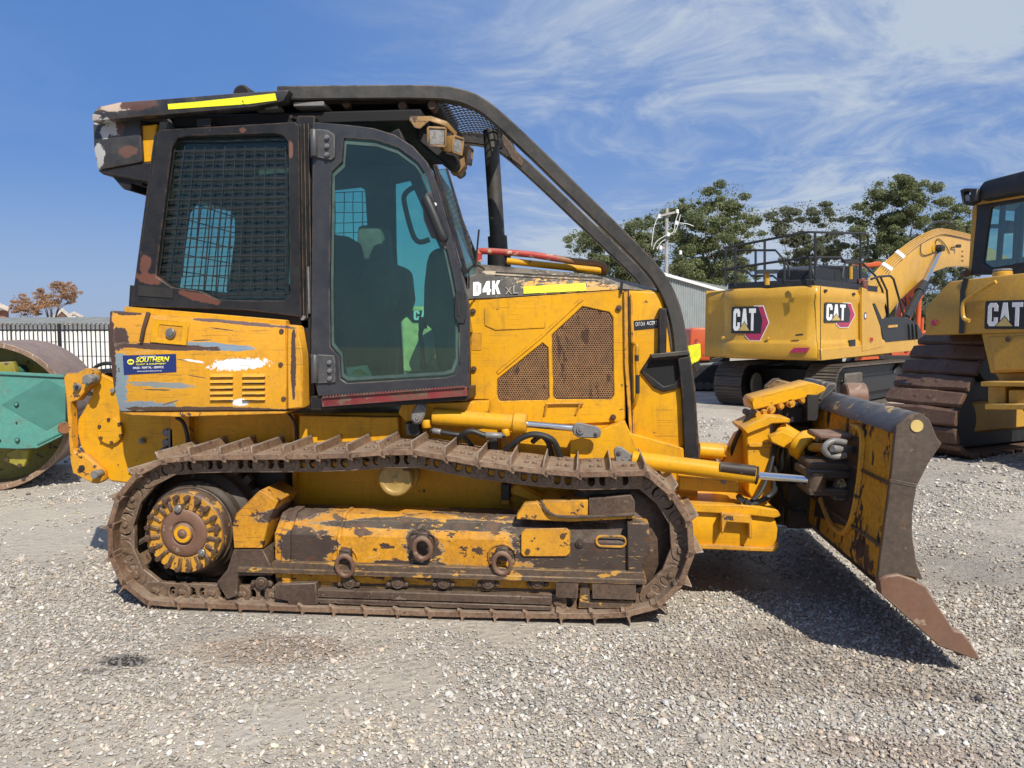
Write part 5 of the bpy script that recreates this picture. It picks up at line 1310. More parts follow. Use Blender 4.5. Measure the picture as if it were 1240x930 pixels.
# loose stones as real geometry
k = mat('loose_stone')
at = k.n('ShaderNodeAttribute', attribute_name='stone_tint')
nz = k.noise(k.co, 90, 4, .7)
m_stone = fin(k, k.mix(.35, at.outputs['Color'], k.mix(nz, (.16, .145, .13), (.56, .52, .47)), 'MIX'), .85, 0, nz, .4, .002)
PHI = (1 + 5 ** .5) / 2
ico = np.array([(-1, PHI, 0), (1, PHI, 0), (-1, -PHI, 0), (1, -PHI, 0), (0, -1, PHI), (0, 1, PHI), (0, -1, -PHI), (0, 1, -PHI), (PHI, 0, -1), (PHI, 0, 1), (-PHI, 0, -1), (-PHI, 0, 1)]) / math.sqrt(1 + PHI ** 2)
icof = np.array([(0, 11, 5), (0, 5, 1), (0, 1, 7), (0, 7, 10), (0, 10, 11), (1, 5, 9), (5, 11, 4), (11, 10, 2), (10, 7, 6), (7, 1, 8), (3, 9, 4), (3, 4, 2), (3, 2, 6), (3, 6, 8), (3, 8, 9), (4, 9, 5), (2, 4, 11), (6, 2, 10), (8, 6, 7), (9, 8, 1)])
def field(x, y): return (np.sin(x * 1.9 + 1.3 * np.sin(y * 1.1)) + np.sin(y * 2.7 + 1.7 * np.sin(x * .8 + 2)) + .8 * np.sin(x * 5.1 - y * 4.3) + .6 * np.sin(x * 9.7 + y * 8.1 + 2)) / 3.4
PX, PY, PR = [], [], []
def scatter(n, y0, y1, rlo, rhi, thr):
    y = y0 + (y1 - y0) * rng.random(n); half = .80 * y + .5
    x = (rng.random(n) * 2 - 1) * half - .09 * y
    keep = (field(x * .8, y * .8) + .5 * field(x * 2.2 + 4, y * 2.2) + rng.normal(0, .28, n)) > thr
    keep &= rng.random(n) < half / (.80 * y1 + .5)
    keep &= ~((np.abs(y - 4.94) < 1.0) & (x > -2.35) & (x < .35))
    x, y = x[keep], y[keep]; r = rlo * (rhi / rlo) ** (rng.random(len(x)) ** 1.8)
    PX.append(x); PY.append(y); PR.append(r)
scatter(105000, 2.3, 4.6, .0034, .0105, -.22)
scatter(52000, 4.2, 8.0, .006, .0145, -.12)
scatter(6000, 2.3, 5.5, .009, .0165, -.15)
scatter(1500, 2.3, 8.0, .012, .022, -.1)
scatter(16000, 7.5, 15.0, .015, .032, -.1)
scatter(40, 2.4, 9.0, .022, .034, -2)
X, Y, R = map(np.concatenate, (PX, PY, PR)); n = len(X)
ang = rng.random(n) * 2 * pi; ca, sa_ = np.cos(ang), np.sin(ang)
V = ico[None] * (1 + rng.normal(0, .17, (n, 12, 1))) * np.stack([.8 + .6 * rng.random(n), .7 + .4 * rng.random(n), .42 + .35 * rng.random(n)], 1)[:, None]
tl = rng.normal(0, .3, (n, 2)); V[..., 2] += V[..., 0] * tl[:, None, 0] + V[..., 1] * tl[:, None, 1]
V *= R[:, None, None]
vx = V[..., 0] * ca[:, None] - V[..., 1] * sa_[:, None] + X[:, None]; vy = V[..., 0] * sa_[:, None] + V[..., 1] * ca[:, None] + Y[:, None]
und = (.012 * np.sin(X * 1.7 + Y * .9) + .010 * np.sin(X * 3.1 - Y * 2.3 + 1) + .006 * np.sin(X * 6.3 + Y * 5.1)) * np.clip(np.abs(Y - 4.9) - 1.6, 0, 1)
vz = V[..., 2] + (R * .22 + und)[:, None]
verts = np.stack([vx, vy, vz], -1).reshape(-1, 3).astype(np.float32); tris = (icof[None] + (np.arange(n) * 12)[:, None, None]).reshape(-1, 3).astype(np.int32)
me = bpy.data.meshes.new('loose_stones'); me.vertices.add(len(verts)); me.vertices.foreach_set('co', verts.ravel())
me.loops.add(tris.size); me.loops.foreach_set('vertex_index', tris.ravel()); me.polygons.add(len(tris))
me.polygons.foreach_set('loop_start', np.arange(0, tris.size, 3, dtype=np.int32)); me.polygons.foreach_set('loop_total', np.full(len(tris), 3, np.int32))
me.update(); me.validate(); me.shade_flat()
tint = np.array([.475, .435, .38])[None] * np.exp(rng.normal(0, .34, (n, 1))) * (1 + rng.normal(0, .018, (n, 3)))
bw = rng.random(n); tint[bw > .88] *= np.array([1.0, .86, .70]); tint[bw < .06] *= .42; tint[(bw > .5) & (bw < .6)] *= np.array([.90, .98, 1.08]); tint *= np.where(field(X * .45 + 3, Y * .45) > .05, 1.0, .86)[:, None] * np.array([1.0, .985, .96])
for px, py, rx, ry, col, amt in GS:
    c = ground(px, py); m_ = np.clip((1.15 - np.hypot((X - c.x) / rx, (Y - c.y) / ry) + .25 * field(X * 3, Y * 3)) * 2.2, 0, 1)[:, None] * amt
    tint = tint * (1 - m_) + m_ * (np.array(col)[None] * tint / .44)
tint = np.clip(tint, .03, .74)
att = me.attributes.new('stone_tint', 'FLOAT_COLOR', 'POINT')
att.data.foreach_set('color', np.repeat(np.concatenate([tint, np.ones((n, 1))], 1), 12, 0).astype(np.float32).ravel())
me.materials.append(m_stone)
o = bpy.data.objects.new('gravel', me); COL.objects.link(o); o['kind'] = 'stuff'; o['label'] = 'loose pale grey crushed stones strewn over the yard'; o['category'] = 'gravel'

# ------------------------------------------------------------------ wall, fence, house and bare tree on the left
m_wall = plain('white_wall_paint', (.72, .71, .67), .8, 0, .10, 3)
m_wallrib = plain('grey_roof_sheet', (.20, .205, .19), .55, 0, .15, 2)
m_fence = plain('black_fence_paint', (.015, .015, .016), .5)
YW = 28.0
wl = thing('yard_wall', 'long white painted boundary wall with grey ribbed roof edge beyond the black fence', 'wall', (W(30, 0, YW).x, YW, 0))
zt_, z1_ = W(0, 393, YW).z, W(0, 384.5, YW).z
xa_, xb_ = W(-140, 0, YW).x, W(420, 0, YW).x
bm = BM(); box2(bm, (xa_, YW, -.02), (xb_, YW + .3, zt_)); part('wall_face', bm, m_wall, wl)
bm = BM()
for z in (.55, 1.1): box2(bm, (xa_, YW - .012, z), (xb_, YW, z + .02))
for i in range(9): x = xa_ + (xb_ - xa_) * i / 8; box2(bm, (x, YW - .014, 0), (x + .03, YW, zt_))
part('wall_joint', bm, m_wallrib, wl)
bm = BM(); prof = []
nr = int((xb_ - xa_) / .19)
for i in range(nr):
    x = xa_ + i * .19; y0_, y1_ = YW - .25, YW + 1.6
    a = [(x, y0_, zt_ - .01), (x + .05, y0_, zt_ + .045), (x + .13, y0_, zt_ + .045), (x + .19, y0_, zt_ - .01)]
    b = [(p[0], y1_, p[2] + (z1_ - zt_)) for p in a]
    va = [bm.verts.new(p) for p in a]; vb = [bm.verts.new(p) for p in b]
    for j in range(3): bm.faces.new((va[j], va[j + 1], vb[j + 1], vb[j]))
part('ribbed_roof', bm, m_wallrib, wl, smooth=0)
YFN = 20.0
fn = thing('picket_fence', 'black steel picket fence standing before the white wall', 'fence', (W(60, 0, YFN).x, YFN, 0))
pk = BM(); ztop = W(0, 393, YFN).z
bar(pk, [(0, 0, .08), (0, 0, ztop)], .022, .022)
me_pk = mesh_of('picket', pk, m_fence)
x = W(-75, 0, YFN).x; step_ = 6.05 * YFN / FPX; i = 0
while x < W(215, 0, YFN).x:
    inst('picket', me_pk, fn, (x, YFN, 0)); x += step_; i += 1
bm = BM()
for z in (W(0, 400, YFN).z, .25): box2(bm, (W(-80, 0, YFN).x, YFN - .02, z - .02), (W(218, 0, YFN).x, YFN + .02, z + .025))
part('rail', bm, m_fence, fn)
for px in (-82, 71.5, 220):
    bm = BM(); p = W(px, 392, YFN); box2(bm, (p.x - .035, YFN - .035, 0), (p.x + .035, YFN + .035, p.z)); part('post', bm, m_fence, fn)

m_brickr = plain('brown_roof', (.14, .075, .05), .8); m_brick = plain('red_brick', (.25, .11, .075), .85, 0, .3, 1); m_cream = plain('cream_gable', (.52, .45, .38), .8); m_gable = plain('pale_roof', (.5, .5, .5), .6)
def house(px0, px1, pyr, pye, Y, mr, mw, label, dep=5):
    a = W(px0, pye, Y); b = W(px1, pyr, Y); h = thing('house', label, 'house', ((a.x + b.x) / 2, Y, 0))
    xm = (a.x + b.x) / 2; dv = Vector((xm, Y, 0)).normalized() * dep; e = .3
    bm = BM(); q = [Vector((a.x, Y, 0)), Vector((b.x, Y, 0)), Vector((b.x, Y, a.z)), Vector((a.x, Y, a.z))]; loft(bm, [q, [p + dv for p in q]]); part('wall', bm, mw, h)
    q = [Vector((a.x - e, Y - e, a.z - .1)), Vector((b.x + e, Y - e, a.z - .1)), Vector((xm, Y - e, b.z))]
    bm = BM(); loft(bm, [q, [p + dv for p in q]]); rf_ = part('roof', bm, mr, h, smooth=0)
    bm = BM(); bar(bm, [(a.x - e, Y - e - .05, a.z - .05), (xm, Y - e - .05, b.z + .05), (b.x + e, Y - e - .05, a.z - .05)], .12, .25); part('barge_board', bm, m_cream, rf_)
    bm = BM(); w_ = (b.x - a.x); box2(bm, (xm - w_ * .12, Y - .03, a.z - 1.7), (xm + w_ * .12, Y, a.z - .6)); part('window', bm, m_interior, h)
house(-22, 10, 366, 374, 46, m_gable, m_brick, 'red brick house with pale roof at the far left edge')
house(72, 86, 376, 385, 60, m_brickr, m_cream, 'small brown gabled house right of the bare tree')
house(85.5, 100, 379.5, 384, 70, m_gable, m_brick, 'grey roofed house farthest right behind the white wall')

# ------------------------------------------------------------------ trees
def leaf_mat(name, c0, c1, c2):
    k = mat(name); oi = k.n('ShaderNodeAttribute', attribute_name='leaf_tint')
    nz = k.noise(k.co, .8, 4, .6)
    c = k.mix(oi.outputs['Fac'], c0, c1); c = k.mix(k.step(nz, .45, .75), c, c2)
    df = k.n('ShaderNodeBsdfTranslucent', c)
    k.put(k.b.inputs['Base Color'], c); k.put(k.b.inputs['Roughness'], .55)
    mx = k.n('ShaderNodeMixShader', .38, k.b.outputs[0], df.outputs[0]); k.L.new(mx.outputs[0], k.out.inputs[0]); return k.m
m_leaf = leaf_mat('eucalypt_leaves', (.125, .15, .062), (.24, .265, .12), (.17, .195, .085))
m_leafg = leaf_mat('grey_green_leaves', (.12, .135, .078), (.21, .225, .135), (.16, .175, .10))
m_leafb = leaf_mat('dry_leaves', (.34, .18, .09), (.50, .30, .17), (.36, .25, .13))
m_bark = plain('eucalypt_bark', (.27, .235, .195), .85, 0, .3, 3); m_twig = plain('dark_twigs', (.12, .085, .06), .85)


def tree(label, cat, trunk_px, Y, blobs, ml, mb, nleaf, lsize, group=None, gap=.45, trunk_r=.25, sub=5, name='eucalypt_tree'):
    """blobs: (px, py, rx, ry) leaf masses of the crown in the photo; each gets its own depth and is split into ragged clumps"""
    base = W(trunk_px, 400, Y); base.z = 0; blobs = [(a, b, c * 1.14, d * 1.1) for a, b, c, d in blobs]
    t = thing(name, label, cat, base, group)
    cl = []
    for (px, py, rx, ry) in blobs:
        dy = rng.uniform(-1, 1) * 2.2 * Y / 60; c = W(px, py, Y + dy); f = Y / FPX
        for _ in range(sub * 3):
            a = rng.uniform(0, 2 * pi); q = math.sqrt(rng.uniform(0, 1)) * .86
            s = rng.uniform(.13, .36); r_ = max(rx, ry) * .5 + min(rx, ry) * .5
            cl.append((c + Vector((cos(a) * q * rx * f, rng.uniform(-.7, .7) * rx * f, sin(a) * q * ry * f)), r_ * f * s * 1.15, r_ * f * s * rng.uniform(.5, .85)))
    vol = np.array([max(.02, r * r * h) for _, r, h in cl]) ** .72; cnt = (nleaf * vol / vol.sum()).astype(int)
    P, T = [], []
    for (c, r, h), m in zip(cl, cnt):
        u = rng.normal(0, 1, (m, 3)); u /= np.linalg.norm(u, axis=1)[:, None]; rad = rng.random((m, 1)) ** .42
        p = u * rad * np.array([r, r, h]); P.append(p + np.array(c)); T.append(np.clip(.5 + .22 * rng.normal(0, 1, m) + rng.normal(0, .2), 0, 1))
    for (px, py, rx, ry) in blobs:
        m = int(nleaf * .12 / len(blobs)); u = rng.normal(0, 1, (m, 3)); u /= np.linalg.norm(u, axis=1)[:, None]; f = Y / FPX
        P.append(u * rng.random((m, 1)) ** .4 * np.array([rx * f, rx * f * .8, ry * f]) * 1.08 + np.array(W(px, py, Y))); T.append(np.clip(.5 + .3 * rng.normal(0, 1, m), 0, 1))
    P = np.concatenate(P); T = np.concatenate(T); m = len(P)
    d1 = rng.normal(0, 1, (m, 3)); d1 /= np.linalg.norm(d1, axis=1)[:, None]; d2 = np.cross(d1, rng.normal(0, 1, (m, 3))); d2 /= np.linalg.norm(d2, axis=1)[:, None]
    s = (lsize * (.55 + .9 * rng.random((m, 1))))
    V = np.stack([P - d1 * s, P - d2 * s * .45, P + d1 * s, P + d2 * s * .45], 1).reshape(-1, 3) - np.array(base)
    me = bpy.data.meshes.new('crown'); me.vertices.add(4 * m); me.vertices.foreach_set('co', V.astype(np.float32).ravel())
    me.loops.add(4 * m); me.loops.foreach_set('vertex_index', np.arange(4 * m, dtype=np.int32)); me.polygons.add(m)
    me.polygons.foreach_set('loop_start', np.arange(0, 4 * m, 4, dtype=np.int32)); me.polygons.foreach_set('loop_total', np.full(m, 4, np.int32)); me.update()
    at = me.attributes.new('leaf_tint', 'FLOAT', 'POINT'); at.data.foreach_set('value', np.repeat(T, 4).astype(np.float32))
    me.materials.append(ml); o = bpy.data.objects.new('crown', me); COL.objects.link(o); o.parent = t; OFF[o.name] = OFF[t.name]
    # trunk and limbs reach for the clumps
    bm = BM(); top = max(c.z for c, _, _ in cl); fork = base + Vector((0, 0, top * .38))
    tube(bm, [base, base + Vector((.1, 0, top * .2)), fork], [trunk_r, trunk_r * .85, trunk_r * .75], 8)
    for (px, py, rx, ry) in blobs:
        c = W(px, py + ry * .4, Y); mid = fork.lerp(c, .55) + Vector((rng.uniform(-.5, .5), rng.uniform(-.5, .5), rng.uniform(.1, .9))) * (Y / 60)
        tube(bm, smooth_path([fork - Vector((0, 0, .3)), fork.lerp(mid, .5) + Vector((0, 0, -.1)), mid, c], 4), [trunk_r * .5 * (1 - .075 * i) for i in range(13)], 5)
    for c, r, h in cl[::4]:
        j = min(blobs, key=lambda b: (W(b[0], b[1], Y) - c).length); p = W(j[0], j[1] + j[3] * .5, Y)
        tube(bm, [p, p.lerp(c, .5) + Vector((0, 0, -.1)), c], [trunk_r * .16, trunk_r * .11, trunk_r * .05], 4)
    part('trunk', bm, mb, t)
    return t


GT = 'eucalypts behind the sheds'
tree('low spreading eucalypt behind the bulldozer hood rails, left of the pole', 'tree', 745, 62, [(704, 293, 20, 14), (722, 284, 18, 12), (745, 300, 28, 22), (765, 282, 20, 14), (712, 315, 24, 18), (752, 325, 40, 22), (780, 306, 20, 22), (776, 272, 12, 8), (738, 330, 40, 16)], m_leaf, m_bark, 42000, .088, GT)
tree('tall dark eucalypt right behind the power pole and grey shed', 'tree', 850, 60, [(806, 266, 22, 12), (830, 254, 22, 12), (872, 238, 28, 14), (862, 262, 30, 16), (898, 262, 22, 12), (840, 285, 42, 20), (815, 305, 32, 24), (865, 305, 40, 24), (895, 290, 24, 16), (845, 335, 48, 18), (912, 268, 9, 6), (790, 300, 16, 24), (880, 335, 34, 18), (820, 340, 34, 16)], m_leaf, m_bark, 72000, .085, GT)
tree('open grey green eucalypt above the excavator railing', 'tree', 978, 66, [(944, 262, 16, 10), (975, 258, 24, 13), (1003, 264, 20, 14), (958, 284, 22, 12), (988, 300, 22, 12), (1010, 292, 14, 14), (966, 312, 18, 14), (945, 278, 12, 8), (1000, 318, 22, 12)], m_leafg, m_bark, 34000, .085, GT, sub=4)
tree('largest rounded eucalypt rising behind the excavator boom', 'tree', 1085, 64, [(1048, 262, 22, 14), (1062, 240, 14, 10), (1085, 228, 28, 11), (1112, 236, 26, 14), (1092, 254, 34, 18), (1135, 260, 30, 18), (1158, 266, 18, 14), (1060, 282, 26, 16), (1102, 280, 40, 20), (1145, 285, 24, 16), (1046, 304, 18, 12), (1082, 308, 34, 18), (1060, 330, 24, 14)], m_leaf, m_bark, 64000, .085, GT)
tree('pale eucalypt foliage low beneath the excavator boom', 'tree', 1140, 58, [(1152, 335, 20, 12), (1130, 345, 16, 10), (1165, 345, 16, 12), (1142, 362, 18, 10), (1172, 328, 12, 8), (1125, 370, 12, 10)], m_leafg, m_bark, 13000, .085, GT, sub=4)
tree('bare brown tree behind the white wall, rust coloured leaves on top', 'tree', 62, 48, [(78, 351, 16, 11), (62, 357, 14, 11), (84, 354, 10, 10), (56, 364, 14, 10), (86, 362, 7, 8), (50, 360, 6, 12), (58, 368, 12, 7), (70, 345, 8, 4)], m_leafb, m_twig, 8000, .055, None, trunk_r=.12, sub=6, name='bare_tree')
tree('low olive brown bushes left of the bare tree', 'bush', 30, 50, [(26, 362, 9, 8), (36, 372, 12, 9), (18, 372, 9, 8), (45, 376, 10, 6), (30, 378, 14, 6)], m_leafb, m_twig, 6000, .055, None, trunk_r=.08, sub=5, name='bush')
# far scrub beyond the yard reads as one mass
P = rng.random((9000, 3)); xs_s = W(640, 0, 95).x + P[:, 0] * 60; zs_s = (P[:, 1] ** 1.3) * (4.2 + 1.6 * np.sin(xs_s * .35) + 1.0 * np.sin(xs_s * .9)); ysc = 95 + P[:, 2] * 10
bm = BM()
for x, y, z in zip(xs_s, ysc, zs_s):
    d1 = Vector(rng.normal(0, .4, 3)); d2 = Vector(rng.normal(0, .4, 3)); c = Vector((x, y, z)); bm.faces.new([bm.verts.new(p) for p in (c - d1, c - d2, c + d1, c + d2)])
solo('scrub', bm, m_leafg, 'dark green scrub along the far edge of the yard', 'scrub', (W(850, 0, 95).x, 95, 0), kind='stuff', smooth=0)

# ------------------------------------------------------------------ shed and power pole
m_shed = plain('grey_corrugated_steel', (.30, .325, .32), .45, .2, .06, 2)
YS = 38.0
sh = thing('shed', 'grey corrugated steel shed behind the bulldozer front and orange machine', 'shed', (W(840, 0, YS).x, YS, 0))
bm = BM(); a = W(790, 330, YS); b = W(885, 357, YS + 4); n_ = 70; va, vb = [], []
for i in range(n_ * 2 + 1):
    t = i / (n_ * 2); x = a.x + (b.x - a.x) * t; y = a.y + (b.y - a.y) * t - (.05 if i % 4 in (1, 2) else 0); va.append(bm.verts.new((x, y, -.02))); vb.append(bm.verts.new((x, y, a.z + (b.z - a.z) * t)))
for i in range(len(va) - 1): bm.faces.new((va[i], va[i + 1], vb[i + 1], vb[i]))
part('corrugated_wall', bm, m_shed, sh, smooth=0)
bm = BM(); bar(bm, [a + Vector((0, -.1, .06)), b + Vector((0, -.1, .06))], .3, .14); part('roof_trim', bm, m_white, sh)
bm = BM(); loft(bm, [[a + Vector((0, .0, .0)), b, b + Vector((6, 14, 0)), a + Vector((6, 14, 0))], [a + Vector((0, 0, .05)), b + Vector((0, 0, .05)), b + Vector((6, 14, .05)), a + Vector((6, 14, .05))]]); part('roof', bm, m_wallrib, sh)
YP = 46.0
po = thing('power_pole', 'pale grey power pole with looping cables between the shed and the tall eucalypt', 'pole', (W(808, 0, YP).x, YP, 0))
m_pole = plain('weathered_pole', (.34, .32, .29), .85, 0, .2, 2)
bm = BM(); p = W(807.5, 252, YP); tube(bm, [(p.x + .05, YP, -.1), (p.x, YP, p.z)], [.13, .10], 10); part('pole_shaft', bm, m_pole, po)
bm = BM()
for (x0, y0, x1, y1) in ((796, 262, 822, 256), (795, 300, 805, 300), (807, 285, 815, 283)): bar(bm, [W(x0, y0, YP - .2), W(x1, y1, YP - .2)], .12, .12)
part('cross_arm', bm, m_pole, po)
bm = BM()
for x, y in ((820, 256), (798, 262), (809, 284), (800, 300), (824, 306), (819, 270)): q = W(x, y, YP - .3); lathe(bm, q, (0, 0, 1), [(0, -.1), (.09, -.1), (.09, .1), (0, .14)], 10)
part('insulator', bm, m_white, po)
bm = BM()
for P_ in ([(797, 262), (792, 275), (790, 290), (789, 298)], [(808, 284), (798, 290), (793, 296), (791, 302)], [(822, 257), (818, 268), (816, 280), (810, 284)], [(824, 260), (821, 272), (817, 282)], [(822, 270), (832, 271), (840, 274)], [(806, 290), (800, 294), (796, 302)]):
    tube(bm, smooth_path([W(x, y, YP - .35) for x, y in P_], 4), .02, 5)
part('cable', bm, m_white, po)

# ================================================================== BACKGROUND MACHINES
m_catyel = worn('clean_machine_yellow', (.60, .33, .030), (.55, .295, .028), dirt=.16, chips=.72, dust=.10, rough=.30, streak=.2, edges=False)
m_catyel2 = worn('dusty_machine_yellow', (.55, .30, .032), (.47, .25, .030), dirt=.25, chips=.72, dust=.25, rough=.5, streak=.3, edges=False)
m_orange = worn('orange_machine_paint', (.62, .10, .02), (.52, .08, .02), dirt=.25, chips=.72, dust=.2, rough=.45, edges=False)
m_padsteel = worn('rusty_pad_steel', (.085, .040, .022), (.12, .06, .034), chip=(.15, .10, .07), chips=.62, dirt=.6, dust=.08, rough=.6, rnd=True, gr=.45)
m_bgtrack = worn('excavator_track_steel', (.075, .062, .05), (.12, .10, .08), dirt=.4, dust=.12, chips=.64, rough=.6, rnd=True, edges=False)
m_mach = plain('machine_black', (.018, .019, .02), .5)


def hull2(pts):
    pts = sorted(set((round(x, 5), round(y, 5)) for x, y in pts)); 
    def half(ps):
        h = []
        for p in ps:
            while len(h) > 1 and (h[-1][0] - h[-2][0]) * (p[1] - h[-2][1]) - (h[-1][1] - h[-2][1]) * (p[0] - h[-2][0]) <= 0: h.pop()
            h.append(p)
        return h
    lo, up = half(pts), half(pts[::-1]); return lo[:-1] + up[:-1]


def local_track(root, origin, fwd, circles, width, pitch, me_s, m_in, extra=True):
    """chain of pads round the hull of the given (f, z, r) wheels; origin is the track's centre line"""
    pts = [(f + r * cos(a), z + r * sin(a)) for f, z, r in circles for a in np.linspace(0, 2 * pi, 40)]
    H = [Vector((x, 0, z)) for x, z in hull2(pts)]; _, L = resample(H, 10); n_ = round(L / pitch); Q, _ = resample(H, n_)
    side = Vector((0, 0, 1)).cross(fwd)                      # left of travel
    to = lambda v: Vector(origin) + fwd * v.x + Vector((0, 0, v.z))
    bm = BM(); ins = [q * 1 for q in Q]; cen = sum(ins, Vector()) / n_
    inner = [to(cen + (q - cen) * .9) for q in Q]; ring = [p - side * width * .2 for p in inner]
    loft(bm, [ring, [p + side * width * .4 for p in ring]]); ch = part('track_chain', bm, m_in, root)
    for i in range(n_):
        a, b = Q[i], Q[(i + 1) % n_]; c = a.lerp(b, .5); t = (b - a).normalized()
        X_ = -(fwd * t.x + Vector((0, 0, t.z))); Z_ = fwd * t.z - Vector((0, 0, t.x)); Y_ = Z_.cross(X_)
        e = Matrix((X_, Y_, Z_)).transposed().to_euler(); inst('track_shoe', me_s, ch, to(c), e)
    for f, z, r in circles:
        p = to(Vector((f, 0, z))); bm = BM(); cyl(bm, p - side * width * .3, p + side * width * .3, r * .82, 28); part('track_wheel', bm, m_in, ch, .02)
    return ch


def cat_logo(root, pl, x0, y0, x1, y1, hexa, deep=-.012):
    """black badge with block letters and a gold triangle, on plane pl; photo rectangle of the letters"""
    o = pl.at(x0, y1, deep); xr_ = pl.at(x1, y1, deep); up_ = pl.at(x0, y0, deep)
    xd = (xr_ - o); yd = Vector((0, 0, (up_ - o).length)); w, h = xd.length, yd.length; xd.normalize(); yd.normalize(); nn = pl.n
    P = lambda u, v, d=0: o + xd * (u * w) + yd * (v * h) + nn * d
    if hexa:
        for k_, m_, d_ in ((1.06, m_yelprint if 0 else m_white, .0), (1.0, m_magenta, .003)):
            bm = BM(); cx0, cy0 = .95, .32
            plate(bm, [P(cx0 + x * k_, cy0 + y * k_, d_) for x, y in ((-.40, -.52), (-.20, -.74), (.25, -.74), (.60, .03), (.35, .76), (-.05, .76))], .004, n=nn); part('badge_hexagon', bm, m_, root)
    bm = BM(); e = .09; plate(bm, [P(u, v, .006) for u, v in ((-e + .03, -e - .03), (1 + e + (.14 if hexa else 0), -e - .03), (1 + e + (.2 if hexa else 0), .5), (1 + e + (.0 if hexa else 0), 1 + e), (-e + .03, 1 + e), (-e, 1 + e - .05), (-e, -e + .02))], .004, n=nn); part('badge', bm, m_blackprint, root)
    bm = BM(); lw = w * .30; block_text(bm, 'CAT', P(0, 0, .010), xd, yd, lw, h, w * .05, nn, .004); part('lettering', bm, m_white, root, smooth=0)
    bm = BM(); plate(bm, [P(.21, -.02, .0125), P(.79, -.02, .0125), P(.5, .44, .0125)], .002, n=nn); part('badge_triangle_border', bm, m_blackprint, root)
    bm = BM(); plate(bm, [P(.26, 0, .0155), P(.74, 0, .0155), P(.5, .39, .0155)], .002, n=nn); part('badge_triangle', bm, m_goldprint, root)


# ---------------------------------------------------------------- excavator
TH = radians(52); xf_ = Vector((cos(TH), sin(TH), 0)); xl_ = Vector((-sin(TH), cos(TH), 0))
dC = ray(990, 437); Cn = CAM + dC * (14.6 / dC.y)
RP = Pl(Cn, -xf_); SP = Pl(Cn, -xl_)
base = Vector((Cn.x, Cn.y, 0)) + xl_ * 1.3 + xf_ * 2
EX = thing('excavator', 'clean yellow excavator seen from behind with black deck railing and raised boom', 'excavator', base)
zb0 = Cn.z; ztp = SP.at(992, 345).z
RL = (RP.at(868, 437) - Cn).length; SL = (SP.at(1072, 420) - Cn).length
def fpn(a, b, z): return Vector((Cn.x, Cn.y, z)) + xl_ * a + xf_ * b
def foot(ins, z):
    return [fpn(.22 + ins * .3, ins, z), fpn(.06 + ins * .5, .06 + ins * .5, z), fpn(ins, .24, z), fpn(ins, SL, z), fpn(2.6, SL, z), fpn(2.6, .5, z), fpn(RL + .1, .40 + ins, z), fpn(RL - .04 - ins * .4, .14 + ins, z), fpn(RL * .8, .0 + ins, z)]
H_ = ztp - zb0
bm = BM(); loft(bm, [foot(i, zb0 + H_ * t) for i, t in ((.09, 0), (.02, .03), (.0, .12), (.0, .22), (.045, .27), (.045, .78), (.015, .84), (.015, .90), (.05, .97), (.10, 1.0))]); hs = part('house', bm, m_catyel, EX, .012, smooth=30)
for px in (993.5, 1043):
    bm = BM(); bar(bm, [SP.at(px, 347, -.014), SP.at(px + (1 if px > 1000 else 0), 436 - (px - 990) * .15, -.014)], .010, .010, SP.u); part('panel_gap', bm, m_dark, hs)
bm = BM(); plate(bm, SP.poly([(1044, 348), (1050, 350), (1066, 395), (1069, 420), (1044, 426)], -.03), .06, n=SP.n); part('side_cover', bm, m_catyel, hs, .008)
bm = BM(); plate(bm, SP.poly([(995, 422.5), (1112, 411), (1112, 424), (995, 436.7)], -.02), .5, n=SP.n); part('side_skirt', bm, m_catyel, hs, .01)
cat_logo(hs, Pl(Cn + RP.n * -.045 + Vector((0, 0, 0)), RP.n), 888, 374, 915, 400.5, True, -.012)
cat_logo(hs, Pl(Cn + SP.n * -.045, SP.n), 1000, 368, 1023, 388, True, -.012)
bm = BM(); plate(bm, RP.poly([(955, 427), (962, 421), (979, 421), (976, 427)], -.06), .06, n=RP.n); part('reflector', bm, m_magenta, hs)
bm = BM(); plate(bm, SP.poly([(1029, 412), (1036, 411), (1036, 419), (1029, 420)], -.02), .03, n=SP.n); plate(bm, RP.poly([(963, 405), (972, 404), (972, 406), (963, 407)], -.02), .02, n=RP.n); part('small_vent', bm, m_mach, hs)
bm = BM(); q = SP.at(1047, 382.5, -.02)
cyl(bm, q, q + SP.n * .016, .075, 18); part('round_decal', bm, m_blueprint, hs); bm = BM(); cyl(bm, q + SP.n * .005, q + SP.n * .019, .045, 18); part('round_decal', bm, m_white, hs)
bm = BM(); q = SP.at(1055, 411, -.045); box(bm, q, (.07, .05, .09)); part('fuel_label', bm, m_redpaint, hs, .01)
for x, y in ((1000, 352), (1034, 356)):
    bm = BM(); box(bm, SP.at(x, y, -.0), (.10, .03, .05), Matrix.Rotation(TH, 3, 'Z')); part('panel_latch', bm, m_mach, hs, .006)
for x, y in ((876, 409), (930, 410)):
    bm = BM(); q = RP.at(x, y, .02); cyl(bm, q, q + RP.n * .03, .035, 12); part('lifting_bolt', bm, m_catyel, hs, .006)
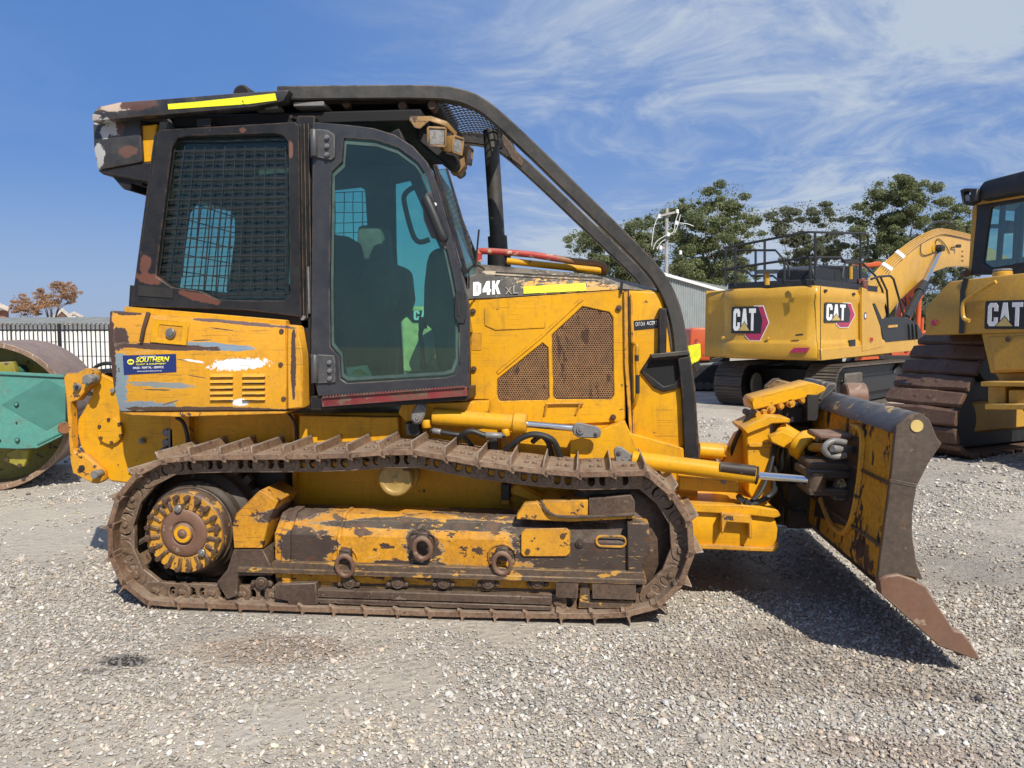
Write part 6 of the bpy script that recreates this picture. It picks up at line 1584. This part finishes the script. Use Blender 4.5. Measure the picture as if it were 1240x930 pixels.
# black top deck
bm = BM(); zd = ztp; plate(bm, [fpn(.15, .15, zd + .12), fpn(.10, SL * .92, zd + .12), fpn(2.4, SL * .92, zd + .12), fpn(RL + .05, .5, zd + .12), fpn(RL - .1, .25, zd + .12), fpn(RL * .5, .06, zd + .12)], .13, n=Vector((0, 0, 1))); dk = part('top_deck', bm, m_mach, hs, .01)
bm = BM(); a = RP.at(952, 338, .5); b = SP.at(1040, 332, .5)
plate(bm, SP.poly([(986, 344), (986, 325), (996, 321), (1035, 322), (1050, 330), (1052, 344)], .7), .8, n=SP.n); part('engine_cover', bm, m_mach, hs, .03)
bm = BM()
for x, y0, y1 in ((929, 329, 345), (1030, 319, 338)): p = SP.at(x, y0, .6); q = SP.at(x, y1, .6); tube(bm, [q, p], .045, 8)
part('lift_post', bm, m_catyel, hs)
bm = BM()
for x, y0 in ((929, 329), (1030, 316)): p = SP.at(x, y0, .6); box(bm, p, (.34, .22, .06))
part('post_cap', bm, m_mach, hs)
def ptub(pl, pts, deep, r, nm='railing'):
    bm = BM(); tube(bm, [pl.at(x, y, deep) for x, y in pts], r, 6); part(nm, bm, m_mach, hs)
M_ = RP; rr = .024
def mixp(pts, deep=.10): return [(RP if x < 980 else SP).at(x, y, deep) for x, y in pts]
for pts in ([(876, 300.6), (930, 290), (979, 281), (1047, 282.6), (1051, 286), (1051, 308), (1049, 312), (1042, 312)], [(873, 327), (926, 319), (979, 311.6), (1018, 311.6), (1024, 318), (1044, 318), (1060, 334), (1068, 350), (1074, 380), (1072, 400)], [(1020, 338), (1022, 322), (1024, 318)]):
    bm = BM(); tube(bm, mixp(pts), rr, 6); part('railing', bm, m_mach, hs)
for x, y0, y1 in ((890.6, 298, 346), (926, 291, 346), (950, 316, 342), (981, 312, 340), (987, 282, 340), (1042, 283, 338), (879, 301, 347)):
    bm = BM(); tube(bm, mixp([(x, y0), (x, y1)]), rr, 6); part('railing', bm, m_mach, hs)
for pts in ([(879, 303), (939, 303), (950, 315), (955, 323), (955, 336)], [(876, 326), (904, 328), (910, 334), (936, 334), (942, 339), (956, 339)], [(915, 303), (915, 346)]):
    bm = BM(); tube(bm, [RP.at(x, y, 1.3) for x, y in pts], rr, 6); part('railing', bm, m_mach, hs)
bm = BM(); tube(bm, [SP.at(x, y, .05) for x, y in ((1055, 338), (1064, 335), (1078, 334), (1082, 338), (1094, 380), (1094, 386))], rr, 6); tube(bm, [SP.at(x, y, .05) for x, y in ((1066, 335), (1074, 352), (1076, 385))], rr, 6); part('railing', bm, m_mach, hs)
# front platform boxes and boom
bm = BM(); plate(bm, SP.poly([(1056, 366), (1060, 366), (1069, 386), (1076, 384), (1100, 384), (1112, 392), (1117, 402), (1117, 416), (1072, 420), (1066, 395)], .02), 1.0, n=SP.n); part('battery_box', bm, m_mach, hs, .03)
bm = BM()
for x in (1101, 1105.5, 1110): bar(bm, [SP.at(x, 392, .0), SP.at(x + 1, 415, .0)], .05, .04, SP.u)
part('box_rib', bm, m_mach, hs, .008)
bm = BM(); plate(bm, SP.poly([(1076, 394), (1087, 393), (1087, 396), (1076, 397)], -.0), .05, n=SP.n); part('step_edge', bm, m_catyel, hs)
BO = [(1055, 368), (1060, 353), (1073, 334), (1088, 318), (1107, 301), (1125, 289), (1143, 284), (1177, 291), (1204, 302), (1240, 322), (1240, 345), (1204, 326), (1177, 322), (1148, 323), (1131.5, 329), (1115, 340), (1089.5, 364), (1075, 384), (1060, 392), (1053, 386)]
bm = BM(); plate(bm, SP.poly(BO, 1.2), .42, n=SP.n); bo = part('boom', bm, m_catyel, EX, .025, seg=2)
for i in range(5):
    dp = 1.16 + .10 * i; sh_ = .2 + i * 3.6
    def sft(x, y):
        t = min(1, max(0, (x - 1050) / 100)); return SP.at(x + (-.85 + .75 * t) * sh_, y + (-.45 - .15 * t) * sh_ * (1 - .35 * t), dp)
    bm = BM(); tube(bm, smooth_path([sft(x, y) for x, y in ((1059, 364), (1063, 350), (1074, 332), (1089, 316), (1108, 299.5), (1126, 288), (1144, 283), (1177, 290))], 4), .019, 6); part('boom_pipe', bm, m_catyel, bo)
    for x, y in ((1077, 328), (1092, 313)):
        bm = BM(); p = sft(x, y); q = sft(x + 3, y - 3); tube(bm, [p, q], .036, 6); part('pipe_clip', bm, m_white, bo)
bm = BM(); plate(bm, SP.poly([(1050, 366), (1055, 345), (1067, 326), (1083, 309), (1103, 292), (1124, 281.5), (1144, 278.5), (1177, 286), (1177, 291), (1144, 285), (1126, 290), (1108, 302), (1089, 319), (1074, 335), (1062, 352), (1057, 368)], 1.64), .05, n=SP.n); part('pipe_gap_shade', bm, m_mach, bo)  # added dark sheet, stands in for the shade between the pipes
bm = BM(); tube(bm, smooth_path([SP.at(x, y, 1.6) for x, y in ((1122, 278), (1130, 270), (1142, 268), (1152, 271), (1158, 277))], 4), .04, 6); tube(bm, smooth_path([SP.at(x, y, 1.17) for x, y in ((1116, 292), (1115, 306), (1122, 309), (1136, 303))], 4), .014, 5); tube(bm, smooth_path([SP.at(x, y, 1.17) for x, y in ((1132, 296), (1136, 289), (1145, 297), (1150, 307))], 4), .014, 5); part('boom_hose', bm, m_rubber, bo)
bm = BM(); tube(bm, [SP.at(1097, 385, 1.0), SP.at(1119, 344, 1.05)], .105, 14); tube(bm, [SP.at(1113, 354, 1.05), SP.at(1119, 344, 1.05)], .135, 14); cy_ = part('boom_cylinder', bm, m_mach, EX)
bm = BM(); tube(bm, [SP.at(1119, 344, 1.05), SP.at(1140, 300, 1.08)], .065, 12); part('cylinder_rod', bm, m_chrome, cy_)
bm = BM(); a = SP.at(1141, 300, 1.0); cyl(bm, a, a + SP.n * -.3, .10, 14); box(bm, SP.at(1139, 301, 1.05), (.22, .1, .16)); part('cylinder_pin', bm, m_mach, cy_, .01)
bm = BM(); a = SP.at(1130, 300, 1.2); cyl(bm, a + SP.n * .03, a, .16, 20); part('boom_boss', bm, m_catyel, bo, .01)
bm = BM(); bar(bm, [SP.at(1152, 300, 1.16), SP.at(1160, 298, 1.1)], .04, .04); a = SP.at(1160.5, 298, 1.08); box(bm, a, (.14, .1, .1)); part('boom_lamp', bm, m_mach, bo, .01)
for y, s_ in ((305, 'SL 320 F'), (311, '5309BKT 3'), (316.5, 'PLS 462 297')):
    o = SP.at(1164, y, 1.195); part('lettering', text_bm(s_, o, SP.u, Vector((0, 0, 1)), .28, .055, .002, .01), m_blackprint, bo, smooth=0)
bm = BM(); box(bm, SP.at(1043, 341, .2), (.16, .1, .14)); box(bm, SP.at(1047, 348, .1), (.12, .1, .3)); part('warning_tag', bm, m_redtape, hs, .02)
# undercarriage
es = BM(); prof = [(-.5, 0), (.5, 0), (.5, .03), (.42, .03), (.40, .055), (.36, .055), (.34, .03), (.06, .03), (.04, .055), (0, .055), (-.02, .03), (-.30, .03), (-.32, .055), (-.36, .055), (-.38, .03), (-.5, .03)]
loft(es, [[(x * .19, -.30, z) for x, z in prof], [(x * .19, .30, z) for x, z in prof]]); me_es = mesh_of('track_shoe', es, m_bgtrack)
for a_ in (2.02, .12):
    og = fpn(a_, .42, 0); local_track(EX, og, xf_, [(.42, .44, .40), (4.1, .44, .40)], .6, .195, me_es, m_mach)
    bm = BM(); c_ = fpn(a_, 2.7, .42); box(bm, c_, (3.3, .42, .34), Matrix.Rotation(TH, 3, 'Z')); part('track_frame', bm, m_mach, EX, .03)
bm = BM(); p = fpn(2.02 - .31, .42 + .62, .42); cyl(bm, p, p - xl_ * .05, .25, 24); part('idler_hub', bm, m_wallrib, EX, .02)
bm = BM(); p = fpn(1.1, 2.5, .35); cyl(bm, p, p + Vector((0, 0, zb0 - .33)), .6, 24); box(bm, fpn(1.1, 2.5, .55), (1.6, 2.0, .4), Matrix.Rotation(TH, 3, 'Z')); part('slew_ring', bm, m_mach, EX, .02)
bm = BM(); box(bm, fpn(-.22, 1.2, .62), (.9, .06, .22), Matrix.Rotation(TH, 3, 'Z')); part('frame_cover', bm, m_bgtrack, EX, .03)

# ---------------------------------------------------------------- the second bulldozer
T2 = radians(32); f2 = Vector((cos(T2), sin(T2), 0)); l2 = Vector((-sin(T2), cos(T2), 0))
R0 = ray(1225, 400) * (9.0 / ray(1225, 400).y) + CAM; R0.z = 0
D2 = thing('bulldozer', 'cleaner yellow bulldozer cut off by the right edge, wide rusty pads and rear tank', 'bulldozer', R0)
R2 = Pl(R0 + f2 * .25, -f2)
ps = BM(); prof = [(-.50, -.02), (.5, -.02), (.52, .012), (.34, .05), (-.40, .045), (-.5, .012)]
lp = []
for y, k_ in ((-.5, .80), (-.47, .84), (-.22, .92), (0, 1.06), (.22, .92), (.47, .84), (.5, .80)): lp.append([(x * .235 * k_, y, z * (.5 + .5 * k_)) for x, z in prof])
loft(ps, lp)
for y in (-.09, .09): cyl(ps, (.0, y, .03), (.0, y, .056), .026, 6)
me_ps = mesh_of('track_shoe', ps, m_padsteel, .003, 22)
for off_ in (1.12, -1.12):
    local_track(D2, R0 + l2 * off_ + f2 * .02, f2, [(.42, .42, .40), (.98, 1.18, .36), (3.2, .42, .40)], 1.0, .235, me_ps, m_mach)
    bm = BM(); box(bm, R0 + l2 * off_ + f2 * 1.8 + Vector((0, 0, .45)), (2.6, .5, .4), Matrix.Rotation(T2, 3, 'Z')); part('track_frame', bm, m_catyel2, D2, .03)
TK = [(1120, 372), (1149, 341), (1175, 337.6), (1320, 322), (1340, 350), (1340, 400), (1120, 406)]
bm = BM(); pts = R2.poly(TK); loft(bm, [pts, [p + f2 * 1.3 for p in pts]]); tk = part('fuel_tank', bm, m_catyel2, D2, .02, seg=2)
bm = BM(); bar(bm, [R2.at(1170, 337, -.012), R2.at(1166, 352, -.012), R2.at(1164.5, 404, -.012)], .06, .014, R2.u); part('tank_strap', bm, m_mach, tk)
bm = BM(); q = R2.at(1131, 391, -.01); cyl(bm, q, q - f2 * .01, .035, 16); part('reflector', bm, m_magenta, tk)
cat_logo(tk, R2, 1196, 367, 1238, 395, False, -.004)
bm = BM(); plate(bm, R2.poly([(1188, 404), (1340, 398), (1335, 446), (1199, 452)], .02), .5, n=R2.n); lp_ = part('lower_panel', bm, m_catyel2, D2, .012)
bm = BM(); plate(bm, R2.poly([(1197, 408), (1335, 403), (1330, 444), (1205, 449)], .008), .02, n=R2.n); q = R2.at(1221, 411, -.0); part('lower_door', bm, m_catyel2, lp_, .006)
bm = BM(); cyl(bm, q + f2 * -.0, q - f2 * .012, .03, 12); part('door_lock', bm, m_rustbolt, lp_)
bm = BM(); plate(bm, R2.poly([(1203, 451), (1320, 446), (1320, 500), (1240, 500), (1215, 470)], .2), .5, n=R2.n); part('rear_case', bm, m_catyel2, D2, .02)
def bx2(x0, y0, x1, y1, d0, d1, nm, m=m_catyel2, bev=.01):
    b = BM(); plate(b, R2.poly([(x0, y1), (x1, y1), (x1, y0), (x0, y0)], d0), d1 - d0, n=R2.n); return part(nm, b, m, D2, bev)
bx2(1187, 462, 1250, 468, -.22, .2, 'hitch_plate'); bx2(1192, 489, 1252, 496, -.22, .2, 'hitch_plate'); bx2(1196, 468, 1218, 489, -.02, .3, 'drawbar_block'); bx2(1221, 472, 1262, 492, -.1, .2, 'drawbar_block')
bm = BM(); tube(bm, smooth_path([R2.at(x, y, -.10) for x, y in ((1206, 341), (1196, 346), (1172, 362), (1166.5, 368), (1166, 380), (1168, 386), (1174, 388.5))], 5), .024, 8); part('grab_handle', bm, m_catyel, tk)
bm = BM(); cyl(bm, R2.at(1214, 342, .25), R2.at(1214, 329, .25), .105, 18); part('filler_neck', bm, m_catyel, tk, .01); bm = BM(); cyl(bm, R2.at(1214, 329, .25), R2.at(1214, 326, .25), .10, 18); part('filler_cap', bm, m_grey, tk, .008)
CBX = [(1175, 333), (1184, 243), (1320, 222), (1330, 330)]
CH = [(1190, 318), (1200, 250), (1312, 232), (1318, 305), (1200, 324)]
bm = BM(); plate(bm, R2.poly(CBX, .75), .06, [R2.poly(CH, .75)], n=R2.n); c2 = part('cab', bm, m_mach, D2, .01)
bm = BM(); plate(bm, R2.poly([(1177, 250), (1183, 246), (1184, 300), (1176, 334), (1172, 334)], .76), .08, n=R2.n); part('cab_post', bm, m_catyel2, c2, .01)
bm = BM(); plate(bm, R2.poly([(1183, 236), (1320, 214), (1320, 226), (1183, 248)], .74), .1, n=R2.n); part('cab_post', bm, m_catyel2, c2, .01)
bm = BM(); plate(bm, R2.poly(CH, .78), .006, n=R2.n); part('cab_glass', bm, m_glass_bg, c2)
pts = R2.poly(CBX, .80); bm = BM(); loft(bm, [pts, [p + f2 * .04 for p in pts]], cap=False)
far_ = [p + f2 * 1.5 for p in R2.poly([(1188, 328), (1200, 250), (1320, 230), (1325, 320)], .75)]; bm = BM(); plate(bm, R2.poly([(1184, 333), (1192, 243), (1320, 224), (1325, 330)], 2.2), .05, [R2.poly([(1192, 316), (1199, 252), (1310, 234), (1316, 304)], 2.2)], n=R2.n); part('cab_front', bm, m_mach, c2)
bm = BM(); plate(bm, R2.poly([(1183, 246), (1320, 224), (1320, 250), (1183, 262)], .8)[:2] + [p + f2 * 1.4 for p in R2.poly([(1183, 246), (1320, 224)], .8)][::-1], .05, n=Vector((0, 0, 1))); part('cab_ceiling', bm, m_mach, c2)
for x in (1209, 1233): 
    bm = BM(); bar(bm, [R2.at(x, 323, .9), R2.at(x + 6, 246, .9)], .05, .05, R2.u); part('window_bar', bm, m_mach, c2)
bm = BM(); tube(bm, smooth_path([R2.at(x, y, 1.0) for x, y in ((1228, 318), (1231, 262), (1234, 252), (1244, 248))], 4), .025, 8); part('grab_bar', bm, m_mach, c2)
bm = BM(); tube(bm, [R2.at(1198, 274, 1.2), R2.at(1212, 274, 1.2), R2.at(1216, 275, 1.2), R2.at(1226, 275, 1.2)], [.03, .03, .09, .08], 10); part('cab_mirror', bm, m_mach, c2)
RF = [(1183, 243), (1184, 228), (1190, 219), (1240, 206), (1330, 186), (1330, 216)]
pts = R2.poly(RF, .55); bm = BM(); loft(bm, [pts, [p + f2 * 2.0 for p in pts]]); part('cab_roof', bm, m_mach, c2, .04, seg=2)
bm = BM(); plate(bm, R2.poly([(1162, 230), (1168, 228), (1184, 228), (1181, 243), (1170, 249), (1165, 246)], .5), .14, [R2.poly([(1166, 232), (1174, 230.5), (1176, 243), (1171, 246), (1167, 244)], .5)], n=R2.n); wl2 = part('work_light', bm, m_mach, c2, .01)
bm = BM(); plate(bm, R2.poly([(1166, 237), (1174, 235.5), (1175, 243), (1168, 244.5)], .53), .04, n=R2.n); part('lamp_lens', bm, m_lens, wl2)
bm = BM(); ycyl(bm, 1171, 331, R2.at(1171, 331, .7).y, R2.at(1171, 331, .7).y + .1, 4, 10); part('post_bolt', bm, m_rustbolt, c2)

# ---------------------------------------------------------------- orange machines behind
YO = 20.0; OR = thing('excavator', 'small orange excavator mostly hidden between the bulldozer front and the clean excavator', 'excavator', (W(850, 0, YO).x, YO, 0))
OP = yp(YO)
bm = BM(); plate(bm, OP.poly([(835.5, 402), (838, 398), (845, 396.5), (860, 397), (861, 437), (838, 437), (835, 420)]), 1.6); oh = part('counterweight', bm, m_orange, OR, .06, seg=3)
bm = BM(); plate(bm, OP.poly([(861.5, 398), (880, 398), (880, 429), (861.5, 429)], .02), 1.8); oc = part('side_panel', bm, m_orange, OR, .03)
bm = BM(); bar(bm, [OP.at(861.2, 397, -.012), OP.at(861.2, 437, -.012)], .05, .02); tube(bm, [OP.at(863, 398, .3), OP.at(863, 392.5, .3)], .04, 8); part('panel_gap', bm, m_mach, oh)
bm = BM(); plate(bm, OP.poly([(838, 428.5), (860.8, 429), (860.8, 431), (838, 430.5)], -.004), .02); plate(bm, OP.poly([(841, 411), (846, 410), (846, 420), (841, 421)], -.004), .02); part('faded_print', bm, m_redpaint, oh)
for s_, y in (('ZX', 421.8), ('8', 427.6)): part('lettering', text_bm(s_, OP.at(863.2, y, -.002), (1, 0, 0), (0, 0, 1), .18 if s_ == 'ZX' else .09, .095, .004, .03), m_blackprint, oc, smooth=0)
bm = BM(); plate(bm, OP.poly([(838, 438), (884, 429), (884, 441), (836, 441)], .1), 1.4); part('slew_frame', bm, m_mach, OR, .03)
bm = BM(); plate(bm, OP.poly([(836, 441), (882, 438), (882, 442), (836, 444)], -.1), 2.0); part('blade_arm', bm, m_wallrib, OR, .02)
for dy in (-.1, 1.6):
    bm = BM(); pts = [OP.at(826 + 0, 468), OP.at(900, 468)]
    a, b = OP.at(830, 456), OP.at(900, 456); H2 = hull2([(q.x + .32 * cos(t), .33 + .32 * sin(t)) for q in (a, b) for t in np.linspace(0, 2 * pi, 24)])
    loft(bm, [[(x, YO + dy, z) for x, z in H2], [(x, YO + dy + .45, z) for x, z in H2]]); tb = part('rubber_track', bm, m_mach, OR, .02)
    bm = BM()
    for i in range(9): x = a.x + (b.x - a.x) * i / 8; cyl(bm, (x, YO + dy - .03, .14), (x, YO + dy + .02, .14), .10, 12)
    part('track_roller', bm, m_bgtrack, tb)
YO2 = 26.0; O2 = thing('excavator', 'orange excavator behind the clean yellow one, only its orange boom and arm showing', 'excavator', (W(1100, 0, YO2).x, YO2, 0)); P2 = yp(YO2)
bm = BM(); plate(bm, P2.poly([(1084, 400), (1096, 355), (1106, 340), (1120, 334), (1124, 345), (1118, 360), (1108, 372), (1100, 400)]), .35); ob = part('boom', bm, m_orange, O2, .03)
bm = BM(); tube(bm, [P2.at(1111, 410, -.15), P2.at(1113, 362, -.15)], .075, 10); tube(bm, [P2.at(1116, 412, -.1), P2.at(1117, 385, -.1)], .05, 8); part('boom_cylinder', bm, m_orange, O2)
bm = BM()
for x0, x1 in ((1090, 1100), (1096, 1092), (1102, 1106)): tube(bm, smooth_path([P2.at(x0, 360, -.1), P2.at((x0 + x1) / 2 + 3, 374, -.2), P2.at(x1, 392, -.1)], 4), .022, 6)
part('boom_hose', bm, m_rubber, ob)
bm = BM(); plate(bm, P2.poly([(1030, 314), (1050, 319), (1062, 316.5), (1069, 317), (1069, 322), (1052, 324), (1030, 318)], .2), .3); part('dipper_arm', bm, m_orange, O2, .03)
bm = BM(); plate(bm, P2.poly([(1078, 400), (1130, 400), (1130, 432), (1078, 432)], .2), 1.8); part('house', bm, m_orange, O2, .05)
bm = BM(); H2 = hull2([(q.x + .36 * cos(t), .38 + .36 * sin(t)) for q in (P2.at(1062, 456), P2.at(1150, 456)) for t in np.linspace(0, 2 * pi, 24)]); loft(bm, [[(x, YO2, z) for x, z in H2], [(x, YO2 + .45, z) for x, z in H2]]); loft(bm, [[(x, YO2 + 1.6, z) for x, z in H2], [(x, YO2 + 2.05, z) for x, z in H2]]); part('track_belt', bm, m_mach, O2, .02)
bm = BM(); plate(bm, P2.poly([(1040, 428), (1062, 424), (1066, 440), (1040, 440)], -.3), .4); part('step_box', bm, m_orange, O2, .02)

# ---------------------------------------------------------------- a yellow machine seen through the cab glass
YL = 8.6; m_hood = plain('loader_hood_paint', (.80, .50, .22), .4)
LD = thing('loader', 'yellow loader with black lettered hood stripe, glimpsed through the bulldozer cab glass', 'loader', (W(530, 0, YL).x, YL, 0)); LP = yp(YL)
bm = BM(); plate(bm, LP.poly([(485, 371), (560, 371), (560, 452), (486, 452)]), 1.3); lh = part('hood', bm, m_hood, LD, .03)
bm = BM(); plate(bm, LP.poly([(485.5, 376), (559, 376), (559, 391), (500, 391)], -.004), .004); part('hood_stripe', bm, m_blackprint, lh)
o = LP.at(501, 387.5, -.010); fL = YL / FPX; bm = BM(); block_text(bm, 'CAT', o, Vector((1, 0, 0)), Vector((0, 0, 1)), 7.2 * fL, 11.5 * fL, 1.5 * fL, LP.n, .004); part('lettering', bm, m_white, lh, smooth=0)
part('lettering', text_bm('430E', LP.at(489, 379.5, -.006), (1, 0, 0), (0, 0, 1), 9 * fL, 3 * fL, .002, .02), m_white, lh, smooth=0)
part('lettering', text_bm('3', LP.at(530, 446, -.006), (1, 0, 0), (0, 0, 1), 7 * fL, 9 * fL, .002, .05), m_white, lh, smooth=0)
bm = BM(); plate(bm, LP.poly([(494, 440), (508, 408), (524, 398), (534, 402), (516, 446), (500, 452)], -.3), .2); plate(bm, LP.poly([(512, 440), (534, 430), (536, 452), (512, 452)], -.2), .2); part('loader_arm', bm, m_mach, LD, .02)
bm = BM()
for x in (500, 566): c = LP.at(x, 452); cyl(bm, (c.x, YL - .2, .42), (c.x, YL + .2, .42), .42, 28)
part('wheel', bm, m_rubber, LD, .03)
bm = BM(); plate(bm, LP.poly([(545, 452), (620, 452), (620, 400), (545, 400)], .1), 1.1); part('rear_body', bm, m_catyel, LD, .03)

# ---------------------------------------------------------------- road roller at the left edge
AL = radians(24); ax = Vector((-sin(AL), cos(AL), 0)); YR = 6.85
dr = thing('road_roller', 'road roller with rusty steel drum and teal frame at the left edge', 'road roller', (W(-16, 500, YR).x, YR, 0))
m_drum = worn('drum_steel', (.27, .165, .105), (.20, .12, .078), chip=(.45, .38, .31), chips=.60, dirt=.5, dust=.2, rough=.5, csc=9, cst=(7, 7, 1.2), gr=.3)
m_teal = worn('teal_paint', (.080, .285, .235), (.065, .24, .20), dirt=.45, dust=.15, chips=.69, rough=.45, edges=True, streak=.4, scr=.3)
m_teal2 = plain('teal_diamond_print', (.05, .18, .148), .5, 0, .12, 5)
m_olive = worn('olive_yellow_paint', (.34, .30, .02), (.24, .21, .02), dirt=.5, chips=.6, dust=.3)
RD = .725; dc = W(-16, 500, YR); dc.z = RD - .005; wdr = 1.5
bm = BM(); lathe(bm, dc, ax, [(RD - .05, 0), (RD, 0), (RD, wdr), (RD - .05, wdr), (RD - .05, .05), (RD - .05, 0)], 80); part('drum', bm, m_drum, dr, .004)
bm = BM(); lathe(bm, dc + ax * .35, ax, [(0, 0), (RD - .05, 0), (RD - .05, .03), (0, .03)], 48); part('drum_plate', bm, m_olive, dr)
RPn = Pl(W(0, 500, YR - .16), -ax)
FR = [(-120, 455), (-40, 452), (79, 457.5), (79, 521), (74, 529), (45, 543), (20, 544), (-20, 542), (-120, 520)]
bm = BM(); plate(bm, RPn.poly(FR), .05, n=RPn.n); frm = part('frame_plate', bm, m_teal, dr, .006)
bm = BM(); plate(bm, RPn.poly([(2, 490), (56, 459), (79, 470), (79, 508), (56, 521)], -.004), .004, n=RPn.n); part('diamond_print', bm, m_teal2, frm)
def rdot(x, y, r, m, nm, d=.02):
    b = BM(); c = RPn.at(x, y, -d * .5); cyl(b, c, c - RPn.n * -d, r, 14); part(nm, b, m, frm, .003)
for x, y in ((20, 489.5), (21, 532.5)): rdot(x, y, .021, m_dark, 'bolt_ring', .014); rdot(x, y, .015, m_teal, 'frame_bolt', .022)
rdot(20, 511.5, .008, m_dark, 'frame_hole', .012); rdot(0, 533, .010, m_dark, 'frame_hole', .012); rdot(78, 518, .058, m_rustpaint, 'pivot_hole', .012)
for pts in ([(8, 548), (20, 543), (36, 545), (30, 565), (24, 566), (4, 558)], [(-20, 440), (14, 438), (20, 452), (-20, 452)]):
    bm = BM(); plate(bm, RPn.poly(pts, .12), .16, n=RPn.n); bk = part('drum_bracket', bm, m_olive, dr, .008)
bm = BM()
for x, y in ((8.5, 556.5), (24, 563.5)): c = RPn.at(x, y, .11); cyl(bm, c, c + RPn.n * .02, .02, 8)
part('bracket_bolt', bm, m_rustbolt, bk, .003)
bm = BM(); bar(bm, RPn.poly([(-40, 449.5), (78, 455.5)], -.012), .03, .02, RPn.u); part('frame_flange', bm, m_teal, frm, .004)
bm = BM(); bar(bm, RPn.poly([(45, 538), (74, 524), (78, 517)], -.006), .012, .012, RPn.n); part('weld_bead', bm, m_teal2, frm)
bm = BM(); plate(bm, RPn.poly([(60, 524), (92, 500), (95, 504), (64, 530)], .2), 1.2, n=RPn.n); part('scraper_bar', bm, m_rustbolt, dr, .006)
bm = BM(); plate(bm, RPn.poly([(-60, 436), (18, 444), (25, 452), (-60, 452)], .25), .5, n=RPn.n); part('inner_frame', bm, m_teal2, dr, .01)

# every generated part name is final; nothing else to do
for me in bpy.data.meshes: me.update()
